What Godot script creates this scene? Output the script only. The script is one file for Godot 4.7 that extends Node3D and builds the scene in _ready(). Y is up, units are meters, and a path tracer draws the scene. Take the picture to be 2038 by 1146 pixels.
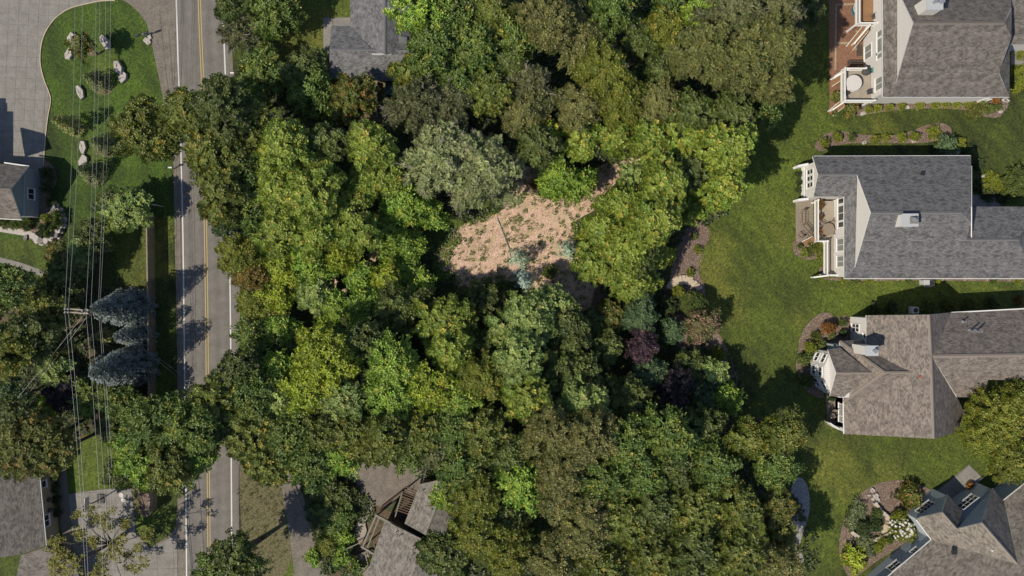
extends Node3D

# A drone view straight down on a wooded lot between a road and a row of houses.
const PPM := 14.8        # photograph pixels per metre on the ground
const CAM_H := 95.5      # camera height in metres
const CX := 1019.0
const CY := 573.0

var rng := RandomNumberGenerator.new()
var M := {}
var tone := PackedByteArray()
var used := {}
var tufts := {}
var kinds := {}
var cam_at := Vector3(0, CAM_H, 0)


func _ready():
	var cam := Camera3D.new()
	cam.name = "camera"
	cam.position = cam_at
	cam.rotation_degrees = Vector3(-90, 0, 0)
	cam.fov = rad_to_deg(2.0 * atan(CY / PPM / CAM_H))
	cam.near = 0.5
	cam.far = 900.0
	add_child(cam)
	var sky_mat := ProceduralSkyMaterial.new()
	sky_mat.sky_top_color = Color(0.42, 0.5, 0.64)
	sky_mat.sky_horizon_color = Color(0.74, 0.77, 0.8)
	sky_mat.sky_curve = 0.12
	sky_mat.ground_bottom_color = Color(0.12, 0.13, 0.09)
	sky_mat.ground_horizon_color = Color(0.5, 0.54, 0.56)
	sky_mat.sky_energy_multiplier = 0.95
	var sky := Sky.new()
	sky.sky_material = sky_mat
	var env := Environment.new()
	env.background_mode = Environment.BG_SKY
	env.sky = sky
	env.tonemap_mode = Environment.TONE_MAPPER_LINEAR
	env.tonemap_exposure = 1.22
	env.sdfgi_enabled = true
	env.ssao_enabled = true
	env.ssil_enabled = true
	var we := WorldEnvironment.new()
	we.name = "environment"
	we.environment = env
	add_child(we)
	var sun := DirectionalLight3D.new()
	sun.name = "sun"
	sun.light_energy = 1.45
	sun.light_color = Color(1.0, 0.955, 0.88)
	sun.light_angular_distance = 0.5
	sun.shadow_enabled = true
	var el := deg_to_rad(46.0)
	sun.basis = Basis.looking_at(Vector3(0.857 * cos(el), -sin(el), -0.515 * cos(el)), Vector3.UP)
	add_child(sun)
	rng.seed = 41
	make_materials()
	make_kinds()
	build_ground()
	build_houses()
	build_woods()
	build_street()
	build_gardens()
	build_details()


# ---------------------------------------------------------------- places
func at(px: float, py: float, h := 0.0) -> Vector3:      # the point at height h under a photograph pixel
	var k := (1.0 - h / CAM_H) / PPM
	return Vector3((px - CX) * k, h, (py - CY) * k)


func ray(px: float, py: float) -> Vector3:
	return at(px, py, 0.0) - cam_at


func on(px: float, py: float, pl: Plane) -> Vector3:
	var hit = pl.intersects_ray(cam_at, ray(px, py))
	return hit if hit != null else at(px, py)


func flat(list: Array, h := 0.0) -> PackedVector2Array:
	var out := PackedVector2Array()
	for q in list:
		var v := at(q[0], q[1], q[2] if q.size() > 2 else h)
		out.append(Vector2(v.x, v.z))
	return out


func smooth(list: Array, closed := true, n := 5) -> Array:    # Catmull-Rom through pixel points
	var out := []
	var c := list.size()
	var last := c if closed else c - 1
	for i in last:
		var p: Array = []
		for k in [-1, 0, 1, 2]:
			var j: int = (i + k + c) % c if closed else clampi(i + k, 0, c - 1)
			p.append(Vector2(list[j][0], list[j][1]))
		for s in n:
			var v: Vector2 = p[1].cubic_interpolate(p[2], p[0], p[3], float(s) / n)
			out.append([v.x, v.y])
	if not closed:
		out.append([list[c - 1][0], list[c - 1][1]])
	return out


# ---------------------------------------------------------------- nodes
func numbered(called: String) -> String:
	if not used.has(called):
		used[called] = 0
		return called
	used[called] += 1
	return "%s_%03d" % [called, used[called]]


func tag(o: Node, label: String, category := "", group := "", kind := ""):
	if label: o.set_meta("label", label)
	if category: o.set_meta("category", category)
	if group: o.set_meta("group", group)
	if kind: o.set_meta("kind", kind)
	return o


func thing(called: String, label: String, category: String, where := Vector3.ZERO, group := "", turn := 0.0) -> Node3D:
	var o := Node3D.new()
	o.name = numbered(called)
	o.position = where
	o.rotation.y = turn
	add_child(o)
	return tag(o, label, category, group)


func part(called: String, mesh: Mesh, mat: Material, parent: Node3D, xf := Transform3D()) -> MeshInstance3D:
	var o := MeshInstance3D.new()
	o.name = called
	o.mesh = mesh
	if mat: o.material_override = mat
	o.transform = xf
	parent.add_child(o, true)
	return o


func wpart(called: String, st: SurfaceTool, mat: Material, root: Node3D) -> MeshInstance3D:   # a part whose vertices are in world metres
	var o := part(called, st.commit(), mat, root)
	o.position = -root.position
	return o


func struct(called: String, mesh: Mesh, mat: Material, where := Vector3.ZERO) -> MeshInstance3D:
	var o := MeshInstance3D.new()
	o.name = numbered(called)
	o.mesh = mesh
	o.material_override = mat
	o.position = where
	add_child(o)
	o.set_meta("kind", "structure")
	return o


# ---------------------------------------------------------------- shapes
func mb() -> SurfaceTool:
	var st := SurfaceTool.new()
	st.begin(Mesh.PRIMITIVE_TRIANGLES)
	return st


func tri(st: SurfaceTool, a: Vector3, b: Vector3, c: Vector3, ua := Vector2.ZERO, ub := Vector2.ZERO, uc := Vector2.ZERO):
	var n := (c - a).cross(b - a).normalized()
	st.set_normal(n); st.set_uv(ua); st.add_vertex(a)
	st.set_normal(n); st.set_uv(ub); st.add_vertex(b)
	st.set_normal(n); st.set_uv(uc); st.add_vertex(c)


func quad(st: SurfaceTool, a: Vector3, b: Vector3, c: Vector3, d: Vector3):
	var lu := a.distance_to(b)
	var lv := b.distance_to(c)
	tri(st, a, b, c, Vector2(0, 0), Vector2(lu, 0), Vector2(lu, lv))
	tri(st, a, c, d, Vector2(0, 0), Vector2(lu, lv), Vector2(0, lv))


func bx(st: SurfaceTool, c: Vector3, s: Vector3, b := Basis()):    # a box by centre and size
	var h := s * 0.5
	var v := []
	for i in 8:
		v.append(c + b * Vector3(h.x if i & 1 else -h.x, h.y if i & 2 else -h.y, h.z if i & 4 else -h.z))
	quad(st, v[2], v[6], v[7], v[3]); quad(st, v[0], v[1], v[5], v[4])
	quad(st, v[0], v[2], v[3], v[1]); quad(st, v[4], v[5], v[7], v[6])
	quad(st, v[0], v[4], v[6], v[2]); quad(st, v[1], v[3], v[7], v[5])


func bar(st: SurfaceTool, a: Vector3, b: Vector3, w: float, t: float):     # a rectangular bar between two points
	var d := (b - a)
	var x := d.normalized()
	var up := Vector3.UP if absf(x.y) < 0.95 else Vector3.RIGHT
	var z := x.cross(up).normalized()
	bx(st, (a + b) * 0.5, Vector3(d.length(), t, w), Basis(x, z.cross(x), z))


func tube(st: SurfaceTool, pts: Array, rad: Array, sides := 6, cap := true):
	var rings := []
	for i in pts.size():
		var d: Vector3 = (pts[mini(i + 1, pts.size() - 1)] - pts[maxi(i - 1, 0)]).normalized()
		var u := d.cross(Vector3.UP if absf(d.y) < 0.9 else Vector3.RIGHT).normalized()
		var w := d.cross(u)
		var ring := []
		for k in sides:
			var a := TAU * k / sides
			var off := u * cos(a) + w * sin(a)
			ring.append([pts[i] + off * rad[i], off])
		rings.append(ring)
	for i in pts.size() - 1:
		for k in sides:
			var k2 := (k + 1) % sides
			for q in [[i, k], [i + 1, k], [i + 1, k2], [i, k], [i + 1, k2], [i, k2]]:
				st.set_normal(rings[q[0]][q[1]][1]); st.set_uv(Vector2(q[1], q[0])); st.add_vertex(rings[q[0]][q[1]][0])
	if cap:
		for e in [0, pts.size() - 1]:
			for k in range(1, sides - 1):
				tri(st, rings[e][0][0], rings[e][k][0], rings[e][k + 1][0])


func prism(st: SurfaceTool, poly: PackedVector2Array, y0: float, y1: float, cut := 0.0):   # a polygon in the ground plane given height; cut chamfers the top edge
	var top := poly
	if cut > 0.0:
		var inn := Geometry2D.offset_polygon(poly, -cut)
		if inn.size() == 1 and inn[0].size() == poly.size():
			var best := 0
			for i in inn[0].size():
				if inn[0][i].distance_to(poly[0]) < inn[0][best].distance_to(poly[0]): best = i
			top = PackedVector2Array()
			for i in poly.size(): top.append(inn[0][(i + best) % poly.size()])
			if top[1].distance_to(poly[1]) > cut * 4.0: top = poly
	var idx := Geometry2D.triangulate_polygon(top)
	for i in range(0, idx.size(), 3):
		var a := top[idx[i]]; var b := top[idx[i + 1]]; var c := top[idx[i + 2]]
		var p := [Vector3(a.x, y1, a.y), Vector3(b.x, y1, b.y), Vector3(c.x, y1, c.y)]
		if (p[2] - p[0]).cross(p[1] - p[0]).y < 0.0: p.reverse()
		tri(st, p[0], p[1], p[2], Vector2(p[0].x, p[0].z), Vector2(p[1].x, p[1].z), Vector2(p[2].x, p[2].z))
	var ys := y1 - cut if top != poly else y1
	for i in poly.size():
		var j := (i + 1) % poly.size()
		quad(st, Vector3(poly[i].x, y0, poly[i].y), Vector3(poly[j].x, y0, poly[j].y), Vector3(poly[j].x, ys, poly[j].y), Vector3(poly[i].x, ys, poly[i].y))
		if top != poly:
			quad(st, Vector3(poly[i].x, ys, poly[i].y), Vector3(poly[j].x, ys, poly[j].y), Vector3(top[j].x, y1, top[j].y), Vector3(top[i].x, y1, top[i].y))


func sheet(called: String, list: Array, level: int, mat: Material, curved := true, n := 5) -> MeshInstance3D:   # a flat piece of the ground, level counts 4 mm steps
	var st := mb()
	var poly := flat(smooth(list, true, n) if curved else list)
	var y := 0.004 * level
	var idx := Geometry2D.triangulate_polygon(poly)
	for i in range(0, idx.size(), 3):
		var p := []
		for k in 3: p.append(Vector3(poly[idx[i + k]].x, y, poly[idx[i + k]].y))
		if (p[2] - p[0]).cross(p[1] - p[0]).y < 0.0: p.reverse()
		tri(st, p[0], p[1], p[2])
	return struct(called, st.commit(), mat)


func ball(st: SurfaceTool, c: Vector3, s: Vector3, rings := 6, seg := 10, rough := 0.0):
	var v := []
	for i in rings + 1:
		var th := PI * i / rings
		var row := []
		for k in seg:
			var ph := TAU * k / seg
			var d := Vector3(sin(th) * cos(ph), cos(th), sin(th) * sin(ph))
			var j := 1.0 + (rng.randf_range(-rough, rough) if rough > 0.0 and i > 0 and i < rings else 0.0)
			row.append(c + d * s * j)
		v.append(row)
	for i in rings:
		for k in seg:
			var k2 := (k + 1) % seg
			tri(st, v[i][k], v[i][k2], v[i + 1][k2])
			tri(st, v[i][k], v[i + 1][k2], v[i + 1][k])


func disc(st: SurfaceTool, c: Vector3, r: float, t: float, seg := 20):
	var poly := PackedVector2Array()
	for k in seg: poly.append(Vector2(c.x + r * cos(TAU * k / seg), c.z + r * sin(TAU * k / seg)))
	prism(st, poly, c.y - t, c.y)


# ---------------------------------------------------------------- materials
func lin(r: float, g: float, b: float) -> Color:
	return Color(r, g, b).linear_to_srgb()


func plain(called: String, c: Color, rough := 0.8, metal := 0.0) -> StandardMaterial3D:
	var m := StandardMaterial3D.new()
	m.resource_name = called
	m.albedo_color = (c if called in ["leaf", "needle_leaf", "chips"] else c * 0.84).linear_to_srgb()
	m.roughness = rough
	m.metallic = metal
	M[called] = m
	return m


func noise_bytes(freq: float, seed_: int, kind := FastNoiseLite.TYPE_SIMPLEX_SMOOTH, oct := 3) -> PackedByteArray:
	var n := FastNoiseLite.new()
	n.seed = seed_
	n.noise_type = kind
	n.frequency = freq
	n.fractal_octaves = oct
	if kind == FastNoiseLite.TYPE_CELLULAR:
		n.fractal_type = FastNoiseLite.FRACTAL_NONE
		n.cellular_return_type = FastNoiseLite.RETURN_CELL_VALUE
	return n.get_seamless_image(512, 512).get_data()


func textured(called: String, metres: float, pick: Callable, rough := 0.9, world := true, bump := 0.0, n := 512) -> StandardMaterial3D:
	if tone.is_empty():
		tone.resize(4097)
		for k in 4097: tone[k] = int(255.0 * Color(k / 4096.0, 0, 0).linear_to_srgb().r + 0.5)
	var bytes := PackedByteArray()
	bytes.resize(n * n * 3)
	var grey := PackedByteArray()
	if bump > 0.0: grey.resize(n * n)
	var i := 0
	for y in n:
		for x in n:
			var c: Color = pick.call(x, y)
			if bump > 0.0: grey[y * n + x] = int(clampf(c.g * 700.0, 0.0, 255.0))
			bytes[i] = tone[clampi(int(c.r * 4096.0), 0, 4096)]
			bytes[i + 1] = tone[clampi(int(c.g * 4096.0), 0, 4096)]
			bytes[i + 2] = tone[clampi(int(c.b * 4096.0), 0, 4096)]
			i += 3
	var m := StandardMaterial3D.new()
	m.resource_name = called
	m.albedo_texture = ImageTexture.create_from_image(Image.create_from_data(n, n, false, Image.FORMAT_RGB8, bytes))
	m.roughness = rough
	if bump > 0.0:
		var im := Image.create_from_data(n, n, false, Image.FORMAT_L8, grey)
		im.convert(Image.FORMAT_RGBA8)
		im.bump_map_to_normal_map(bump)
		m.normal_enabled = true
		m.normal_texture = ImageTexture.create_from_image(im)
	m.albedo_color = lin(0.8, 0.8, 0.8)
	m.uv1_scale = Vector3.ONE / metres
	if world:
		m.uv1_triplanar = true
		m.uv1_world_triplanar = true
	M[called] = m
	return m


func make_materials():
	var nl := noise_bytes(0.008, 1)
	var nm := noise_bytes(0.03, 2)
	var nf := noise_bytes(0.12, 3)
	var nx := noise_bytes(0.3, 4, FastNoiseLite.TYPE_SIMPLEX_SMOOTH, 2)
	var ce := noise_bytes(0.07, 5, FastNoiseLite.TYPE_CELLULAR)
	var cf := noise_bytes(0.14, 6, FastNoiseLite.TYPE_CELLULAR)
	var g := func(a: PackedByteArray, x: int, y: int) -> float: return a[(y & 511) * 512 + (x & 511)] / 255.0
	# grass: blades and tufts; the larger mottling comes from the ground's own vertex colours
	var grass: StandardMaterial3D = textured("grass", 11.0, func(x, y):
		var i: int = y * 512 + x
		var f: float = clampf(0.5 + 1.1 * (nx[i] / 255.0 - 0.5) + 1.0 * (nf[i] / 255.0 - 0.5) + 0.9 * (cf[i] / 255.0 - 0.5) + 0.5 * (nm[i] / 255.0 - 0.5), 0.0, 1.0)
		var straw: float = clampf((cf[y * 512 + ((x + 77) & 511)] / 255.0 - 0.8) * 5.0, 0.0, 1.0) * clampf(nm[i] / 255.0 * 1.4, 0.0, 1.0)
		return Color(0.062, 0.1, 0.012).lerp(Color(0.25, 0.32, 0.05), f).lerp(Color(0.56, 0.47, 0.18), straw * 0.5), 0.95)
	grass.vertex_color_use_as_albedo = true
	grass.albedo_color = lin(0.59, 0.655, 0.43)
	textured("asphalt", 7.0, func(x, y):
		var v: float = 0.185 + 0.06 * (nf[y * 512 + x] / 255.0 - 0.5) + 0.05 * (cf[y * 512 + x] / 255.0 - 0.5) + 0.05 * (nl[y * 512 + x] / 255.0 - 0.5)
		return Color(v * 1.04, v * 0.97, v * 0.88), 0.92)
	M.asphalt.vertex_color_use_as_albedo = true
	textured("shoulder", 6.0, func(x, y):
		var v: float = 0.17 + 0.1 * (nf[y * 512 + x] / 255.0 - 0.5) + 0.1 * (cf[y * 512 + x] / 255.0 - 0.5) + 0.06 * (nl[y * 512 + x] / 255.0 - 0.5)
		return Color(v * 1.08, v * 0.95, v * 0.8), 0.95)
	textured("concrete", 8.0, func(x, y):
		var v: float = 0.225 + 0.06 * (nm[y * 512 + x] / 255.0 - 0.5) + 0.07 * (nl[y * 512 + x] / 255.0 - 0.5) + 0.05 * (nx[y * 512 + x] / 255.0 - 0.5)
		return Color(v * 1.02, v * 0.97, v * 0.88), 0.9)
	textured("joint", 2.0, func(x, y):
		var v: float = 0.16 + 0.08 * (nx[y * 512 + x] / 255.0 - 0.5)
		return Color(v * 1.05, v * 0.95, v * 0.78), 0.95, true, 0.0, 256)
	textured("litter", 7.0, func(x, y):
		var i: int = y * 512 + x
		var v: float = 0.55 * cf[i] / 255.0 + 0.45 * nx[i] / 255.0
		var c := Color(0.3, 0.19, 0.12).lerp(Color(0.86, 0.64, 0.48), v)
		if cf[i] < 22: c = Color(0.14, 0.1, 0.05)
		c = c.lerp(Color(0.42, 0.34, 0.17), clampf((nl[i] / 255.0 - 0.5) * 4.0, 0.0, 0.7))
		return c * (0.8 + 0.4 * nf[i] / 255.0), 0.95)
	M.litter.albedo_color = lin(0.92, 0.9, 0.93)
	textured("mulch", 3.0, func(x, y):
		var i: int = y * 512 + x
		var c := Color(0.07, 0.045, 0.035).lerp(Color(0.24, 0.17, 0.13), cf[i] / 255.0)
		if ce[i] > 225: c = Color(0.34, 0.28, 0.23)
		return c * (0.75 + 0.5 * nf[i] / 255.0), 0.95)
	textured("woodfloor", 6.0, func(x, y):
		var i: int = y * 512 + x
		var c := Color(0.06, 0.042, 0.025).lerp(Color(0.17, 0.12, 0.075), cf[i] / 255.0)
		return c.lerp(Color(0.045, 0.065, 0.02), clampf((nl[i] / 255.0 - 0.4) * 3.0, 0.0, 0.85)) * (0.7 + 0.6 * nf[i] / 255.0), 0.95)
	textured("gravel", 2.2, func(x, y):
		var i: int = y * 512 + x
		var v: float = 0.1 + 0.36 * ce[i] / 255.0 + 0.08 * (nx[i] / 255.0 - 0.5)
		return Color(v, v * 0.97, v * 0.95), 0.9)
	textured("dirt", 6.0, func(x, y):
		var i: int = y * 512 + x
		var v: float = 0.5 + 0.7 * nf[i] / 255.0
		return Color(0.2, 0.155, 0.095).lerp(Color(0.09, 0.115, 0.03), clampf((nm[i] / 255.0 - 0.36) * 4.0, 0.0, 0.9)) * v * (0.8 + 0.4 * cf[i] / 255.0), 0.95)
	textured("stone", 2.4, func(x, y):
		var i: int = y * 512 + x
		var v: float = 0.44 + 0.16 * (nm[i] / 255.0 - 0.5) + 0.14 * (nf[i] / 255.0 - 0.5)
		return Color(v * 1.04, v * 0.95, v * 0.87), 0.9, true, 0.0, 256)
	textured("tanstone", 2.0, func(x, y):
		var i: int = y * 512 + x
		var v: float = 0.5 + 0.2 * (nm[i] / 255.0 - 0.5) + 0.16 * (nf[i] / 255.0 - 0.5)
		return Color(v * 1.04, v * 0.86, v * 0.64), 0.9, true, 0.0, 256)
	textured("greystone", 2.0, func(x, y):
		var i: int = y * 512 + x
		var v: float = 0.2 + 0.16 * (nm[i] / 255.0 - 0.5) + 0.14 * (nf[i] / 255.0 - 0.5)
		return Color(v * 1.03, v * 0.97, v * 0.9), 0.9, true, 0.0, 256)
	textured("pavers", 3.0, func(x, y):       # red clay pavers, far too small in the picture to be told apart
		var row: int = y / 18
		var col: int = (x + (17 if row & 1 else 0)) / 34
		var v: float = 0.75 + 0.5 * fposmod(sin(row * 12.9 + col * 78.2) * 43758.5, 1.0)
		var c := Color(0.25, 0.125, 0.075) * v
		if y % 18 < 2 or (x + (17 if row & 1 else 0)) % 34 < 2: c = Color(0.13, 0.09, 0.07)
		return c * (0.85 + 0.3 * nm[y * 512 + x] / 255.0), 0.9)
	textured("creampavers", 3.0, func(x, y):
		var row: int = y / 18
		var col: int = x / 34
		var v: float = 0.8 + 0.35 * fposmod(sin(row * 12.9 + col * 78.2) * 43758.5, 1.0)
		return Color(0.36, 0.3, 0.2) * v * (0.85 + 0.3 * nm[y * 512 + x] / 255.0), 0.9)
	textured("beigepavers", 4.0, func(x, y):
		var v: float = 0.8 + 0.4 * nm[y * 512 + x] / 255.0
		if y % 64 < 2 or x % 64 < 2: v *= 0.6
		return Color(0.33, 0.28, 0.22) * v * 0.8, 0.9)
	var wood := func(a: Color, b: Color): return func(x, y):
		var i: int = (y & 511) * 512 + ((x * 9) & 511)
		return a.lerp(b, clampf(0.6 * nf[i] / 255.0 + 0.4 * nl[y * 512 + x] / 255.0, 0.0, 1.0))
	textured("cedar", 3.0, wood.call(Color(0.2, 0.105, 0.05), Color(0.36, 0.2, 0.1)), 0.8, true, 0.0, 256)
	textured("palewood", 3.0, wood.call(Color(0.27, 0.235, 0.19), Color(0.45, 0.39, 0.31)), 0.85, true, 0.0, 256)
	textured("greywood", 3.0, wood.call(Color(0.15, 0.135, 0.115), Color(0.3, 0.27, 0.22)), 0.9, true, 0.0, 256)
	textured("brownwood", 3.0, wood.call(Color(0.07, 0.045, 0.03), Color(0.15, 0.095, 0.06)), 0.85, true, 0.0, 256)
	textured("fencewood", 3.0, wood.call(Color(0.2, 0.16, 0.12), Color(0.38, 0.32, 0.25)), 0.9, true, 0.0, 256)
	textured("bark", 1.5, wood.call(Color(0.06, 0.05, 0.04), Color(0.17, 0.14, 0.11)), 0.95, true, 0.0, 256)
	textured("palebark", 1.5, wood.call(Color(0.26, 0.23, 0.19), Color(0.46, 0.42, 0.36)), 0.95, true, 0.0, 256)
	# asphalt shingles: courses of 0.14 m with tabs of uneven tone
	for s in [["shingle_brown", Color(0.15, 0.136, 0.124), 11], ["shingle_slate", Color(0.142, 0.142, 0.147), 12], ["shingle_tan", Color(0.2, 0.172, 0.15), 13], ["shingle_sand", Color(0.2, 0.18, 0.155), 14], ["shingle_grey", Color(0.15, 0.151, 0.157), 15], ["shingle_cedar", Color(0.2, 0.185, 0.165), 16], ["shingle_dusk", Color(0.165, 0.148, 0.132), 17]]:
		var base: Color = s[1]
		var k: float = s[2]
		textured(s[0], 6.0, func(x, y):
			var row: int = y / 13
			var off: int = int(fposmod(sin(row * 7.31 + k) * 917.3, 1.0) * 25.0)
			var col: int = ((x + off) & 511) / 25
			var t: float = fposmod(sin(row * 12.9898 + col * 78.233 + k) * 43758.5453, 1.0)
			var row2: int = y / 26
			var col2: int = ((x + row2 * 23) & 511) / 43
			var t2: float = fposmod(sin(row2 * 3.77 + col2 * 41.7 + k) * 9137.31, 1.0)
			var v: float = 0.58 + 0.62 * t + 0.2 * t2 + 0.55 * (nl[y * 512 + x] / 255.0 - 0.5) + 0.3 * (nx[y * 512 + x] / 255.0 - 0.5)
			if y % 13 < 2: v *= 0.5
			var warm: float = 0.06 * (fposmod(t * 7.7, 1.0) - 0.5)
			return Color(base.r * v * (1.0 + warm), base.g * v, base.b * v * (1.0 - warm)), 0.93, false, 2.0)
	for s in [["siding_white", Color(0.68, 0.67, 0.65)], ["siding_blue", Color(0.38, 0.45, 0.5)], ["siding_grey", Color(0.34, 0.39, 0.42)], ["siding_beige", Color(0.38, 0.31, 0.22)], ["siding_wood", Color(0.2, 0.15, 0.1)]]:
		var base: Color = s[1]
		textured(s[0], 3.0, func(x, y):
			var v: float = 0.92 + 0.12 * (nm[y * 512 + x] / 255.0)
			if y % 24 < 3: v *= 0.72
			return base * v, 0.7, true, 0.0, 256)
	plain("white", Color(0.74, 0.74, 0.73), 0.6)
	plain("gutter", Color(0.5, 0.51, 0.54), 0.5)
	plain("trim_pale", Color(0.42, 0.44, 0.46), 0.6)
	plain("line_white", Color(0.62, 0.62, 0.6), 0.8)
	plain("line_yellow", Color(0.46, 0.35, 0.12), 0.8)
	plain("seal", Color(0.06, 0.058, 0.055), 0.8)
	plain("dark", Color(0.02, 0.02, 0.022), 0.5)
	plain("black_metal", Color(0.025, 0.026, 0.028), 0.45, 0.3)
	plain("charcoal", Color(0.05, 0.05, 0.053), 0.8)
	plain("steel", Color(0.42, 0.43, 0.45), 0.45, 0.6)
	plain("wire", Color(0.42, 0.43, 0.45), 0.5, 0.2)
	plain("teal", Color(0.04, 0.2, 0.17), 0.6)
	plain("teal_deep", Color(0.02, 0.13, 0.2), 0.5)
	plain("green_lid", Color(0.015, 0.075, 0.045), 0.5)
	plain("green_pot", Color(0.06, 0.16, 0.05), 0.6)
	plain("orange", Color(0.5, 0.16, 0.04), 0.7)
	plain("redclay", Color(0.3, 0.08, 0.05), 0.85)
	plain("furniture_tan", Color(0.24, 0.19, 0.14), 0.7)
	plain("furniture_brown", Color(0.07, 0.05, 0.04), 0.7)
	plain("canvas", Color(0.58, 0.56, 0.53), 0.85)
	plain("blue_cover", Color(0.03, 0.05, 0.16), 0.5)
	plain("sand_mat", Color(0.62, 0.47, 0.32), 0.95)
	var glass := plain("glass", Color(0.03, 0.035, 0.04), 0.05)
	glass.metallic_specular = 0.7
	plain("glass_pale", Color(0.22, 0.24, 0.22), 0.1)
	for leafy in ["leaf", "needle_leaf"]:
		var m := plain(leafy, Color.WHITE, 0.5)
		m.vertex_color_use_as_albedo = true
		m.backlight_enabled = true
		m.backlight = lin(0.36, 0.4, 0.12) if leafy == "leaf" else lin(0.26, 0.3, 0.16)
	var chips := plain("chips", Color.WHITE, 0.9)
	chips.vertex_color_use_as_albedo = true


# ================================================================ the ground
func build_ground():
	# one sheet to beyond the frame, its colour mottled by mowing, wear and dry patches, with sunlight painted into the lot's east strip
	var big := FastNoiseLite.new(); big.seed = 8; big.frequency = 0.03; big.fractal_octaves = 3
	var mid := FastNoiseLite.new(); mid.seed = 9; mid.frequency = 0.18; mid.fractal_octaves = 3
	var dry := [[1408, 505, 26, 1.0], [1412, 545, 22, 0.9], [1425, 510, 36, 0.8], [1440, 600, 34, 0.75], [1462, 620, 22, 0.6], [1655, 930, 42, 0.75], [1690, 975, 36, 0.45], [1560, 450, 40, 0.3], [1580, 470, 20, 0.5], [1770, 945, 30, 0.5], [1750, 262, 26, 0.5], [240, 470, 40, 0.45], [270, 500, 40, 0.4], [285, 560, 30, 0.4],
		[600, 80, 70, 0.55], [640, 60, 40, 0.7], [560, 110, 40, 0.4], [500, 1000, 40, 0.7], [530, 950, 40, 0.8], [510, 1060, 50, 0.5], [335, 540, 14, 0.6], [333, 460, 14, 0.6], [1590, 640, 16, 0.4], [1600, 760, 14, 0.3], [1700, 860, 14, 0.3], [215, 130, 26, 0.25], [180, 300, 22, 0.3], [290, 200, 24, 0.2]]
	var st := mb()
	var step := 1.2
	var nx := 190; var nz := 120
	var col := []
	for j in nz + 1:
		var row := PackedColorArray()
		for i in nx + 1:
			var x := (i - nx * 0.5) * step; var z := (j - nz * 0.5) * step
			var px := CX + x * PPM; var py := CY + z * PPM
			var v := 0.98 + 0.6 * big.get_noise_2d(x, z) + 0.5 * mid.get_noise_2d(x, z)
			var stripe := sin((x * 0.75 + z * 0.66) * 3.1) if px > 1300.0 else sin((x + z * 0.12) * 3.6)
			v += 0.17 * stripe
			v *= 0.47
			var c := Color(v * 0.98, v, v * 0.98)
			if px < 350.0 and py < 470.0: c = c * Color(0.74, 0.93, 0.66)      # the fed and watered lawn west of the road
			elif px > 1380.0: c = c * Color(1.08, 1.02, 0.9)
			var d := 0.0
			for p in dry:
				var q: float = Vector2(px - p[0], py - p[1]).length() / p[2]
				if q < 1.6: d = maxf(d, p[3] * clampf(1.6 - q, 0.0, 1.0) * (0.95 + 1.3 * mid.get_noise_2d(x * 3.0, z * 3.0 + 50.0)))
			c = c.lerp(Color(1.0, 0.76, 0.95), clampf(d * 1.25, 0.0, 0.92))  # straw tone; along the lot's east side it also stands in for sunlight
			row.append(c)
		col.append(row)
	for j in nz:
		for i in nx:
			for q in [[0, 0], [1, 0], [1, 1], [0, 0], [1, 1], [0, 1]]:
				st.set_normal(Vector3.UP)
				st.set_color(col[j + q[1]][i + q[0]])
				st.add_vertex(Vector3((i + q[0] - nx * 0.5) * step, 0.0, (j + q[1] - nz * 0.5) * step))
	struct("lawn_ground", st.commit(), M.grass)
	var far := mb()
	bx(far, Vector3(0, -0.35, 0), Vector3(1200, 0.3, 1200))
	struct("ground", far.commit(), M.woodfloor)

	# woodland floor
	sheet("woodland_floor", [[468, -60], [450, 40], [478, 120], [640, 150], [660, 240], [790, 240], [800, 100], [850, -60], [1600, -70], [1600, 60], [1560, 180], [1500, 300], [1452, 420], [1400, 452], [1388, 520], [1390, 560], [1330, 600], [1330, 660], [1440, 690], [1470, 760], [1500, 830], [1560, 880], [1574, 960], [1580, 1060], [1600, 1220], [900, 1220], [880, 1100], [900, 1000], [860, 930], [700, 920], [560, 930], [478, 920], [474, 760], [482, 560], [474, 300], [470, 180]], 1, M.woodfloor)
	sheet("woodland_floor", [[-60, 560], [20, 545], [120, 570], [210, 570], [300, 610], [302, 820], [240, 900], [180, 860], [120, 905], [-60, 900]], 1, M.woodfloor)
	sheet("woodland_floor", [[600, 960], [640, 940], [720, 990], [740, 1030], [705, 1060], [700, 1100], [720, 1160], [660, 1160], [640, 1090], [615, 1030]], 1, M.woodfloor)
	sheet("clearing_floor", [[872, 520], [895, 475], [935, 440], [985, 425], [1010, 405], [1030, 350], [1060, 325], [1090, 330], [1070, 385], [1120, 388], [1190, 330], [1290, 318], [1230, 360], [1195, 400], [1180, 420], [1150, 440], [1145, 490], [1180, 560], [1200, 620], [1130, 620], [1080, 600], [1020, 560], [960, 570], [925, 590], [905, 560]], 2, M.litter)
	sheet("sand_patch", [[1092, 428], [1110, 420], [1132, 428], [1138, 446], [1122, 458], [1100, 450]], 3, M.sand_mat)
	sheet("clearing_floor", [[735, 490], [755, 484], [765, 500], [748, 520], [728, 508]], 2, M.litter)
	sheet("clearing_floor", [[1195, 345], [1230, 322], [1275, 312], [1288, 318], [1250, 338], [1215, 362]], 3, M.litter)
	sheet("clearing_floor", [[640, 560], [690, 540], [700, 570], [660, 590]], 2, M.litter)
	sheet("clearing_floor", [[535, 618], [555, 612], [552, 640], [536, 650]], 2, M.litter)
	sheet("woodland_path", [[1190, 560], [1215, 600], [1195, 690], [1170, 700], [1175, 620]], 2, M.mulch)

	# road, shoulders and their markings
	var west := [[343, 260], [344, 310], [347, 400], [350, 560], [352, 700], [354, 900], [356, 1010]]
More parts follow.
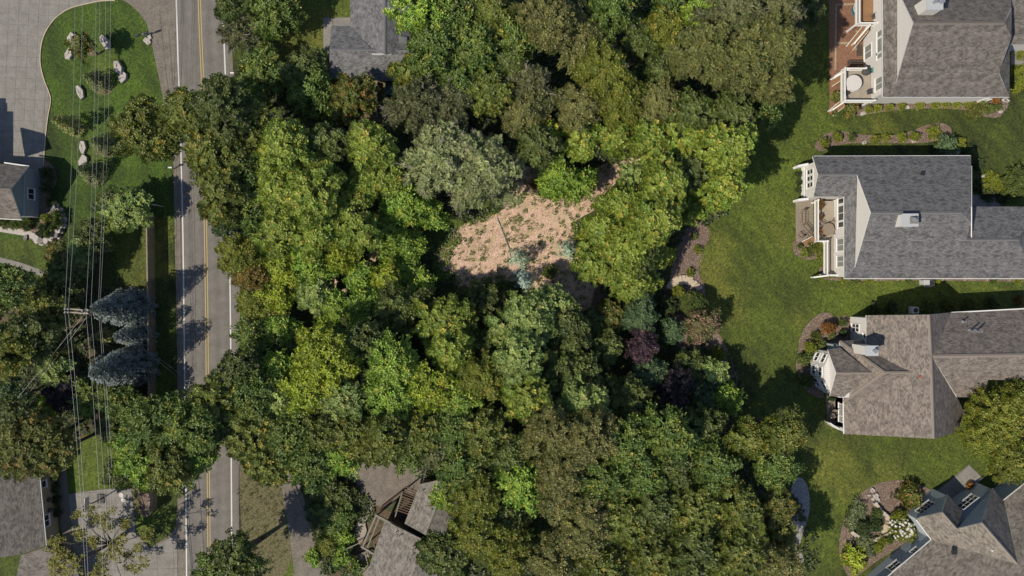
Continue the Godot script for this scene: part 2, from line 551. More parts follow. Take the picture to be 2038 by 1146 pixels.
	sheet("road_shoulder", [[225, -60], [232, -8], [258, 8], [276, 24], [292, 46], [300, 72], [306, 104], [314, 142], [322, 182], [330, 222], [338, 270], [345, 320], [348, 450], [351, 600], [354, 800], [355, 980], [350, 1050], [330, 1070], [300, 1090], [270, 1200], [490, 1200], [478, 1000], [477, 760], [478, 600], [474, 420], [467, 200], [462, 90], [456, -60]], 3, M.shoulder, false)
	# the carriageway, worn a little darker in the wheel tracks
	var lw := smooth([[344, -60], [353, 100], [356, 250], [360, 380], [364, 590], [367, 900], [368, 1200]], false, 8)
	var le := smooth([[452, -60], [457, 90], [463, 250], [469, 420], [474, 600], [474.5, 900], [478, 1200]], false, 8)
	var rd := mb()
	var wear := [0.9, 0.97, 1.0, 0.9, 0.84, 0.92, 0.98, 0.97, 0.9, 0.82, 0.9, 0.95, 0.97, 0.97, 0.9, 0.83, 0.9, 0.98, 0.97, 0.9, 0.84, 0.92, 1.0, 0.94, 0.88]
	var nw := wear.size() - 1
	for i in lw.size() - 1:
		for k in nw:
			var q := []
			for e in [[i, k], [i, k + 1], [i + 1, k + 1], [i + 1, k]]:
				var v := at(lerpf(lw[e[0]][0], le[e[0]][0], float(e[1]) / nw), lerpf(lw[e[0]][1], le[e[0]][1], float(e[1]) / nw)) + Vector3(0, 0.016, 0)
				var w: float = wear[e[1]] * (0.96 + 0.04 * sin(e[0] * 1.7 + e[1]))
				q.append([v, Color(w, w, w)])
			for t in [0, 1, 2, 0, 2, 3]:
				rd.set_normal(Vector3.UP); rd.set_color(q[t][1]); rd.add_vertex(q[t][0])
	struct("road", rd.commit(), M.asphalt)
	var stripe := func(called: String, label: String, pts: Array, w: float, mat: Material):
		var s := mb()
		var c := flat(smooth(pts, false, 6))
		for i in c.size() - 1:
			var d := (c[i + 1] - c[i]).normalized().orthogonal() * w * 0.5
			var y := 0.022
			tri(s, Vector3(c[i].x + d.x, y, c[i].y + d.y), Vector3(c[i + 1].x + d.x, y, c[i + 1].y + d.y), Vector3(c[i + 1].x - d.x, y, c[i + 1].y - d.y))
			tri(s, Vector3(c[i].x + d.x, y, c[i].y + d.y), Vector3(c[i + 1].x - d.x, y, c[i + 1].y - d.y), Vector3(c[i].x - d.x, y, c[i].y - d.y))
		struct(called, s.commit(), mat)
	var wl := [[350, -60], [352, 30], [357, 190], [361, 330], [364, 450], [366, 590], [368, 760], [370, 930], [371, 1060], [372, 1200]]
	var el := [[443, -60], [444, 20], [448, 130], [453, 260], [456, 420], [458.5, 600], [460, 760], [460.5, 900], [461.5, 1080], [462, 1200]]
	var ml := [[396, -60], [398, 30], [404, 180], [407, 330], [409.5, 470], [411.5, 600], [413, 760], [414.5, 900], [416, 1050], [417, 1200]]
	stripe.call("edge_line", "", wl, 0.17, M.line_white)
	stripe.call("edge_line", "", el, 0.17, M.line_white)
	for o in [-2.3, 2.3]:
		var shifted := []
		for q in ml: shifted.append([q[0] + o, q[1]])
		stripe.call("centre_line", "", shifted, 0.11, M.line_yellow)
	for q in [[[384, 300], [387, 420], [389, 560], [390.5, 740]], [[336, 60], [345, 180], [349, 330]], [[318, 20], [326, 100], [338, 200]]]:    # tar-sealed cracks
		stripe.call("road_crack", "", q, 0.05, M.seal)

	# concrete forecourt, slab by slab
	var yard := flat([[-70, -70], [262, -70], [236, -14], [228, 0], [200, 1], [170, 7], [140, 15], [115, 30], [97, 50], [84, 76], [79, 105], [80, 132], [88, 162], [97, 185], [99.5, 202], [94, 232], [89, 275], [85, 330], [70, 345], [-70, 345]])
	var base := sheet("forecourt", [[-72, -72], [264, -72], [238, -14], [229, 1], [200, 2.2], [170, 8.2], [140, 16.2], [116, 31], [98, 51], [85, 76.5], [80.2, 105], [81.2, 132], [89, 162], [98, 185], [100.8, 202], [95.2, 232], [90, 275], [86, 331], [70, 347], [-72, 347]], 2, M.joint, false)
	slabs(base, yard, Vector2(1.34, 1.43), deg_to_rad(2.5), 0.045, M.concrete, at(90, 200))
	var curb := mb()
	var edge := smooth([[228, 0], [200, 1], [170, 7], [140, 15], [115, 30], [97, 50], [84, 76], [79, 105], [80, 132], [88, 162], [97, 185], [99.5, 202], [94, 232], [89, 275], [85, 330]], false, 4)
	for i in edge.size() - 1:
		var a := at(edge[i][0] + 1.5, edge[i][1] + 0.8, 0.05); var b := at(edge[i + 1][0] + 1.5, edge[i + 1][1] + 0.8, 0.05)
		bar(curb, a, b, 0.12, 0.1)
	struct("lawn_kerb", curb.commit(), M.tanstone)

	# lower drive and its walk
	var drive := flat([[137, 984], [160, 979], [215, 973], [262, 972], [266, 1010], [270, 1060], [300, 1092], [330, 1075], [353, 1062], [354, 1190], [150, 1190], [145, 1060]])
	var db := sheet("driveway", [[136, 983], [160, 978], [215, 972], [263, 971], [267, 1010], [272, 1060], [300, 1090], [330, 1073], [354, 1060], [355, 1192], [149, 1192], [144, 1060]], 4, M.joint, false)
	slabs(db, drive, Vector2(2.2, 2.1), deg_to_rad(-1.5), 0.05, M.concrete, at(213, 1010))
	sheet("gravel_strip", [[262, 975], [276, 972], [282, 1010], [272, 1030], [266, 1010]], 5, M.dirt)
	sheet("gravel_bed", [[276, 985], [303, 985], [303, 1015], [290, 1030], [280, 1015]], 5, M.mulch)
	var walk := flat([[112, 905], [130, 905], [134, 960], [140, 1040], [147, 1100], [130, 1100], [122, 1040], [117, 960]])
	var wb := sheet("garden_walk", [[111, 904], [131, 904], [135, 960], [141, 1040], [148, 1101], [129, 1101], [121, 1040], [116, 960]], 5, M.joint, false)
	slabs(wb, walk, Vector2(1.5, 1.3), deg_to_rad(-4), 0.06, M.concrete, at(112, 905))
	sheet("garden_walk", [[-60, 500], [0, 512], [40, 522], [90, 540], [130, 556], [128, 564], [85, 550], [38, 532], [0, 522], [-60, 512]], 3, M.concrete, false)

	# cabin drive and the parking place by the cabin
	sheet("gravel_drive", [[560, 920], [610, 925], [606, 980], [610, 1020], [622, 1060], [640, 1110], [660, 1200], [590, 1200], [585, 1130], [575, 1060], [566, 1000]], 4, M.shoulder)
	sheet("parking_place", [[700, 940], [712, 920], [740, 905], [830, 915], [846, 950], [830, 980], [800, 985], [770, 1010], [735, 998], [704, 984]], 4, M.shoulder)
	sheet("yard_floor", [[722, 1000], [760, 985], [812, 968], [834, 976], [806, 1044], [770, 1036], [742, 1104], [700, 1150], [680, 1130], [700, 1080], [712, 1040]], 3, M.woodfloor, false)
	sheet("verge", [[476, 930], [500, 940], [550, 950], [566, 990], [570, 1050], [580, 1110], [540, 1180], [478, 1180]], 3, M.dirt)

	# beds around the houses on the right
	sheet("flower_bed", [[1652, 210], [1700, 206], [1745, 208], [1800, 205], [1900, 200], [1960, 200], [2005, 205], [1998, 222], [1985, 234], [1960, 232], [1935, 224], [1900, 217], [1820, 216], [1760, 222], [1710, 230], [1675, 230], [1655, 222]], 2, M.mulch)
	sheet("flower_bed", [[1622, 290], [1630, 276], [1650, 264], [1680, 262], [1720, 268], [1770, 270], [1810, 262], [1840, 250], [1870, 245], [1890, 252], [1893, 266], [1878, 276], [1840, 284], [1790, 285], [1720, 284], [1660, 290], [1640, 300], [1626, 298]], 2, M.mulch)
	sheet("flower_bed", [[1578, 490], [1584, 478], [1625, 476], [1640, 478], [1652, 500], [1652, 545], [1634, 546], [1630, 535], [1636, 524], [1628, 514], [1612, 517], [1592, 512], [1580, 503]], 2, M.mulch)
	sheet("flower_bed", [[1640, 553], [1700, 552], [1800, 552], [1900, 552], [2040, 552], [2040, 560], [1980, 560], [1840, 558], [1720, 559], [1660, 558]], 2, M.mulch)
	sheet("flower_bed", [[1588, 700], [1592, 672], [1606, 646], [1628, 626], [1648, 622], [1664, 632], [1690, 632], [1694, 690], [1640, 700], [1618, 720], [1618, 760], [1640, 785], [1630, 792], [1606, 778], [1594, 758], [1584, 730]], 2, M.mulch)
	sheet("flower_bed", [[1672, 1110], [1670, 1080], [1678, 1040], [1692, 1010], [1716, 980], [1742, 964], [1775, 956], [1806, 957], [1840, 968], [1862, 990], [1850, 1040], [1800, 1080], [1740, 1120], [1700, 1150], [1684, 1140]], 2, M.mulch)
	sheet("flower_bed", [[1400, 440], [1412, 470], [1398, 500], [1390, 540], [1402, 568], [1404, 590], [1396, 620], [1420, 650], [1440, 680], [1458, 720], [1470, 745], [1462, 770], [1440, 740], [1400, 700], [1360, 700], [1330, 670], [1320, 600], [1330, 560], [1346, 500], [1370, 450]], 2, M.mulch)
	sheet("pebble_bed", [[1578, 960], [1588, 950], [1600, 955], [1610, 980], [1610, 1020], [1598, 1060], [1592, 1090], [1600, 1115], [1588, 1118], [1580, 1080], [1574, 1030], [1573, 990]], 2, M.gravel)
	sheet("flower_bed", [[78, 320], [100, 325], [112, 345], [112, 365], [100, 390], [118, 410], [130, 440], [128, 465], [110, 484], [90, 488], [68, 470], [64, 455], [80, 440], [79, 390]], 3, M.mulch)
	sheet("gravel_strip", [[-60, 448], [0, 451], [40, 456], [70, 462], [68, 472], [30, 466], [0, 461], [-60, 456]], 3, M.stone, false)
	sheet("flower_bed", [[-60, 438], [0, 438], [40, 440], [64, 448], [64, 460], [0, 451], [-60, 448]], 2, M.mulch, false)
	for q in [[205, 167, 26], [212, 292, 24], [190, 346, 26]]:
		var ringed := []
		for k in 12: ringed.append([q[0] + q[2] * cos(TAU * k / 12.0) * 0.85, q[1] + 6 + q[2] * 0.62 * sin(TAU * k / 12.0)])
		sheet("tree_bed", ringed, 2, M.dirt)
	for q in [[160, 258, 9], [184, 104, 9]]:
		var ringed := []
		for k in 10: ringed.append([q[0] + q[2] * cos(TAU * k / 10.0), q[1] + q[2] * 0.75 * sin(TAU * k / 10.0)])
		sheet("tree_bed", ringed, 2, M.mulch)

	# walks by the right-hand houses
	var aw := flat([[2012, 103], [2050, 103], [2050, 128], [2012, 128]])
	slabs(sheet("garden_walk", [[2011, 102], [2052, 102], [2052, 129], [2011, 129]], 2, M.joint, false), aw, Vector2(1.6, 1.7), 0.0, 0.04, M.concrete, at(2012, 103))
	var bw := flat([[1870, 386], [1995, 390], [1995, 420], [1870, 420]])
	slabs(sheet("garden_walk", [[1868, 385], [1997, 389], [1997, 421], [1868, 421]], 2, M.joint, false), bw, Vector2(1.5, 1.5), 0.0, 0.04, M.concrete, at(1880, 388))
	var dw := flat([[1866, 976], [1928, 926], [1955, 952], [1893, 1004]])
	slabs(sheet("garden_walk", [[1864, 976], [1928, 924], [1957, 952], [1893, 1006]], 2, M.joint, false), dw, Vector2(1.7, 1.7), deg_to_rad(-38), 0.04, M.concrete, at(1866, 976))
	var ew := flat([[644, 36], [662, 36], [664, 60], [657, 115], [644, 112]])
	slabs(sheet("patio", [[643, 35], [698, 34], [698, 56], [664, 60], [657, 117], [643, 113]], 2, M.joint, false), ew, Vector2(1.2, 2.4), 0.0, 0.04, M.concrete, at(644, 36))
	sheet("patio", [[664, 36], [697, 36], [697, 52], [664, 52]], 4, M.concrete, false)

	# patios
	sheet("brick_patio", [[1649, -60], [1718, -60], [1716, 210], [1690, 222], [1651, 218]], 3, M.pavers, false)
	for q in [[[1662, 12], [1665.5, 12], [1664, 140], [1660.5, 140]], [[1662, 8], [1700, 6], [1700, 9.5], [1662, 11.5]], [[1664, 84], [1706, 83], [1706, 87], [1664, 87.5]], [[1703, 60], [1707, 60], [1706, 100], [1702, 100]]]:
		sheet("patio_band", q, 4, M.creampavers, false)
	sheet("paver_patio", [[1583, 396], [1618, 396], [1618, 480], [1584, 480]], 3, M.beigepavers, false)
	sheet("paver_patio", [[1643, 788], [1664, 788], [1664, 850], [1647, 846]], 3, M.beigepavers, false)
	sheet("yard_floor", [[700, 158], [790, 160], [800, 200], [790, 245], [690, 242], [690, 200]], 3, M.dirt, false)


func slabs(base: MeshInstance3D, area: PackedVector2Array, size: Vector2, turn: float, height: float, mat: Material, start: Vector3):   # paving slabs, each a piece of its own
	var x := Vector2(cos(turn), sin(turn)); var z := Vector2(-x.y, x.x)
	var o := Vector2(start.x, start.z)
	for j in range(-60, 60):
		for i in range(-60, 60):
			var c := o + x * size.x * (i + 0.5) + z * size.y * (j + 0.5)
			var hx := x * (size.x * 0.5 - 0.012); var hz := z * (size.y * 0.5 - 0.012)
			var cell := PackedVector2Array([c - hx - hz, c + hx - hz, c + hx + hz, c - hx + hz])
			var inside := false
			for q in cell:
				if Geometry2D.is_point_in_polygon(q, area): inside = true
			if not inside: continue
			for poly in Geometry2D.intersect_polygons(cell, area):
				if Geometry2D.is_polygon_clockwise(poly): poly.reverse()
				var st := mb()
				prism(st, poly, 0.0, height + rng.randf_range(-0.004, 0.004))
				part("slab", st.commit(), mat, base)


# ================================================================ foliage
func tuft(called: String, n: int, length: float, wide: float, lo: float, hi: float, spread: float, seed_: int) -> ArrayMesh:   # a small spray of leaves
	var r := RandomNumberGenerator.new(); r.seed = seed_
	var st := mb()
	for i in n:
		var a := TAU * (i * 0.618034 + r.randf() * 0.12)
		var e := deg_to_rad(lerpf(lo, hi, r.randf()))
		var d := Vector3(cos(a) * cos(e), sin(e), sin(a) * cos(e))
		var s := Vector3(-sin(a), r.randf_range(-0.5, 0.5), cos(a)).normalized() * wide * 0.5 * r.randf_range(0.8, 1.2)
		var l := length * r.randf_range(0.65, 1.15)
		var o := Vector3(r.randf_range(-1, 1), r.randf_range(-0.4, 0.8), r.randf_range(-1, 1)) * spread + d * 0.03
		var up := Vector3(0, 0.1 * l, 0)
		var sh := r.randf_range(0.5, 1.0)
		st.set_color(Color(sh, sh, sh))
		tri(st, o, o + d * l * 0.55 + s + up, o + d * l)
		tri(st, o, o + d * l, o + d * l * 0.55 - s + up)
	tufts[called] = st.commit()
	return tufts[called]


func make_kinds():
	tuft("broad", 12, 0.33, 0.165, -8, 40, 0.09, 1)
	tuft("small", 14, 0.24, 0.12, -12, 45, 0.14, 2)
	tuft("needle", 14, 0.36, 0.09, 0, 50, 0.08, 3)
	tuft("sprig", 12, 0.36, 0.11, -8, 25, 0.05, 4)
	tuft("fine", 14, 0.13, 0.075, -10, 80, 0.09, 5)
	tuft("chip", 9, 0.1, 0.06, -4, 14, 0.3, 8)
	tuft("blade", 9, 0.5, 0.07, 25, 70, 0.05, 6)
	tuft("droop", 12, 0.34, 0.155, -25, 32, 0.13, 7)
	# clump radius, tufts per square metre of clump, tuft size, two leaf colours, an accent colour and how often it shows
	var k := func(called, t, rc, dens, size, a, b, acc, p): kinds[called] = {"t": t, "rc": rc, "dens": dens, "size": size, "a": a, "b": b, "acc": acc, "p": p}
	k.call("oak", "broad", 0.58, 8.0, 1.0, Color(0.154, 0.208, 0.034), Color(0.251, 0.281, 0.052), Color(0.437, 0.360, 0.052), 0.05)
	k.call("lightened_oak", "broad", 0.58, 8.0, 1.0, Color(0.231, 0.347, 0.046), Color(0.383, 0.463, 0.074), Color(0.563, 0.509, 0.083), 0.07)  # oak leaves painted lighter so the lot looks more brightly lit
	k.call("maple", "droop", 0.65, 7.5, 1.0, Color(0.113, 0.194, 0.037), Color(0.205, 0.275, 0.053), Color(0.348, 0.330, 0.049), 0.04)
	k.call("bright", "droop", 0.61, 8.0, 1.0, Color(0.208, 0.364, 0.048), Color(0.359, 0.497, 0.070), Color(0.454, 0.485, 0.077), 0.05)  # here and in yellow, pale and whitepine, lot brightness is added to leaf colour
	k.call("yellow", "droop", 0.68, 8.0, 1.0, Color(0.291, 0.385, 0.031), Color(0.426, 0.498, 0.046), Color(0.524, 0.457, 0.061), 0.05)
	k.call("pale", "broad", 0.61, 7.5, 1.0, Color(0.245, 0.363, 0.095), Color(0.424, 0.526, 0.147), Color(0.491, 0.490, 0.157), 0.04)
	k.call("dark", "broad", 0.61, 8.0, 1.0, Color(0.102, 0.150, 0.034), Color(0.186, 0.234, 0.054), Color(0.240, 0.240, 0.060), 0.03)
	k.call("tan", "small", 0.61, 9.8, 1.0, Color(0.202, 0.221, 0.069), Color(0.312, 0.311, 0.095), Color(0.402, 0.333, 0.114), 0.07)
	k.call("gold", "small", 0.61, 9.8, 1.0, Color(0.190, 0.237, 0.031), Color(0.293, 0.326, 0.043), Color(0.395, 0.337, 0.052), 0.08)
	k.call("amber", "small", 0.48, 10.3, 1.0, Color(0.2, 0.17, 0.035), Color(0.34, 0.25, 0.05), Color(0.4, 0.22, 0.05), 0.08)
	k.call("rust", "broad", 0.55, 9.0, 0.95, Color(0.13, 0.165, 0.03), Color(0.22, 0.235, 0.045), Color(0.36, 0.22, 0.05), 0.09)
	k.call("pine", "needle", 0.55, 13.0, 0.95, Color(0.164, 0.192, 0.054), Color(0.270, 0.289, 0.086), Color(0.366, 0.315, 0.096), 0.04)
	k.call("whitepine", "needle", 0.7, 11.0, 1.0, Color(0.319, 0.378, 0.154), Color(0.506, 0.551, 0.253), Color(0.550, 0.518, 0.308), 0.05)
	k.call("greypine", "needle", 0.7, 11.0, 1.0, Color(0.15, 0.175, 0.065), Color(0.235, 0.25, 0.105), Color(0.27, 0.25, 0.14), 0.05)
	k.call("purple", "small", 0.48, 10.3, 1.0, Color(0.045, 0.030, 0.045), Color(0.135, 0.075, 0.105), Color(0.300, 0.150, 0.150), 0.1)
	k.call("darkpurple", "small", 0.48, 10.3, 1.0, Color(0.026, 0.023, 0.031), Color(0.065, 0.046, 0.058), Color(0.130, 0.065, 0.065), 0.06)
	k.call("teal", "small", 0.41, 11.5, 1.0, Color(0.094, 0.165, 0.066), Color(0.182, 0.275, 0.121), Color(0.242, 0.308, 0.132), 0.04)
	k.call("rosy", "small", 0.41, 10.3, 1.0, Color(0.17, 0.18, 0.06), Color(0.3, 0.26, 0.12), Color(0.42, 0.26, 0.18), 0.16)
	k.call("bush", "fine", 0.3, 30.0, 1.0, Color(0.112, 0.173, 0.038), Color(0.203, 0.262, 0.060), Color(0.300, 0.285, 0.075), 0.05)
	k.call("limebush", "fine", 0.3, 30.0, 1.0, Color(0.203, 0.257, 0.027), Color(0.338, 0.378, 0.041), Color(0.405, 0.365, 0.068), 0.05)
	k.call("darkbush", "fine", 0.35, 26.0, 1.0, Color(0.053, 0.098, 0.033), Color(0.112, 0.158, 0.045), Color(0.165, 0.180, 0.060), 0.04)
	k.call("juniper", "sprig", 0.4, 18.0, 0.7, Color(0.145, 0.187, 0.076), Color(0.238, 0.281, 0.119), Color(0.289, 0.289, 0.153), 0.03)
	k.call("orangebush", "fine", 0.35, 30.0, 1.0, Color(0.240, 0.120, 0.026), Color(0.432, 0.216, 0.048), Color(0.480, 0.144, 0.048), 0.1)
	k.call("grassy", "blade", 0.35, 18.0, 0.8, Color(0.140, 0.196, 0.042), Color(0.266, 0.280, 0.070), Color(0.392, 0.336, 0.112), 0.08)


func cloud(kind: String, r: float, hv: float, seed_: int, fill := 1.0, round_ := false) -> Array:   # [MultiMesh, clump centres] about the crown's middle
	var q: Dictionary = kinds[kind]
	var g := RandomNumberGenerator.new(); g.seed = seed_
	var rc0: float = minf(q.rc, r * 0.5)
	var n := int(clampf(2.3 * (r / rc0) * (r / rc0) * (0.5 + 0.5 * hv / r) * fill, 4, 150))
	var p1 := g.randf() * TAU; var p2 := g.randf() * TAU; var p3 := g.randf() * TAU
	var lean := Vector2(g.randf_range(-0.12, 0.12), g.randf_range(-0.12, 0.12)) * r
	var centres := []
	for i in n:
		var yy := 1.0 - (i + 0.5) / n * 1.2
		var ring := pow(maxf(0.0, 1.0 - pow(absf(yy), 2.4)), 0.5)
		var a := i * 2.399963 + g.randf_range(-0.35, 0.35)
		var rr := rc0 * g.randf_range(0.65, 1.3)
		var f := g.randf_range(0.74, 1.04)
		if round_: f = 0.96
		var edge := 1.0 if round_ else 1.0 + 0.16 * sin(2.0 * a + p1) + 0.1 * sin(3.0 * a + p2) + 0.09 * sin(5.0 * a + p3)
		centres.append([Vector3(cos(a) * ring * (r - rr * 0.75) * f * edge + lean.x * maxf(yy, 0.0), yy * (hv - rr * 0.5) * (0.35 + 0.65 * f) + rr * g.randf_range(-0.25, 0.25), sin(a) * ring * (r - rr * 0.75) * f * edge + lean.y * maxf(yy, 0.0)), rr])
	for i in int(n * 0.2):
		var a := g.randf() * TAU
		var d := sqrt(g.randf()) * 0.55
		centres.append([Vector3(cos(a) * r * d, g.randf_range(-0.35, 0.25) * hv, sin(a) * r * d), rc0 * 1.1])
	var xf := []
	var cl := []
	var tone_a: Color = q.a; var tone_b: Color = q.b
	var own := g.randf_range(0.88, 1.1)
	for c in centres:
		var rr: float = c[1]
		var m := int(TAU * rr * rr * q.dens * (0.9 if not round_ else 1.2)) + 3
		var base := tone_a.lerp(tone_b, g.randf()) * (g.randf_range(0.84, 1.14) * own)
		var axis := Vector3(c[0].x + g.randf_range(-0.3, 0.3), 0, c[0].z + g.randf_range(-0.3, 0.3)).normalized()
		var cross := Vector3(-axis.z, 0, axis.x)
		for j in m:
			var y := g.randf_range(-0.35, 1.0)
			var s := sqrt(1.0 - y * y)
			var a := g.randf() * TAU
			var d := Vector3(cos(a) * s, y, sin(a) * s)
			var reach := g.randf_range(0.55, 1.06)
			if g.randf() < 0.09 and not round_: reach = g.randf_range(1.05, 1.5)
			var off := d * rr * reach
			if round_: off.y *= 0.9
			else: off = axis * off.x * 1.45 + cross * off.z * 0.82 + Vector3(0, off.y * 0.62, 0)
			var pos: Vector3 = c[0] + off
			var up := (d + Vector3(0, 0.9, 0)).normalized()
			var side := up.cross(Vector3(cos(a * 3.0), 0.2, sin(a * 3.0))).normalized()
			var sc: float = q.size * g.randf_range(0.7, 1.25)
			xf.append(Transform3D(Basis(side, up, side.cross(up)) * sc, pos))
			var col := base * g.randf_range(0.8, 1.2)
			if g.randf() < q.p: col = q.acc * g.randf_range(0.8, 1.2)
			cl.append(col)
	var mm := MultiMesh.new()
	mm.transform_format = MultiMesh.TRANSFORM_3D
	mm.use_colors = true
	mm.mesh = tufts[q.t]
	mm.instance_count = xf.size()
	for i in xf.size():
		mm.set_instance_transform(i, xf[i])
		mm.set_instance_color(i, cl[i])
	return [mm, centres]


func leafy(called: String, mm: MultiMesh, parent: Node3D, at_: Vector3, mat := "leaf") -> MultiMeshInstance3D:
	var o := MultiMeshInstance3D.new()
	o.name = called
	o.multimesh = mm
	o.material_override = M[mat]
	o.position = at_
	o.set_meta("kind", "stuff")
	parent.add_child(o, true)
	return o


var plant_count := 0

func tree(called: String, kind: String, px: float, py: float, rpx: float, label: String, group := "", h := 0.0, fill := 1.0):
	plant_count += 1
	var r0 := rpx / PPM
	if h <= 0.0: h = 8.0 + r0 * 1.1
	var hc := h * 0.72
	var r := r0 * (1.0 - hc / CAM_H) * 1.03
	var place := at(px, py, hc)
	place.y = 0.0
	var o := thing(called, label, "tree", place, group)
	var hv := minf(h * 0.38, r * 0.72)
	var mid := h - hv
	var c := cloud(kind, r, hv, 1000 + plant_count, fill)
	leafy("crown", c[0], o, Vector3(0, mid, 0), "needle_leaf" if kind.ends_with("pine") else "leaf")
	var st := mb()
	var tr := 0.014 * h + 0.05
	var g := RandomNumberGenerator.new(); g.seed = plant_count
	var bend := Vector3(g.randf_range(-0.3, 0.3), 0, g.randf_range(-0.3, 0.3))
	tube(st, [Vector3.ZERO, Vector3(0, mid * 0.5, 0) + bend, Vector3(0, mid, 0), Vector3(0, mid + hv * 0.55, 0)], [tr * 1.3, tr, tr * 0.75, tr * 0.25], 7)
	var tw := mb()
	var every := maxi(1, int(c[1].size() / (26.0 if kind in ["whitepine", "sparse"] else 12.0)))
	for i in range(0, c[1].size(), every):
		var e: Vector3 = c[1][i][0] + Vector3(0, mid, 0)
		var s := Vector3(0, lerpf(mid * 0.75, mid + hv * 0.35, g.randf()), 0)
		var m := s.lerp(e, 0.55) + Vector3(0, 0.15 * r, 0)
		tube(tw, [s, m, e + (e - s).normalized() * (0.5 if kind == "whitepine" else 0.1)], [tr * 0.42, tr * 0.28, tr * 0.09], 5, false)
	if kind in ["whitepine", "greypine"]:      # bare pale branches that stick out of the crown
		for k in 15:
			var q: Vector3 = c[1][g.randi() % c[1].size()][0] + Vector3(0, mid + 0.15, 0)
			var an := atan2(q.z, q.x) + g.randf_range(-0.5, 0.5)
			var e := q + Vector3(cos(an), g.randf_range(0.1, 0.5), sin(an)) * g.randf_range(0.8, 1.7)
			tube(tw, [q, q.lerp(e, 0.5) + Vector3(0, 0.1, 0), e], [0.045, 0.035, 0.015], 4, false)
			for f in 2:
				var m := q.lerp(e, g.randf_range(0.4, 0.8))
				var an2 := an + (0.7 if f else -0.7)
				tube(tw, [m, m + Vector3(cos(an2), 0.25, sin(an2)) * g.randf_range(0.35, 0.7)], [0.025, 0.012], 4, false)
	var bark: Material = M.palebark if kind in ["whitepine", "greypine"] else M.bark
	part("trunk", st.commit(), bark, o)
	part("limbs", tw.commit(), bark, o).set_meta("kind", "stuff")
	return o


func shrub(called: String, kind: String, px: float, py: float, rpx: float, label: String, group := "", h := 0.0, round_ := false, category := "shrub"):
	plant_count += 1
	var r0 := rpx / PPM
	if h <= 0.0: h = r0 * 1.5
	var r := r0 * (1.0 - h * 0.7 / CAM_H)
	var place := at(px, py, h * 0.7)
	place.y = 0.0
	var o := thing(called, label, category, place, group)
	var hv := minf(h * 0.62, r * 1.25)
	var c := cloud(kind, r, hv, 5000 + plant_count, 1.0, round_)
	leafy("foliage", c[0], o, Vector3(0, h - hv, 0))
	var st := mb()
	for k in 4:
		var a := TAU * k / 4.0 + 0.4
		tube(st, [Vector3(cos(a), 0, sin(a)) * 0.06, Vector3(cos(a), 0, sin(a)) * r * 0.35 + Vector3(0, h * 0.6, 0)], [0.03, 0.012], 5, false)
	part("stems", st.commit(), M.bark, o)
	return o


func spruce(called: String, px: float, py: float, r: float, h: float, a: Color, b: Color, label: String, group := "", dense := 1.0, round_tip := 0.0):
	# px, py is the foot of the trunk
	plant_count += 1
	var g := RandomNumberGenerator.new(); g.seed = 9000 + plant_count
	var o := thing(called, label, "tree", at(px, py), group)
	var st := mb()
	tube(st, [Vector3.ZERO, Vector3(0, h * 0.97, 0)], [0.03 + h * 0.016, 0.02], 7)
	var xf := []; var cl := []
	var tiers := int(h * 1.9 * dense)
	for t in tiers:
		var f := (t + 0.5) / tiers
		var y := 0.25 + f * (h - 0.3)
		var rad := r * pow(1.0 - f, 0.8 - round_tip * 0.3) * g.randf_range(0.9, 1.08) + 0.1
		var nb := int(clampf(rad * 5.6 * dense, 5, 18))
		for k in nb:
			var an := TAU * (k + 0.5 * (t & 1)) / nb + g.randf_range(-0.13, 0.13)
			var lenb := rad * g.randf_range(0.82, 1.1)
			var dir := Vector3(cos(an), 0, sin(an))
			var steps := maxi(2, int(lenb / 0.27))
			var shade := g.randf_range(0.8, 1.2)
			if k % 3 == 0 and lenb > 0.5: tube(st, [Vector3(0, y, 0), Vector3(0, y, 0) + dir * lenb * 0.85 + Vector3(0, -0.14 * lenb, 0)], [0.025, 0.008], 4, false)
			for s in steps:
				var d := lenb * (s + 1.0) / steps
				if d < lenb * 0.25: continue
				var pos := Vector3(0, y, 0) + dir * d + Vector3(g.randf_range(-0.1, 0.1), -0.16 * d + 0.1 * d * d / maxf(rad, 0.3) + g.randf_range(-0.06, 0.08), g.randf_range(-0.1, 0.1))
				var up := (dir * 0.8 + Vector3(0, 0.75, 0)).normalized()
				var side := up.cross(Vector3(-dir.z, g.randf_range(-0.3, 0.3), dir.x)).normalized()
				xf.append(Transform3D(Basis(side, up, side.cross(up)) * g.randf_range(0.6, 1.2) * (0.75 + 0.5 * d / lenb), pos))
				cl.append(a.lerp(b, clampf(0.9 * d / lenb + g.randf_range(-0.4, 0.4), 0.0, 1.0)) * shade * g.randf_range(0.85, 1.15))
	var mm := MultiMesh.new()
	mm.transform_format = MultiMesh.TRANSFORM_3D
	mm.use_colors = true
	mm.mesh = tufts.sprig
	mm.instance_count = xf.size()
	for i in xf.size():
		mm.set_instance_transform(i, xf[i])
		mm.set_instance_color(i, cl[i])
	leafy("crown", mm, o, Vector3.ZERO, "needle_leaf")
	part("trunk", st.commit(), M.bark, o)
	return o


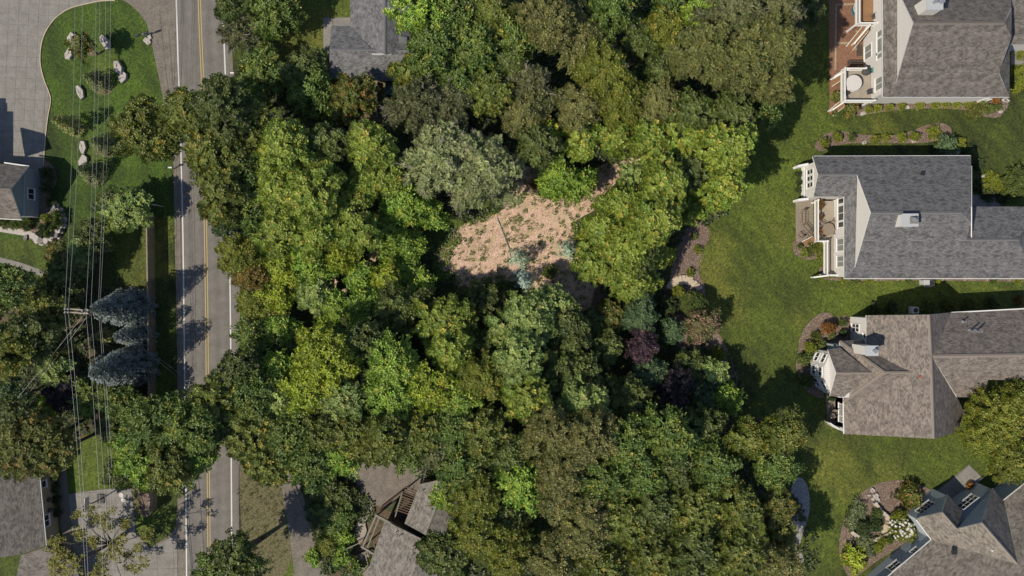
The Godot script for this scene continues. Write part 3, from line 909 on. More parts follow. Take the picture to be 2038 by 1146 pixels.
func scatter(called: String, areas: Array, per_m2: float, t: String, size: float, a: Color, b: Color, label: String, y := 0.02, mat := "leaf", clumpy := true, holes := []):   # ground cover nobody could count, one object
	var xf := []; var cl := []
	var nz := FastNoiseLite.new(); nz.seed = 77; nz.frequency = 0.25
	for list in areas:
		var poly := flat(smooth(list, true, 4))
		var lo := poly[0]; var hi := poly[0]
		for q in poly:
			lo = Vector2(minf(lo.x, q.x), minf(lo.y, q.y)); hi = Vector2(maxf(hi.x, q.x), maxf(hi.y, q.y))
		var n := int((hi.x - lo.x) * (hi.y - lo.y) * per_m2)
		for i in n:
			var p := Vector2(rng.randf_range(lo.x, hi.x), rng.randf_range(lo.y, hi.y))
			if clumpy and nz.get_noise_2d(p.x, p.y) < rng.randf_range(-0.5, 0.25): continue
			if not Geometry2D.is_point_in_polygon(p, poly): continue
			var out := false
			for hole in holes:
				if Geometry2D.is_point_in_polygon(p, hole): out = true
			if out: continue
			var s := size * rng.randf_range(0.5, 1.4)
			xf.append(Transform3D(Basis(Vector3.UP, rng.randf() * TAU).rotated(Vector3(1, 0, 0), rng.randf_range(-0.3, 0.3)) * s, Vector3(p.x, y + rng.randf() * 0.12 * size, p.y)))
			cl.append(a.lerp(b, rng.randf()) * rng.randf_range(0.75, 1.25))
	var mm := MultiMesh.new()
	mm.transform_format = MultiMesh.TRANSFORM_3D
	mm.use_colors = true
	mm.mesh = tufts[t]
	mm.instance_count = xf.size()
	for i in xf.size():
		mm.set_instance_transform(i, xf[i])
		mm.set_instance_color(i, cl[i])
	var o := MultiMeshInstance3D.new()
	o.name = numbered(called)
	o.multimesh = mm
	o.material_override = M[mat]
	add_child(o)
	tag(o, label, "ground cover", "", "stuff")


# ================================================================ trees
func build_woods():
	var g := ""
	# along the east side of the road, north to south
	g = "trees along the east edge of the road"
	tree("leafy_tree", "maple", 545, 18, 56, "dark green tree at the top edge, between road and grey-roofed house", g, 6.0)
	tree("leafy_tree", "greypine", 478, 72, 34, "blue-green feathery tree close to the road's edge near the top", g, 5.0)
	tree("leafy_tree", "dark", 462, 22, 26, "narrow dark tree at the top edge right beside the road", g, 7.0)
	tree("leafy_tree", "maple", 520, 148, 48, "broad green tree south-west of the grey house's front lawn", g, 5.0)
	tree("leafy_tree", "dark", 602, 138, 42, "dark tree whose shadow falls on the grey house's west end", g, 5.5)
	tree("leafy_tree", "maple", 622, 185, 48, "shaded green tree under the south-west corner of the grey house", g, 6.0)
	tree("leafy_tree", "rust", 706, 196, 44, "yellow-green tree growing just south of the grey-roofed house", g, 8.0)
	tree("leafy_tree", "oak", 288, 262, 54, "olive tree reaching over the lawn on the road's west side", "trees overhanging the road", 11.0)
	tree("leafy_tree", "oak", 388, 236, 46, "olive-green crown hanging over the middle of the road near the top", "trees overhanging the road", 13.0)
	tree("leafy_tree", "oak", 340, 282, 36, "small crown bridging the road's west white line", "trees overhanging the road", 10.0)
	tree("leafy_tree", "dark", 452, 228, 58, "dark tree at the road's east edge where canopy closes over it", g, 14.0)
	tree("leafy_tree", "oak", 505, 262, 50, "olive tree just outside the north-west corner of the bright lot", g)
	tree("leafy_tree", "oak", 436, 310, 54, "green crown covering the road's east lane below the overhang", g, 13.0)
	tree("leafy_tree", "maple", 492, 335, 46, "green tree squeezed between road lane canopy and the bright lot", g)
	tree("leafy_tree", "oak", 452, 392, 50, "olive-green tree whose edge nearly touches the yellow centre lines", g, 13.0)
	tree("leafy_tree", "maple", 505, 425, 40, "green tree behind the blue-green roadside bush", g)
	tree("leafy_tree", "gold", 478, 505, 40, "golden yellow-green tree leaning to the road's east edge", "", 8.0)
	tree("leafy_tree", "amber", 498, 545, 34, "small amber brown tree just south of the golden roadside tree", "", 7.0)
	shrub("roadside_shrub", "teal", 443, 455, 20, "blue-green bush at the road's east edge", "", 3.0)
	tree("leafy_tree", "gold", 506, 610, 30, "olive gold young tree on the roadside bank", g, 6.0)
	tree("leafy_tree", "maple", 506, 672, 34, "small green tree beside the road, south of the roadside bank", g, 7.0)
	tree("leafy_tree", "dark", 480, 735, 42, "dark green tree at the road's east edge above the lower overhang", g, 11.0)
	tree("leafy_tree", "maple", 515, 790, 50, "green tree at the south-west corner of the bright lot", g)

	# the lot, north-west oaks
	g = "yellow-green oaks filling the lot's north-west"
	tree("oak_tree", "lightened_oak", 578, 306, 54, "sunlit oak in the lot's north-west corner", g, 14.0)
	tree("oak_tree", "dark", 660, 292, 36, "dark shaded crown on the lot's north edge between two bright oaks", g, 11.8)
	tree("oak_tree", "lightened_oak", 634, 322, 44, "sunlit oak east of the corner oak, along a dark gap", g)
	tree("oak_tree", "lightened_oak", 742, 298, 44, "bright oak on the lot's north edge, just west of the big pale pine", g, 14.0)
	tree("oak_tree", "lightened_oak", 760, 352, 46, "bright oak touching the pale pine's west side", g)
	tree("oak_tree", "lightened_oak", 566, 384, 48, "sunlit oak at the lot's west edge, second from the corner", g)
	tree("oak_tree", "lightened_oak", 632, 392, 54, "large sunlit oak in the middle of the north-west grove", g, 14.5)
	tree("oak_tree", "lightened_oak", 702, 392, 44, "sunlit oak in a hollow, east of the grove's largest oak", g, 11.0)
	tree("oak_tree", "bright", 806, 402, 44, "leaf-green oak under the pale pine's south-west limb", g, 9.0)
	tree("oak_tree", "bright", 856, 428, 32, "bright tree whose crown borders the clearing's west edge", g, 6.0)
	tree("oak_tree", "lightened_oak", 566, 462, 48, "sunlit oak at the lot's west edge, third from the corner", g)
	tree("oak_tree", "lightened_oak", 636, 464, 48, "sunlit oak south of the grove's largest oak", g)
	tree("oak_tree", "lightened_oak", 706, 455, 46, "sunlit oak halfway between the west edge and the clearing", g)
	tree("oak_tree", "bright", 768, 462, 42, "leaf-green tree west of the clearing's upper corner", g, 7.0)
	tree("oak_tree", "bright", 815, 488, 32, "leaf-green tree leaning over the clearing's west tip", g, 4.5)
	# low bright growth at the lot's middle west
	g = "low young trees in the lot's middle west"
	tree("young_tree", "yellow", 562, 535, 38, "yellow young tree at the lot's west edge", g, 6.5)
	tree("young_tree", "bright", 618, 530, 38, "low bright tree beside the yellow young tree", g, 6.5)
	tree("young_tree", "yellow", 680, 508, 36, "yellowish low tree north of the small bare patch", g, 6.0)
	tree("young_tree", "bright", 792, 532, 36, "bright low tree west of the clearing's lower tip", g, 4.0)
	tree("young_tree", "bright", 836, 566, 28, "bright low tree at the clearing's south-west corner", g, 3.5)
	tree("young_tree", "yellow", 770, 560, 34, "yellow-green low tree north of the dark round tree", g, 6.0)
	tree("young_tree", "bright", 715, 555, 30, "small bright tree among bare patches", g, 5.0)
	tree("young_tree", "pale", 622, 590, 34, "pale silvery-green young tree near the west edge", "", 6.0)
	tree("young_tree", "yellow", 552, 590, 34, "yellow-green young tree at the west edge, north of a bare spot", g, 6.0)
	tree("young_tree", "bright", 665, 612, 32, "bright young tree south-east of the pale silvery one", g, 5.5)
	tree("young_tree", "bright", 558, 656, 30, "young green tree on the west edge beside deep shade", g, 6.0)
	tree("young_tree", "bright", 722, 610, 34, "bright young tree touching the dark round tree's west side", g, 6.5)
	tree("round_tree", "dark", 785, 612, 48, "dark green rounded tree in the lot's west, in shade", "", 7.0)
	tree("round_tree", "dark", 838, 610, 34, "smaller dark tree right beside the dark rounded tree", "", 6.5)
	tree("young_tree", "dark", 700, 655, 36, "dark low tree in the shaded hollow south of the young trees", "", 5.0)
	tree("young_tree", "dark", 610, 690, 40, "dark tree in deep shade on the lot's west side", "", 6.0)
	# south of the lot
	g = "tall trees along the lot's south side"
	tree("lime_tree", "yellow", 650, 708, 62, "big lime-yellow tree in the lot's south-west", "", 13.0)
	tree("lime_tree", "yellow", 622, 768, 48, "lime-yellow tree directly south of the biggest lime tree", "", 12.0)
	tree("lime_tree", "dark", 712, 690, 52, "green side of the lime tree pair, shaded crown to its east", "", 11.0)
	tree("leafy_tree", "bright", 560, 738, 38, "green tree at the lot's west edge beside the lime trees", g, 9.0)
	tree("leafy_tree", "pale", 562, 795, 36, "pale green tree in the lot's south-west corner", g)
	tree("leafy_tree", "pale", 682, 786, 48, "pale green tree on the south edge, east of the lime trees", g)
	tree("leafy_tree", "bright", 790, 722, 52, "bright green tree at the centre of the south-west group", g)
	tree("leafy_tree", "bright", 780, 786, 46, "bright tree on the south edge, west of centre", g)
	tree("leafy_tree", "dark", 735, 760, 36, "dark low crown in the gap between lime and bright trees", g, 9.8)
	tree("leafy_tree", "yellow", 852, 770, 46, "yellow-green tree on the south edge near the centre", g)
	tree("oak_tree", "lightened_oak", 884, 640, 54, "sunlit oak south of the clearing, west of the pale broad tree", g, 9.0)
	tree("oak_tree", "lightened_oak", 900, 700, 46, "sunlit oak south of the other clearing-side oak", g, 10.0)
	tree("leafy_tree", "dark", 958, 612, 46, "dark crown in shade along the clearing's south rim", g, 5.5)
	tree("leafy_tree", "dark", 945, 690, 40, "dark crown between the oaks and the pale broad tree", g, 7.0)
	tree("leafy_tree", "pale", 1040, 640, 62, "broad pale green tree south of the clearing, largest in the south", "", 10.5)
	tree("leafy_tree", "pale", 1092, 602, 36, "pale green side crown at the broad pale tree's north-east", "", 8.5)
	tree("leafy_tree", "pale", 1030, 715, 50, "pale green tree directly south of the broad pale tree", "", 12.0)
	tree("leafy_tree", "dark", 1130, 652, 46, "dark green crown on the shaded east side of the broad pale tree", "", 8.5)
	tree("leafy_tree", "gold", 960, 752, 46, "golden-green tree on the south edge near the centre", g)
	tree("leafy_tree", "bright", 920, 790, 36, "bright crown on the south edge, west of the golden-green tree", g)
	tree("leafy_tree", "lightened_oak", 1046, 785, 52, "sunlit oak on the south edge under the pale trees", g)
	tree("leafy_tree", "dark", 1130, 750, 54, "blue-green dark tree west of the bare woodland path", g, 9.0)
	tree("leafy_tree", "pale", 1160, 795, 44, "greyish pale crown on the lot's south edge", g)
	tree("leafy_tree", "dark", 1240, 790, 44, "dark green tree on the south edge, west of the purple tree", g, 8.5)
	# north-east of the lot
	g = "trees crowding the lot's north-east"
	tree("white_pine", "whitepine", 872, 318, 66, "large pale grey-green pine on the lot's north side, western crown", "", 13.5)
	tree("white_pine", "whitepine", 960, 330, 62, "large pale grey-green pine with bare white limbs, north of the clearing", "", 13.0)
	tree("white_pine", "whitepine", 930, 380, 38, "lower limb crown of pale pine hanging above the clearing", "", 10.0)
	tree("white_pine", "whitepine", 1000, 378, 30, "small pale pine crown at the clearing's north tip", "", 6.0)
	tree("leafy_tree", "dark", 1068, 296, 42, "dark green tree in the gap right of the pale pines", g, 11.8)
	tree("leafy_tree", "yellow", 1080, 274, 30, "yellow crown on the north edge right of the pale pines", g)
	tree("leafy_tree", "lightened_oak", 1150, 278, 42, "sunlit oak on the north edge, left of centre right", g, 10.0)
	tree("leafy_tree", "lightened_oak", 1222, 278, 38, "sunlit oak on the north edge above the orange litter strip", g, 10.0)
	tree("leafy_tree", "lightened_oak", 1290, 290, 44, "sunlit oak on the north edge, third from the right corner", g)
	tree("leafy_tree", "lightened_oak", 1358, 292, 48, "sunlit oak on the north edge, second from the right corner", g)
	tree("leafy_tree", "lightened_oak", 1432, 300, 52, "sunlit oak in the lot's north-east corner, over the lawn", g, 14.0)
	tree("leafy_tree", "lightened_oak", 1425, 372, 48, "sunlit oak whose shadow falls on the lawn's west edge", g, 10.5)
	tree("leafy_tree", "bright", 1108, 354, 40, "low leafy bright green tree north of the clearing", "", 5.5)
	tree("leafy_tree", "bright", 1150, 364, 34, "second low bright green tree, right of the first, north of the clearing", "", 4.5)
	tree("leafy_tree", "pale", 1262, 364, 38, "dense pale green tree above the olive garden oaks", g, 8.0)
	tree("oak_tree", "lightened_oak", 1312, 372, 50, "sunlit oak at the middle of the north-east grove", g, 14.0)
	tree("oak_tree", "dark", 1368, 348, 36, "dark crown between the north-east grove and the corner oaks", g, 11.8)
	tree("oak_tree", "lightened_oak", 1366, 412, 36, "sunlit oak beside the mulch bed's north end", g, 8.0)
	tree("oak_tree", "lightened_oak", 1228, 412, 40, "oak at the clearing's east edge, upper crown", g, 10.0)
	tree("oak_tree", "lightened_oak", 1290, 440, 52, "big sunlit oak in the middle of the eastern grove", g, 14.5)
	tree("oak_tree", "lightened_oak", 1190, 464, 44, "oak overhanging the clearing's east edge", g, 10.0)
	tree("oak_tree", "lightened_oak", 1240, 492, 46, "oak south of the eastern grove's big oak", g)
	tree("oak_tree", "lightened_oak", 1186, 528, 40, "oak crown above the clearing's south-east corner", g, 9.5)
	tree("oak_tree", "lightened_oak", 1296, 512, 30, "oak right beside the mulch bed, above the stone arc", g, 5.5)
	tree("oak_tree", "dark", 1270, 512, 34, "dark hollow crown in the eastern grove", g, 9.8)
	tree("oak_tree", "lightened_oak", 1244, 552, 42, "sunlit oak at the southern end of the eastern grove", g, 8.0)
	tree("oak_tree", "lightened_oak", 1284, 562, 24, "small oak just left of the stone arc", g, 4.5)

	# woods north of the lot
	g = "trees north of the lot, behind the grey house"
	tree("leafy_tree", "bright", 848, 36, 56, "bright green tree overlapping the grey house's roof at the top", g, 13.0)
	tree("leafy_tree", "maple", 905, 30, 54, "green tree at the top edge, second right of the grey house", g)
	tree("leafy_tree", "maple", 862, 105, 52, "green tree against the grey house's south-east roof corner", g, 13.0)
	tree("leafy_tree", "oak", 828, 160, 44, "olive tree beside the dark green storage box", g, 11.0)
	tree("leafy_tree", "maple", 940, 100, 54, "large green tree two crowns right of the grey house", g)
	tree("leafy_tree", "oak", 975, 40, 48, "olive crown at the top, left of a tan-green tree", g)
	tree("white_pine", "greypine", 830, 222, 52, "grey-green pine just north of the lot's pale pines", "", 13.0)
	tree("leafy_tree", "greypine", 895, 222, 44, "greyish crown north of the pale pines, right of the grey-green pine", g, 12.0)
	tree("leafy_tree", "maple", 912, 168, 46, "green tree above the greyish crowns north of the lot", g)
	tree("leafy_tree", "oak", 965, 190, 50, "olive tree north of the lot, left of the tufted pine", g)
	tree("leafy_tree", "tan", 1090, 52, 56, "tan-green tree at the top, centre of the northern woods", g, 14.0)
	tree("leafy_tree", "maple", 1025, 78, 46, "green tree left of the tan-green tree in the northern woods", g)
	tree("leafy_tree", "tan", 1146, 88, 50, "tan-green tree right of centre in the northern woods", g)
	tree("pine_tree", "greypine", 1052, 178, 42, "tufted pale pine north of the lot's centre", "", 11.0)
	tree("leafy_tree", "dark", 1010, 135, 36, "dark crown in a hollow of the northern woods", g, 10.8)
	tree("leafy_tree", "tan", 1042, 234, 46, "tan crown directly below the tufted pale pine", g)
	tree("leafy_tree", "gold", 1196, 152, 54, "golden-green tree left of the dark gap north of the lot", g, 13.0)
	tree("leafy_tree", "tan", 1150, 220, 48, "tan-green tree on the lot's north boundary, at the centre", g)
	tree("leafy_tree", "gold", 1232, 210, 50, "golden-green tree right on the lot's north boundary", g)
	tree("leafy_tree", "maple", 1212, 30, 46, "green tree at the top edge left of the dark gap", g)
	tree("leafy_tree", "gold", 1318, 62, 42, "golden crown at the right of the dark gap, northern woods", g, 11.0)
	tree("leafy_tree", "maple", 1330, 12, 40, "green tree at the top edge, right of the dark gap", g)
	tree("leafy_tree", "dark", 1272, 92, 40, "dark crown down in the gap of the northern woods", g, 9.8)
	tree("leafy_tree", "dark", 1308, 150, 38, "dark low crown west of the olive pines", g, 9.8)
	tree("leafy_tree", "tan", 1302, 212, 44, "tan crown on the lot's north boundary, left of the olive pines", g)
	tree("leafy_tree", "dark", 1368, 232, 44, "dark green tree below the olive pines on the north boundary", g, 11.8)
	tree("leafy_tree", "dark", 1444, 235, 46, "dark leafy tree under the olive pines' south edge", g, 11.8)
	tree("leafy_tree", "maple", 1505, 225, 34, "dark tree at the lawn's edge just above the lot's corner", g, 9.0)
	g = "olive pines at the north-east edge of the woods"
	tree("olive_pine", "pine", 1392, 118, 62, "olive pine in the northern woods, leftmost of the olive pines", g, 15.0)
	tree("olive_pine", "pine", 1470, 130, 58, "olive pine in the middle of the group beside the lawn", g, 15.5)
	tree("olive_pine", "pine", 1532, 100, 52, "olive pine whose shadow reaches over the lawn to the brick patio", g, 15.0)
	tree("olive_pine", "pine", 1512, 168, 46, "olive pine at the south end of the group beside the lawn", g, 13.0)
	tree("olive_pine", "greypine", 1442, 40, 62, "grey-green pine at the top of the olive pine group", "", 14.0)
	tree("olive_pine", "greypine", 1532, 30, 52, "grey-green pine nearest the brick patio at the top", "", 13.0)
	tree("leafy_tree", "dark", 1598, 26, 30, "small dark blue-green tree in the pines' shade by the patio", "", 7.0)
	tree("leafy_tree", "bright", 1390, 28, 40, "bright green crown left of the grey-green pines at the top", "", 12.0)

	# west of the road
	g = "trees in the yard west of the fence"
	tree("leafy_tree", "oak", 88, 612, 48, "yellow-green tree left of the utility pole", g, 6.5)
	tree("leafy_tree", "dark", 128, 574, 36, "dark green tree in shade between wires and yellow-green tree", g, 5.0)
	tree("leafy_tree", "maple", 22, 572, 46, "green tree at the left edge above the yellow-green tree", g)
	tree("leafy_tree", "dark", 60, 672, 52, "dark green tree in the middle of the west yard", g, 9.8)
	tree("leafy_tree", "gold", 24, 705, 46, "golden tree at the left edge of the west yard", g)
	tree("leafy_tree", "rust", 118, 686, 28, "small tree with orange leaves left of the wires", g, 5.0)
	tree("leafy_tree", "teal", 24, 786, 38, "grey-green tree at the left edge below the golden tree", g, 7.0)
	tree("leafy_tree", "pale", 118, 738, 30, "pale green small tree beside the slanting service wires", g, 6.0)
	tree("leafy_tree", "darkpurple", 128, 782, 32, "dark purple-leaved tree west of the power wires", "", 6.0)
	tree("leafy_tree", "bright", 92, 812, 26, "bright small tree beside the dark purple-leaved tree", g, 5.0)
	tree("leafy_tree", "rust", 58, 880, 66, "large tree turning orange over the lower-left house's roof", "", 11.0)
	tree("leafy_tree", "rust", 118, 888, 44, "tree turning orange beside the lower-left lawn", "", 10.0)
	tree("leafy_tree", "dark", 44, 828, 38, "dark crown at the upper side of the orange-turning trees", g, 9.8)
	tree("leafy_tree", "maple", 182, 790, 38, "green tree beneath the power wires, left of the lower lawn", g, 6.0)
	tree("leafy_tree", "maple", 245, 800, 36, "green tree between the lower blue spruce and the fence", g, 6.5)
	tree("leafy_tree", "dark", 240, 850, 34, "dark tree at the fence, south of the blue spruces", g, 6.0)
	tree("leafy_tree", "pale", 252, 420, 44, "pale grey-green tree at the fence's north end", "", 5.5)
	tree("leafy_tree", "dark", 224, 412, 34, "dark green half of the tree pair at the fence's north end", "", 5.0)
	tree("leafy_tree", "dark", 180, 478, 36, "leafy tree below the wires, south of the stone terrace", g, 4.5)
	tree("leafy_tree", "pale", 168, 498, 26, "pale leafy tree under the wires, next to the shaded one", g, 4.5)
	tree("leafy_tree", "rust", 122, 508, 28, "small tree with orange tips south of the stone terrace", g, 4.0)
	tree("leafy_tree", "dark", 130, 540, 34, "dark tree in the row's shade beneath the wires", g, 5.0)
	tree("small_tree", "rust", 166, 92, 22, "small orange-leaved tree among the boulders on the oval lawn", "", 4.5)
	spruce("young_larch", 158, 255, 1.35, 5.5, Color(0.15, 0.19, 0.045), Color(0.28, 0.28, 0.08), "slender green-gold conifer leaning towards the forecourt", "", 0.8)
	# lower road overhang
	g = "trees overhanging the road's lower end"
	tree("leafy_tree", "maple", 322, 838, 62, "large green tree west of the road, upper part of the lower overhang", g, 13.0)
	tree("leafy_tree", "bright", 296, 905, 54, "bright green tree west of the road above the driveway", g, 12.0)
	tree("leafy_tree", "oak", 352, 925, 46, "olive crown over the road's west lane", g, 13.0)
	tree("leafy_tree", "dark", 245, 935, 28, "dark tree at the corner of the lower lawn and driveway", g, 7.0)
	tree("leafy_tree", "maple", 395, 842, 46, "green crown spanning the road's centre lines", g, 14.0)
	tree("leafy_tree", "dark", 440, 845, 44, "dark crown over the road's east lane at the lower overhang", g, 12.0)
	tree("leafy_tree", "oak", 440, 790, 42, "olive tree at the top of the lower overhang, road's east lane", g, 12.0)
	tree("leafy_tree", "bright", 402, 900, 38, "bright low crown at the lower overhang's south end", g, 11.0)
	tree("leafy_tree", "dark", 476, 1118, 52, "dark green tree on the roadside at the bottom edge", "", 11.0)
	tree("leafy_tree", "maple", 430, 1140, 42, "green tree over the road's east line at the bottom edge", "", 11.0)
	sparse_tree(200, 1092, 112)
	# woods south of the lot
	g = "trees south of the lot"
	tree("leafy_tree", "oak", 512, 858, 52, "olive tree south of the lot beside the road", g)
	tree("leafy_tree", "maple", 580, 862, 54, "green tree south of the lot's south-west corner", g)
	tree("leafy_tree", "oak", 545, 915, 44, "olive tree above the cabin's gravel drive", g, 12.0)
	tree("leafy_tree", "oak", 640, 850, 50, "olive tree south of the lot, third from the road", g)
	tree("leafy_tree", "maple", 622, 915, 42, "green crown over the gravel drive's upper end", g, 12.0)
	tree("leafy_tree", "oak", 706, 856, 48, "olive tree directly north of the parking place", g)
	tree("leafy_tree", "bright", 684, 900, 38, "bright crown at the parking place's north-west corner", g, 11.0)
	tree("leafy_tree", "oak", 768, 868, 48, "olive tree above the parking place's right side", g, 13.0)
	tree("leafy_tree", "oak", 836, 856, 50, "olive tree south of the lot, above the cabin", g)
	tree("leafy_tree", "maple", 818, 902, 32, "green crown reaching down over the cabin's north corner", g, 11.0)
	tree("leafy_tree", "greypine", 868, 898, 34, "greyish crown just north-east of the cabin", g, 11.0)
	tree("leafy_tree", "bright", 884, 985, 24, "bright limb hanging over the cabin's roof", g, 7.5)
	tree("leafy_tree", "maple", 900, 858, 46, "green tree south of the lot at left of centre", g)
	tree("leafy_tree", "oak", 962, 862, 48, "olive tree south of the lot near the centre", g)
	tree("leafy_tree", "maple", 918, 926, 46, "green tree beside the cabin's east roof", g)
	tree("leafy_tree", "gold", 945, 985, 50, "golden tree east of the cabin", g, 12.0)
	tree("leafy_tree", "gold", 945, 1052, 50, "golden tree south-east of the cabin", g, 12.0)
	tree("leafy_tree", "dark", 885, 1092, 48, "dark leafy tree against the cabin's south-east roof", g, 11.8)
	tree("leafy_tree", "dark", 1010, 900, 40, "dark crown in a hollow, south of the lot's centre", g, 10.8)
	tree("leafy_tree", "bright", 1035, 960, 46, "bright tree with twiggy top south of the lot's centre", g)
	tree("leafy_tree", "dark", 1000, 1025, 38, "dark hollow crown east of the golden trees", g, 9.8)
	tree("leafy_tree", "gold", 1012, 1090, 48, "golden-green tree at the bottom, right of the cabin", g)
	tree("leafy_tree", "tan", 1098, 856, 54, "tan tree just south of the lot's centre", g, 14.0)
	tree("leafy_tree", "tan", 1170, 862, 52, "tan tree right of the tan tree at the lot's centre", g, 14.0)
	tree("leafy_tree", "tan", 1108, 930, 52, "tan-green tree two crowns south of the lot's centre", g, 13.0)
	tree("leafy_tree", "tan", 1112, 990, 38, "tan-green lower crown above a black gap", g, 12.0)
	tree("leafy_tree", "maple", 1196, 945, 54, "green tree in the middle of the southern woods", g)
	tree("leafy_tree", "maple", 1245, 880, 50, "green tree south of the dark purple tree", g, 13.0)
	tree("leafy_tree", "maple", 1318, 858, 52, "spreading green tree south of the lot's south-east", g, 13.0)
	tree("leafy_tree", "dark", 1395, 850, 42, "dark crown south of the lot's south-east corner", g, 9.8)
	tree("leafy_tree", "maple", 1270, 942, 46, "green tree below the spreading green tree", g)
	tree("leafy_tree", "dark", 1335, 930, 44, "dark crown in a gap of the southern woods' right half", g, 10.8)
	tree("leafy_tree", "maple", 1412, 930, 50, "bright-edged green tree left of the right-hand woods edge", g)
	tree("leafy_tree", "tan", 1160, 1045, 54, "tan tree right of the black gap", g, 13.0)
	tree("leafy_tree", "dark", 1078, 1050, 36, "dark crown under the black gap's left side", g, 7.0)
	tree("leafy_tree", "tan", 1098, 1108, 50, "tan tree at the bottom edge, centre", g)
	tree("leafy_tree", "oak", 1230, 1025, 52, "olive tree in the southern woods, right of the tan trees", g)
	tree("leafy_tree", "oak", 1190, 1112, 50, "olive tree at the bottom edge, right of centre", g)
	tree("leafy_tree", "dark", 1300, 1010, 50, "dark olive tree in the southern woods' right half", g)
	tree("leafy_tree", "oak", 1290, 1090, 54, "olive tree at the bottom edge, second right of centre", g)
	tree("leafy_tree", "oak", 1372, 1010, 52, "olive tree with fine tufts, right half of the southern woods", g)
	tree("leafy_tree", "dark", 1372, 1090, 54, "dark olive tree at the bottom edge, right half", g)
	tree("leafy_tree", "oak", 1452, 1000, 50, "olive tree two crowns left of the pebble bed", g)
	tree("leafy_tree", "oak", 1456, 1085, 54, "olive tree at the bottom edge, left of the right woods edge", g)
	tree("leafy_tree", "oak", 1478, 868, 44, "olive tree just below the lot's south-east corner", g, 11.0)
	tree("leafy_tree", "oak", 1540, 856, 46, "tree at the woods' right edge whose shadow crosses the lawn", g, 12.0)
	tree("leafy_tree", "maple", 1528, 922, 44, "green tree at the woods' right edge, above the pebble bed", g, 12.0)
	tree("leafy_tree", "rust", 1540, 1000, 34, "orange-tinged tree left of the pebble bed's upper end", "", 8.0)
	tree("leafy_tree", "rust", 1548, 1052, 32, "orange-tinged tree left of the pebble bed's middle", "", 7.0)
	tree("leafy_tree", "tan", 1545, 1118, 46, "tan-green tree at the bottom edge beside the pebble bed", g, 10.0)
	# garden end of the lot
	tree("small_tree", "teal", 1275, 628, 36, "pale blue-green small tree above the purple tree", "", 5.5)
	tree("purple_tree", "purple", 1276, 686, 33, "purple-leaved tree in the lot's garden corner", "", 6.0)
	tree("purple_tree", "darkpurple", 1342, 772, 36, "nearly black purple tree near the lot's south-east corner", "", 6.5)
	tree("small_tree", "teal", 1290, 738, 32, "blue-green small tree between the two purple trees", "", 5.5)
	tree("small_tree", "rosy", 1396, 648, 34, "round tree flushed pink and tan beside the lawn", "", 4.5)
	tree("small_tree", "teal", 1340, 656, 24, "small dense green tree left of the pink-flushed tree", "", 4.0)
	tree("small_tree", "dark", 1375, 735, 38, "dark green small tree below the pink-flushed tree", "", 4.0)
	tree("small_tree", "pale", 1418, 742, 28, "pale yellow-green small tree by the lot's south-east lawn", "", 4.5)
	tree("small_tree", "teal", 1402, 786, 32, "blue-green small tree in the lot's south-east corner", "", 5.0)
	tree("small_tree", "bright", 1446, 792, 28, "bright small tree at the very south-east corner of the lot", "", 5.5)
	tree("small_tree", "dark", 1205, 692, 32, "dark green small tree left of the purple tree", "", 5.5)
	tree("small_tree", "rust", 1216, 626, 28, "small tree with orange leaves east of the bare path", "", 4.5)
	tree("small_tree", "dark", 1180, 640, 26, "dark small tree beside the bare woodland path", "", 4.5)
	# far right
	tree("leafy_tree", "gold", 1972, 836, 64, "large yellow-green tree beside the tan house's lower right corner", "", 9.0)
	tree("leafy_tree", "gold", 2020, 800, 46, "yellow-green tree at the right edge against the tan house", "", 9.0)
	tree("leafy_tree", "gold", 2000, 910, 46, "yellow-green tree above the blue house's front walk", "", 8.0)

	var clear := [[872, 520], [895, 475], [935, 440], [985, 425], [1010, 405], [1030, 350], [1060, 325], [1090, 330], [1070, 385], [1120, 388], [1190, 330], [1290, 318], [1230, 360], [1195, 400], [1180, 420], [1150, 440], [1145, 490], [1180, 560], [1200, 620], [1130, 620], [1080, 600], [1020, 560], [960, 570], [925, 590], [905, 560]]
	var bare := [flat(smooth(clear, true, 4)), flat([[1395, 440], [1412, 470], [1398, 500], [1390, 540], [1402, 568], [1404, 590], [1396, 620], [1330, 600], [1330, 560], [1346, 500], [1370, 450]]), flat([[735, 490], [765, 486], [765, 505], [748, 520], [728, 508]]), flat([[1185, 560], [1215, 600], [1195, 690], [1170, 700], [1172, 620]])]
	# ground cover under the trees
	var woods := [[468, -30], [478, 120], [640, 150], [660, 240], [790, 240], [800, 100], [850, -30], [1590, -30], [1590, 60], [1550, 180], [1490, 300], [1445, 420], [1395, 452], [1380, 520], [1330, 600], [1340, 660], [1450, 700], [1500, 830], [1560, 880], [1570, 960], [1580, 1160], [900, 1160], [880, 1100], [900, 1000], [860, 930], [700, 920], [560, 930], [482, 920], [478, 760], [484, 560]]
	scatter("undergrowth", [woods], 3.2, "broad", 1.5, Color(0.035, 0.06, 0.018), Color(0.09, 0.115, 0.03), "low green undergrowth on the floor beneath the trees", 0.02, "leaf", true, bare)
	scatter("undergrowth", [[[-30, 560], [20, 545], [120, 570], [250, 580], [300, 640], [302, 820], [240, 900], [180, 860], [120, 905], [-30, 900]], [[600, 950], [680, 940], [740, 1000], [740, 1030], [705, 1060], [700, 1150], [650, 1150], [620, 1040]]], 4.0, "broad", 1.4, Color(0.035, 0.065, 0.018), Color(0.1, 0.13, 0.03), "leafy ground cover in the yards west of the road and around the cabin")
	# the clearing's chips, leaves and seedlings
	scatter("fallen_leaves", [clear], 22.0, "chip", 0.75, Color(0.34, 0.2, 0.12), Color(0.85, 0.68, 0.54), "pinkish dry leaves and chips strewn over the clearing", 0.02, "chips", false)
	scatter("seedlings", [clear], 2.6, "small", 1.0, Color(0.1, 0.16, 0.03), Color(0.22, 0.27, 0.06), "small green seedlings sprouting in the clearing")
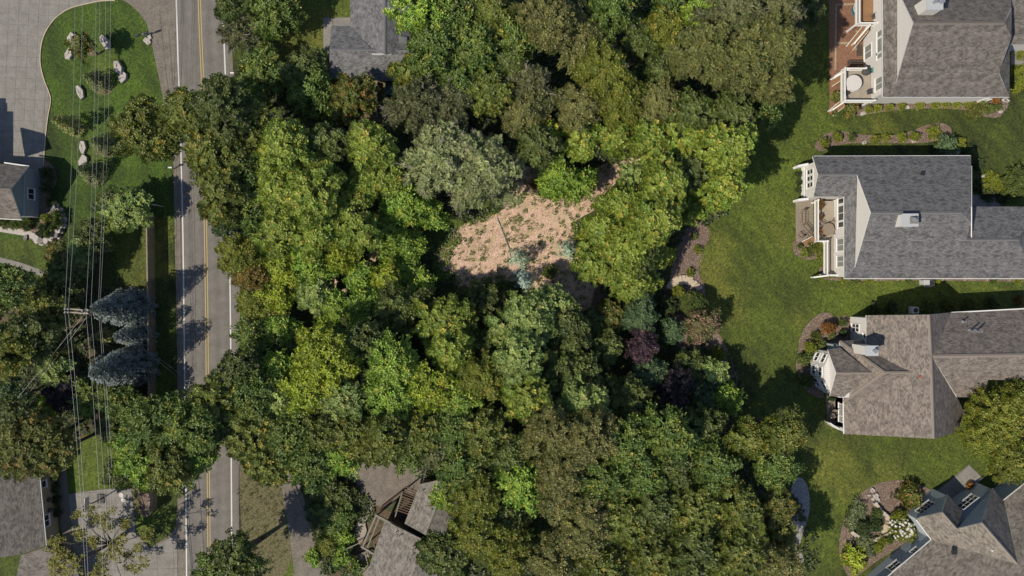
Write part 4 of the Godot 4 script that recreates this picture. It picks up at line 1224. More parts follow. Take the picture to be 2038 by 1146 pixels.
	scatter("edge_weeds", [[[868, 515], [892, 470], [932, 436], [985, 420], [990, 432], [945, 452], [915, 478], [895, 515], [920, 560], [960, 556], [1000, 545], [1010, 560], [960, 578], [915, 590]], [[1010, 400], [1060, 380], [1120, 384], [1195, 396], [1190, 404], [1120, 394], [1064, 392], [1015, 414]], [[1140, 430], [1160, 440], [1152, 490], [1140, 495]]], 9.0, "small", 1.3, Color(0.11, 0.17, 0.03), Color(0.25, 0.3, 0.06), "green weeds and brambles fringing the clearing")
	scatter("dry_leaves", [[[1395, 450], [1400, 500], [1392, 540], [1360, 560], [1345, 520], [1360, 470]], [[1190, 560], [1215, 600], [1195, 690], [1175, 690], [1175, 620]]], 8.0, "chip", 0.9, Color(0.14, 0.09, 0.07), Color(0.4, 0.3, 0.24), "dry leaves on the bare mulch beside the lawn", 0.02, "chips", false)
	scatter("roadside_growth", [[[476, 560], [484, 600], [480, 700], [476, 740], [500, 740], [520, 640], [510, 560]], [[314, 440], [345, 440], [350, 600], [352, 760], [320, 760], [314, 600]], [[480, 930], [560, 945], [568, 1050], [575, 1100], [520, 1140], [480, 1130]]], 5.0, "blade", 0.5, Color(0.08, 0.1, 0.03), Color(0.24, 0.2, 0.1), "rough dry grass and weeds along the road's edges")


func sparse_tree(px: float, py: float, rpx: float):     # thin yellow-green crown, limbs showing
	plant_count += 1
	var g := RandomNumberGenerator.new(); g.seed = 515
	var h := 8.5
	var place := at(px, py, 5.5); place.y = 0.0
	var o := thing("spreading_tree", "wide sparse yellow-green tree over the lower driveway, limbs showing through", "tree", place)
	var st := mb()
	tube(st, [Vector3.ZERO, Vector3(0.1, 2.0, 0), Vector3(0.2, 3.4, 0.1)], [0.24, 0.2, 0.17], 8)
	var limbs := mb()
	var xf := []; var cl := []
	for i in 26:
		var a := i * 2.399963 + g.randf_range(-0.3, 0.3)
		var d := rpx / PPM * sqrt((i + 1.0) / 26.0) * g.randf_range(0.8, 1.0)
		var e := Vector3(cos(a) * d, g.randf_range(4.6, h) - d * 0.22, sin(a) * d * 0.72)
		var s := Vector3(0.2, g.randf_range(2.6, 3.6), 0.1)
		var m := s.lerp(e, 0.5) + Vector3(0, 0.5, 0)
		tube(limbs, [s, m, e], [0.09, 0.055, 0.015], 5, false)
		for j in 3:
			var tw := e + Vector3(g.randf_range(-1, 1), g.randf_range(-0.1, 0.4), g.randf_range(-1, 1)) * 0.9
			tube(limbs, [m.lerp(e, 0.6), tw], [0.03, 0.01], 4, false)
			for n in 13:
				var pos := tw + Vector3(g.randf_range(-1, 1), g.randf_range(-0.5, 0.5), g.randf_range(-1, 1)) * 0.55
				var ang := g.randf() * TAU
				var up := Vector3(cos(ang) * 0.4, 1, sin(ang) * 0.4).normalized()
				var side := up.cross(Vector3(cos(ang * 3.0), 0.1, sin(ang * 3.0))).normalized()
				xf.append(Transform3D(Basis(side, up, side.cross(up)) * g.randf_range(0.5, 0.95), pos))
				cl.append(Color(0.18, 0.19, 0.03).lerp(Color(0.32, 0.3, 0.05), g.randf()) * g.randf_range(0.8, 1.2))
	var mm := MultiMesh.new()
	mm.transform_format = MultiMesh.TRANSFORM_3D
	mm.use_colors = true
	mm.mesh = tufts.droop
	mm.instance_count = xf.size()
	for i in xf.size():
		mm.set_instance_transform(i, xf[i])
		mm.set_instance_color(i, cl[i])
	leafy("crown", mm, o, Vector3.ZERO)
	part("trunk", st.commit(), M.bark, o)
	part("limbs", limbs.commit(), M.bark, o).set_meta("kind", "stuff")


# ================================================================ houses
# A roof slope is written as picture points; points with a third number fix its plane by their height, the others are where their line of sight meets that plane.
func slope_points(list: Array) -> Array:
	var fixed := []
	for q in list:
		if q.size() > 2: fixed.append(at(q[0], q[1], q[2]))
	var pl := Plane(fixed[0], fixed[1], fixed[2])
	var out := []
	for q in list:
		if q.size() > 3: continue          # an anchor that is not a corner
		out.append(at(q[0], q[1], q[2]) if q.size() > 2 else on(q[0], q[1], pl))
	return out


func face(st: SurfaceTool, pts: Array, uvd := true):      # a flat polygon in space, texture laid along its level lines
	var n := Vector3.ZERO
	for i in pts.size(): n += (pts[i] as Vector3).cross(pts[(i + 1) % pts.size()])
	n = n.normalized()
	var up := n.y >= 0.0
	if not up: n = -n
	var u := Vector3(n.z, 0, -n.x)
	u = u.normalized() if u.length() > 0.001 else Vector3.RIGHT
	var v := n.cross(u)
	var p2 := PackedVector2Array()
	for p in pts: p2.append(Vector2(u.dot(p), v.dot(p)))
	var idx := Geometry2D.triangulate_polygon(p2)
	for i in range(0, idx.size(), 3):
		var a: Vector3 = pts[idx[i]]; var b: Vector3 = pts[idx[i + 1]]; var c: Vector3 = pts[idx[i + 2]]
		var ua := p2[idx[i]]; var ub := p2[idx[i + 1]]; var uc := p2[idx[i + 2]]
		if (c - a).cross(b - a).dot(n) < 0.0:
			tri(st, a, c, b, ua, uc, ub)
		else:
			tri(st, a, b, c, ua, ub, uc)


func roof(root: Node3D, slopes: Array, mat: Material, edge: Material, thick := 0.2):
	var fascia := mb()
	for list in slopes:
		var pts := slope_points(list)
		var st := mb()
		face(st, pts)
		wpart("roof_slope", st, mat, root)
		var n := pts.size()
		var low := []
		var mid := Vector3.ZERO
		for p in pts: mid += p / n
		for p in pts: low.append(p - Vector3(0, thick, 0))
		face(fascia, low)
		for i in n:
			var j := (i + 1) % n
			quad(fascia, low[i], low[j], pts[j] - Vector3(0, 0.003, 0), pts[i] - Vector3(0, 0.003, 0))
	wpart("fascia", fascia, edge, root)


func ridge(root: Node3D, list: Array, mat: Material, fall := 0.5, wide := 0.17):    # a run of cap shingles along a ridge or hip
	var st := mb()
	for k in list.size() - 1:
		var a := at(list[k][0], list[k][1], list[k][2]); var b := at(list[k + 1][0], list[k + 1][1], list[k + 1][2])
		var n := maxi(1, int(a.distance_to(b) / 0.28))
		var d := (b - a).normalized()
		var s := d.cross(Vector3.UP).normalized() * wide
		for i in n:
			var p := a.lerp(b, float(i) / n); var q := a.lerp(b, (i + 1.0) / n)
			var up0 := Vector3(0, 0.035, 0); var up1 := Vector3(0, 0.06, 0)
			var drop := Vector3(0, wide * fall, 0)
			quad(st, p + up0, q + up1, q + up1 + s - drop, p + up0 + s - drop)
			quad(st, q + up1, p + up0, p + up0 - s - drop, q + up1 - s - drop)
	wpart("ridge_cap", st, mat, root)


func gutter(root: Node3D, list: Array, mat: Material, r := 0.07):
	var st := mb()
	for k in list.size() - 1:
		bar(st, at(list[k][0], list[k][1], list[k][2]) + Vector3(0, -0.1, 0), at(list[k + 1][0], list[k + 1][1], list[k + 1][2]) + Vector3(0, -0.1, 0), r * 2.0, r * 2.0)
	wpart("gutter", st, mat, root)


func walls(root: Node3D, list: Array, top: float, mat: Material, inset := 0.0, bottom := 0.0):   # a block of walls under picture points given with heights
	var poly := flat(list)
	if Geometry2D.is_polygon_clockwise(poly): poly.reverse()
	if inset > 0.0:
		var o := Geometry2D.offset_polygon(poly, -inset, Geometry2D.JOIN_MITER)
		if o.size(): poly = o[0]
	var st := mb()
	prism(st, poly, bottom, top)
	wpart("wall", st, mat, root)


func block(root: Node3D, x0: float, z0: float, x1: float, z1: float, top: float, mat: Material, called := "wall", bottom := 0.0):   # in ground pixels
	var st := mb()
	prism(st, PackedVector2Array([Vector2((x0 - CX) / PPM, (z0 - CY) / PPM), Vector2((x1 - CX) / PPM, (z0 - CY) / PPM), Vector2((x1 - CX) / PPM, (z1 - CY) / PPM), Vector2((x0 - CX) / PPM, (z1 - CY) / PPM)]), bottom, top)
	return wpart(called, st, mat, root)


func gable(root: Node3D, list: Array, mat: Material, called := "gable_wall", deep := 0.12):    # an upright wall polygon with thickness
	var pts := []
	for q in list: pts.append(q if q is Vector3 else at(q[0], q[1], q[2]))
	var n: Vector3 = ((pts[1] - pts[0]) as Vector3).cross(pts[2] - pts[0]).normalized()
	var back := []
	var away := n * deep
	if away.dot(pts[0] - Vector3(0, pts[0].y, 0)) < 0.0: away = -away
	var st := mb()
	var p2 := []
	for p in pts: back.append(p + away)
	var idx := _fan(pts, n)
	for i in range(0, idx.size(), 3):
		tri(st, pts[idx[i]], pts[idx[i + 1]], pts[idx[i + 2]])
		tri(st, back[idx[i]], back[idx[i + 2]], back[idx[i + 1]])
	for i in pts.size():
		var j := (i + 1) % pts.size()
		quad(st, pts[i], pts[j], back[j], back[i])
	return wpart(called, st, mat, root)


func _fan(pts: Array, n: Vector3) -> PackedInt32Array:
	var u := n.cross(Vector3.UP if absf(n.y) < 0.9 else Vector3.RIGHT).normalized()
	var v := n.cross(u)
	var p2 := PackedVector2Array()
	for p in pts: p2.append(Vector2(u.dot(p), v.dot(p)))
	return Geometry2D.triangulate_polygon(p2)


func window(root: Node3D, c: Vector3, out: Vector3, w: float, h: float, cols := 1, rows := 2, frame: Material = null, pane: Material = null):   # frame, with its panes as sub-parts
	out = Vector3(out.x, 0, out.z).normalized()
	var side := out.cross(Vector3.UP).normalized()
	var b := Basis(side, Vector3.UP, -out)
	var st := mb()
	var t := 0.09
	for s in [-1, 1]:
		bx(st, c + side * s * (w * 0.5 - t * 0.5) + out * 0.03, Vector3(t, h, 0.1), b)
		bx(st, c + Vector3(0, s * (h * 0.5 - t * 0.5), 0) + out * 0.031, Vector3(w - t * 2.0, t, 0.1), b)
	for i in range(1, cols): bx(st, c + side * (w * (float(i) / cols - 0.5)) + out * 0.028, Vector3(0.07, h - t * 2.0, 0.08), b)
	for j in range(1, rows): bx(st, c + Vector3(0, h * (float(j) / rows - 0.5), 0) + out * 0.026, Vector3(w - t * 2.0, 0.06, 0.08), b)
	bx(st, c + Vector3(0, -h * 0.5 - 0.03, 0) + out * 0.06, Vector3(w + 0.14, 0.06, 0.18), b)
	var f := wpart("window", st, frame if frame else M.white, root)
	for i in cols:
		for j in rows:
			var g := mb()
			bx(g, c + side * (w * ((i + 0.5) / cols - 0.5)) + Vector3(0, h * ((j + 0.5) / rows - 0.5), 0) + out * 0.012, Vector3(w / cols - 0.08, h / rows - 0.08, 0.03), b)
			var p := part("pane", g.commit(), pane if pane else M.glass, f)
			p.position = Vector3.ZERO


func vent_pipe(root: Node3D, px: float, py: float, h: float, tall := 0.7, r := 0.06, mat: Material = null):
	var st := mb()
	var b := at(px, py, h)
	tube(st, [b - Vector3(0, 0.4, 0), b + Vector3(0, tall, 0)], [r, r], 8)
	disc(st, b + Vector3(0, 0.03, 0), r * 2.6, 0.05, 10)
	wpart("vent_pipe", st, mat if mat else M.steel, root)


func roof_vent(root: Node3D, px: float, py: float, h: float, s := 0.4, mat: Material = null):
	var st := mb()
	var b := at(px, py, h)
	bx(st, b + Vector3(0, 0.08, 0), Vector3(s, 0.22, s))
	bx(st, b + Vector3(0, 0.22, 0), Vector3(s * 1.25, 0.06, s * 1.25))
	wpart("roof_vent", st, mat if mat else M.dark, root)


func chimney(root: Node3D, x0: float, z0: float, x1: float, z1: float, h0: float, h1: float, wall: Material, fl := 1):   # ground pixels
	block(root, x0, z0, x1, z1, h1, wall, "chimney", h0)
	var st := mb()
	var c := Vector3(((x0 + x1) * 0.5 - CX) / PPM, h1, ((z0 + z1) * 0.5 - CY) / PPM)
	var w := (x1 - x0) / PPM; var d := (z1 - z0) / PPM
	bx(st, c + Vector3(0, 0.03, 0), Vector3(w + 0.16, 0.06, d + 0.16))
	wpart("chimney_cap", st, M.trim_pale, root)
	for i in fl:
		var f := mb()
		var o := c + Vector3((i - (fl - 1) * 0.5) * 0.8 + w * 0.12, 0.06, 0.0)
		tube(f, [o, o + Vector3(0, 0.45, 0)], [0.16, 0.16], 12)
		disc(f, o + Vector3(0, 0.6, 0), 0.26, 0.05, 12)
		for k in 4: bar(f, o + Vector3(0.14 * cos(k * PI * 0.5), 0.4, 0.14 * sin(k * PI * 0.5)), o + Vector3(0.16 * cos(k * PI * 0.5), 0.57, 0.16 * sin(k * PI * 0.5)), 0.02, 0.02)
		wpart("flue", f, M.steel, root)


func railing(root: Node3D, path: Array, floor_h: float, tall := 1.0, mat: Material = null, gap := 0.13):   # ground-pixel path; posts, rails, balusters
	var m: Material = mat if mat else M.white
	var rails := mb(); var bal := mb()
	for k in path.size() - 1:
		var h0: float = path[k][2] if path[k].size() > 2 else floor_h
		var h1: float = path[k + 1][2] if path[k + 1].size() > 2 else floor_h
		var a := Vector3((path[k][0] - CX) / PPM, h0, (path[k][1] - CY) / PPM)
		var b := Vector3((path[k + 1][0] - CX) / PPM, h1, (path[k + 1][1] - CY) / PPM)
		bar(rails, a + Vector3(0, tall, 0), b + Vector3(0, tall, 0), 0.16, 0.06)
		bar(rails, a + Vector3(0, 0.12, 0), b + Vector3(0, 0.12, 0), 0.1, 0.06)
		var n := maxi(1, int(a.distance_to(b) / gap))
		for i in range(1, n):
			var p := a.lerp(b, float(i) / n)
			bx(bal, p + Vector3(0, 0.12 + (tall - 0.15) * 0.5, 0), Vector3(0.045, tall - 0.15, 0.045))
		for p in ([a, b] if k == 0 else [b]):
			var post := mb()
			bx(post, p + Vector3(0, tall * 0.5 + 0.05, 0), Vector3(0.16, tall + 0.1, 0.16))
			bx(post, p + Vector3(0, tall + 0.12, 0), Vector3(0.22, 0.05, 0.22))
			wpart("railing_post", post, m, root)
	wpart("rail", rails, m, root)
	var bl := wpart("balusters", bal, m, root)
	bl.set_meta("kind", "stuff")


func deck(root: Node3D, x0: float, z0: float, x1: float, z1: float, h: float, mat: Material, along_x := false, skirt: Material = null):    # boards on joists, ground pixels
	var a := Vector2((x0 - CX) / PPM, (z0 - CY) / PPM); var b := Vector2((x1 - CX) / PPM, (z1 - CY) / PPM)
	var run := b.y - a.y if along_x else b.x - a.x
	var n := int(run / 0.146)
	for i in n:
		var st := mb()
		var t := (i + 0.5) / n
		var hh := h + rng.randf_range(-0.003, 0.003)
		if along_x: bx(st, Vector3((a.x + b.x) * 0.5, hh - 0.02, lerpf(a.y, b.y, t)), Vector3(b.x - a.x, 0.04, run / n - 0.01))
		else: bx(st, Vector3(lerpf(a.x, b.x, t), hh - 0.02, (a.y + b.y) * 0.5), Vector3(run / n - 0.01, 0.04, b.y - a.y))
		wpart("deck_board", st, mat, root)
	var st := mb()
	for e in [[a.x + 0.05, a.y, 0], [b.x - 0.05, a.y, 0]]: bx(st, Vector3(e[0], h - 0.17, (a.y + b.y) * 0.5), Vector3(0.1, 0.24, b.y - a.y))
	for e in [a.y + 0.05, b.y - 0.05]: bx(st, Vector3((a.x + b.x) * 0.5, h - 0.171, e), Vector3(b.x - a.x - 0.22, 0.24, 0.1))
	for e in [a, b, Vector2(a.x, b.y), Vector2(b.x, a.y)]:
		var q: Vector2 = e.lerp((a + b) * 0.5, 0.06)
		bx(st, Vector3(q.x, (h - 0.3) * 0.5, q.y), Vector3(0.2, h - 0.3, 0.2))
	wpart("deck_frame", st, skirt if skirt else M.white, root)


func stairs(root: Node3D, a: Array, b: Array, wide: float, h: float, mat: Material):    # from a on the ground up to b at height h, ground pixels
	var p := Vector3((a[0] - CX) / PPM, 0, (a[1] - CY) / PPM); var q := Vector3((b[0] - CX) / PPM, h, (b[1] - CY) / PPM)
	var n := maxi(2, int(h / 0.18))
	var dir := Vector3(q.x - p.x, 0, q.z - p.z).normalized()
	var side := dir.cross(Vector3.UP)
	for i in n:
		var st := mb()
		var c := p.lerp(q, (i + 0.5) / n)
		bx(st, Vector3(c.x, c.y + 0.04, c.z), Vector3(0.3, 0.05, wide), Basis(dir, Vector3.UP, side))
		wpart("stair_tread", st, mat, root)
	var s := mb()
	for k in [-1, 1]: bar(s, p + side * k * wide * 0.5 + Vector3(0, 0.05, 0), q + side * k * wide * 0.5 - Vector3(0, 0.1, 0), 0.06, 0.25)
	wpart("stair_stringer", s, M.white, root)


func build_houses():
	house_north_east()
	house_east()
	house_tan()
	house_blue()
	house_grey()
	cabin()
	house_west()
	house_south_west()


func house_north_east():
	var o := thing("brown_roofed_house", "large white house with brown shingle roof at the photo's upper right", "house", at(1880, 100))
	var R: Material = M.shingle_brown
	var RH := 10.2
	roof(o, [
		[[1757, 193, 5.6], [2009, 193, 5.6], [1988, 145], [2013, 74], [1999, 45], [1818, 45, RH], [1783, 166]],
		[[1757, -47, 5.6], [1783, -28], [1818, 45, RH], [1999, 45, RH], [2013, 20], [2009, -47]],
		[[1757, 193, 5.6], [1783, 166], [1785.5, 150], [1785.5, 0, 6.4], [1783, -28], [1757, -47, 5.6]],
		[[1999, 45, RH], [2013, 74, 9.3], [2013, 17, 9.3]],
		[[1988, 145, 7.2], [2009, 193, 5.6], [2009, 92, 5.6]],
		[[2011, 88, 5.2], [2070, 88, 5.2], [2070, -40, 8.2], [2008, -40]],
	], R, M.gutter)
	gable(o, [[1785.5, 164, 6.45], [1785.5, -26, 6.45], [1818, 45, RH - 0.1]], M.siding_white)
	ridge(o, [[1818, 45, RH], [1999, 45, RH]], R, 0.62, 0.22)
	gutter(o, [[1757, 193, 5.6], [2009, 193, 5.6]], M.gutter)
	gutter(o, [[1757, 193, 5.6], [1757, -47, 5.6]], M.gutter)
	block(o, 1718, -10, 1885, 206, 5.6, M.siding_white)
	block(o, 1885, -10, 1884 + 60, 205.5, 5.6, M.siding_white)
	block(o, 1962, -40, 2060, 102, 5.1, M.siding_white)
	chimney(o, 1747, 62, 1774, 84, 6.5, 11.3, M.siding_white, 2)
	# windows of the west front
	var wx := (1718.0 - CX) / PPM
	for q in [[1751, 67, 0.9, 1.3], [1751, 91, 2.0, 1.3], [1751, 110, 0.9, 1.3]]:
		window(o, on(q[0], q[1], Plane(Vector3.LEFT, -wx)) , Vector3.LEFT, q[2], q[3], 1, 1, M.white, M.glass_pale)
	window(o, on(1728, 103, Plane(Vector3.LEFT, -wx)), Vector3.LEFT, 1.9, 1.9, 2, 1, M.white, M.glass_pale)
	window(o, on(1750, 166, Plane(Vector3.LEFT, -wx)), Vector3.LEFT, 1.7, 1.9, 2, 1, M.white, M.glass_pale)
	var sz := (206.0 - CY) / PPM
	for q in [[1960, 199]]: window(o, on(q[0], q[1], Plane(Vector3.BACK, sz)), Vector3.BACK, 1.1, 1.3)
	# two raised decks on the west side
	deck(o, 1684, -20, 1717, 66, 2.7, M.cedar)
	railing(o, [[1684, -20], [1684, 66], [1717, 66]], 2.7)
	deck(o, 1660, 150, 1717, 212, 2.1, M.palewood)
	railing(o, [[1700, 150], [1660, 150], [1660, 212], [1717, 212]], 2.1)
	stairs(o, [1690, 96], [1704, 70], 1.0, 2.6, M.cedar)
	stairs(o, [1652, 166], [1668, 156], 0.9, 1.9, M.cedar)
	stairs(o, [1652, 226], [1664, 213], 0.9, 1.9, M.cedar)
	railing(o, [[1692, 92, 0.1], [1704, 70, 2.6]], 2.6)
	railing(o, [[1652, 160, 0.1], [1668, 151, 2.0]], 2.0)
	railing(o, [[1650, 222, 0.1], [1660, 214, 2.0]], 2.0)


func house_east():
	var o := thing("slate_roofed_house", "white house with dark slate-grey roof and white chimney, centre right", "house", at(1840, 440))
	var R: Material = M.shingle_slate
	var RH := 8.85
	roof(o, [
		[[1617, 311], [1932, 310, 4.5], [1932, 412], [1914, 423, RH], [1733, 423, RH], [1707, 352], [1706, 347], [1628, 347]],
		[[1628, 347, 5.97], [1706, 347, 5.97], [1706, 354], [1680, 391], [1619, 391, 4.5]],
		[[1680, 391, 4.6], [1706, 354], [1701.5, 532, 5.18], [1680, 554, 4.6]],
		[[1733, 423, RH], [1914, 423, RH], [1932, 445], [1923, 477], [2026, 477], [2060, 554], [1680, 554, 4.6], [1701.5, 532]],
		[[1914, 423, RH], [1932, 412, 8.35], [1932, 445, 8.2]],
		[[1923, 477, 7.15], [2026, 477, 7.15], [2060, 411], [1932, 411, 5.0], [1932, 445]],
		[[2026, 477, 7.15], [2060, 411, 5.0], [2060, 554, 4.6]],
	], R, M.white)
	gable(o, [[1706, 353, 5.5], [1733, 423, RH - 0.1], [1701.5, 532, 5.1]], M.siding_white)
	gable(o, [[1932, 330, 4.9], [1932, 412, 8.2], [1932, 445, 8.1], [1932, 500, 5.8]], M.siding_white)
	ridge(o, [[1733, 423, RH], [1914, 423, RH]], R, 0.55, 0.2)
	ridge(o, [[1628, 347, 5.97], [1706, 347, 5.97]], R, 0.55, 0.18)
	ridge(o, [[1923, 477, 7.15], [2026, 477, 7.15]], R, 0.55, 0.18)
	gutter(o, [[1619, 311, 4.5], [1932, 310, 4.5]], M.white)
	gutter(o, [[1680, 554, 4.6], [2046, 554, 4.6]], M.white)
	gutter(o, [[1932, 310, 4.5], [1932, 350, 5.6]], M.white, 0.05)
	block(o, 1664, 330, 1880, 551, 4.5, M.siding_white)
	block(o, 1651, 400, 1664, 550, 4.55, M.siding_white)
	block(o, 1597, 332, 1664, 398, 4.3, M.siding_white)
	block(o, 1880, 430, 1985, 546, 4.3, M.siding_white)
	# gable wall of the front wing
	var gx := (1597.0 - CX) / PPM
	gable(o, [Vector3(gx, 4.28, (331.0 - CY) / PPM), Vector3(gx, 5.75, (362.0 - CY) / PPM), Vector3(gx, 4.28, (398.5 - CY) / PPM)], M.siding_white)
	for q in [342, 355, 368]:
		window(o, on(1612.5, q, Plane(Vector3.LEFT, -gx)), Vector3.LEFT, 0.75, 1.9, 1, 2)
	var bx_ := (1651.0 - CX) / PPM
	for q in [[1674, 400, 0.8, 1.7], [1674, 424, 2.0, 1.7], [1674, 447, 0.8, 1.7]]: window(o, on(q[0], q[1], Plane(Vector3.LEFT, -bx_)), Vector3.LEFT, q[2], q[3], 1 if q[2] < 1.0 else 2, 1)
	window(o, on(1673, 487, Plane(Vector3.LEFT, -bx_)), Vector3.LEFT, 1.7, 2.0, 2, 1, M.white, M.glass_pale)
	window(o, on(1673, 520, Plane(Vector3.LEFT, -bx_)), Vector3.LEFT, 1.5, 2.0, 2, 1, M.white, M.glass_pale)
	chimney(o, 1717.5, 441, 1745, 462, 6.0, 9.6, M.siding_white)
	var top := mb()
	bx(top, Vector3((1737.0 - CX) / PPM, 9.8, (452.0 - CY) / PPM), Vector3(0.9, 0.3, 0.8))
	wpart("chimney_pot", top, M.greystone, o)
	vent_pipe(o, 1844, 476, 6.55, 1.1, 0.11)
	vent_pipe(o, 1859, 507, 5.9, 0.4, 0.05)
	roof_vent(o, 1834.5, 346, 5.95, 0.35)
	# deck, railings and the low fence of the pen
	deck(o, 1614, 402, 1650, 482, 1.25, M.palewood)
	deck(o, 1632, 482, 1650, 548, 1.25, M.palewood)
	railing(o, [[1614, 402], [1614, 482], [1632, 482], [1632, 548], [1650, 548]], 1.25)
	var pen := mb()
	for e in [[[1598, 331], [1578, 335]], [[1598, 399], [1578, 401]]]:
		var a := Vector3((e[0][0] - CX) / PPM, 0.9, (e[0][1] - CY) / PPM); var b := Vector3((e[1][0] - CX) / PPM, 0.9, (e[1][1] - CY) / PPM)
		bar(pen, a, b, 0.3, 1.8)
	bar(pen, Vector3((1598.0 - CX) / PPM - 0.2, 0.5, (331.0 - CY) / PPM), Vector3((1598.0 - CX) / PPM - 0.2, 0.5, (399.0 - CY) / PPM), 0.1, 1.0)
	wpart("side_wall", pen, M.white, o)
	stairs(o, [1600, 486], [1614, 476], 0.9, 1.2, M.cedar)
	railing(o, [[1612, 552, 0.3], [1632, 549, 1.2]], 1.2)


func house_tan():
	var o := thing("tan_roofed_house", "white house with tan shingle roof, bay windows and white chimney, lower right", "house", at(1830, 740))
	var R: Material = M.shingle_tan
	var W := 7.4
	roof(o, [
		[[1849.5, 626, 8.6], [1854, 708], [1859, 873, 8.6], [1680, 863.5, 3.1], [1679, 800], [1705, 799], [1722, 700], [1724, 676], [1724, 627.5]],
		[[1849.5, 626, 8.6], [1893, 622], [1855, 707], [1904.5, 789.5], [1918, 820], [1906, 859, 4.6], [1859, 873, 8.6]],
		[[1671, 679, 3.8], [1760, 741, W], [1814, 741, W], [1724, 676]],
		[[1671, 679, 3.8], [1679, 800, 3.8], [1760, 741, W]],
		[[1679, 800, 3.8], [1705, 799], [1814, 741, W], [1760, 741, W]],
		[[1647.5, 696, 4.45], [1664, 742, 6.45], [1735, 742, 6.45], [1672, 692]],
		[[1651.5, 788, 4.45], [1679, 790], [1735, 742, 6.45], [1664, 742, 6.45]],
		[[1854, 708.5, 8.55], [2070, 706, 8.55], [2070, 612], [1893, 622, 4.8]],
		[[1854, 708.5, 8.55], [1904.5, 790, 4.8], [1958, 790], [1966, 756], [2070, 756], [2070, 706, 8.55]],
	], R, M.white)
	ridge(o, [[1849.5, 626, 8.6], [1854, 708, 8.6], [1859, 873, 8.6]], R, 0.66, 0.22)
	ridge(o, [[1664, 742, 6.45], [1735, 742, 6.45]], R, 0.6)
	ridge(o, [[1671, 679, 3.8], [1760, 741, W], [1679, 800, 3.8]], R, 0.3, 0.2)
	ridge(o, [[1760, 741, W], [1814, 741, W]], R, 0.6)
	ridge(o, [[1854, 708.5, 8.55], [2040, 706, 8.55]], R, 0.6, 0.2)
	gutter(o, [[1680, 863.5, 3.1], [1679, 800, 3.1]], M.white)
	gutter(o, [[1893, 622, 4.8], [2060, 613, 4.8]], M.white)
	# walls
	block(o, 1692, 630, 1840, 690, 4.5, M.siding_white)
	block(o, 1662, 690, 1840, 852, 3.1, M.siding_white)
	block(o, 1662, 690, 1840, 845, 3.0, M.siding_white)
	block(o, 1848, 626, 2010, 745, 4.2, M.siding_white)
	block(o, 1800, 700, 1850, 850, 4.4, M.siding_white)
	# bay: five-sided, two storeys, under its own gable
	var bay := PackedVector2Array()
	for q in [[1624, 695], [1612, 721], [1612, 745], [1624, 770], [1640, 781], [1680, 781], [1680, 695]]: bay.append(Vector2((q[0] - CX) / PPM, (q[1] - CY) / PPM))
	var st := mb()
	prism(st, bay, 0, 4.35)
	wpart("bay_wall", st, M.siding_white, o)
	gable(o, [[1649, 698, 4.4], [1665, 742, 6.3], [1653, 786, 4.4]], M.siding_white)
	var q2 := [[1618, 708, Vector3(-0.9, 0, -0.43)], [1612, 733, Vector3.LEFT], [1618, 757.5, Vector3(-0.9, 0, 0.43)]]
	for q in q2:
		for h in [1.3, 3.3]: window(o, Vector3((q[0] - CX) / PPM, h, (q[1] - CY) / PPM) + (q[2] as Vector3) * 0.02, q[2], 1.25, 1.1, 2, 1)
	# north recess: wall and tall window
	var rx := (1692.0 - CX) / PPM
	window(o, on(1703, 652, Plane(Vector3.LEFT, -rx)), Vector3.LEFT, 1.1, 2.0, 2, 2, M.white)
	window(o, on(1722, 668, Plane(Vector3.LEFT, -rx)), Vector3.LEFT, 0.7, 0.9, 1, 1, M.white)
	block(o, 1640, 682, 1664, 694, 3.6, M.siding_grey)
	var px_ := (1662.0 - CX) / PPM
	for z in [809, 821, 833.5]: window(o, on(1674, z, Plane(Vector3.LEFT, -px_)), Vector3.LEFT, 0.85, 1.15, 1, 2)
	chimney(o, 1663.5, 679, 1685, 695.5, 4.5, 8.1, M.siding_white)
	var clay := mb()
	bx(clay, at(1833.5, 749, 7.9), Vector3(0.55, 0.3, 0.3))
	wpart("vent_box", clay, M.redclay, o)
	vent_pipe(o, 1941, 659, 6.45, 1.3, 0.1)
	vent_pipe(o, 1930, 658, 6.4, 1.3, 0.1)
	vent_pipe(o, 1916, 640, 5.75, 0.7, 0.07)
	var fence := mb()
	bar(fence, at(1646, 839, 0.9), at(1664, 852, 0.9), 0.12, 1.8)
	wpart("side_wall", fence, M.white, o)


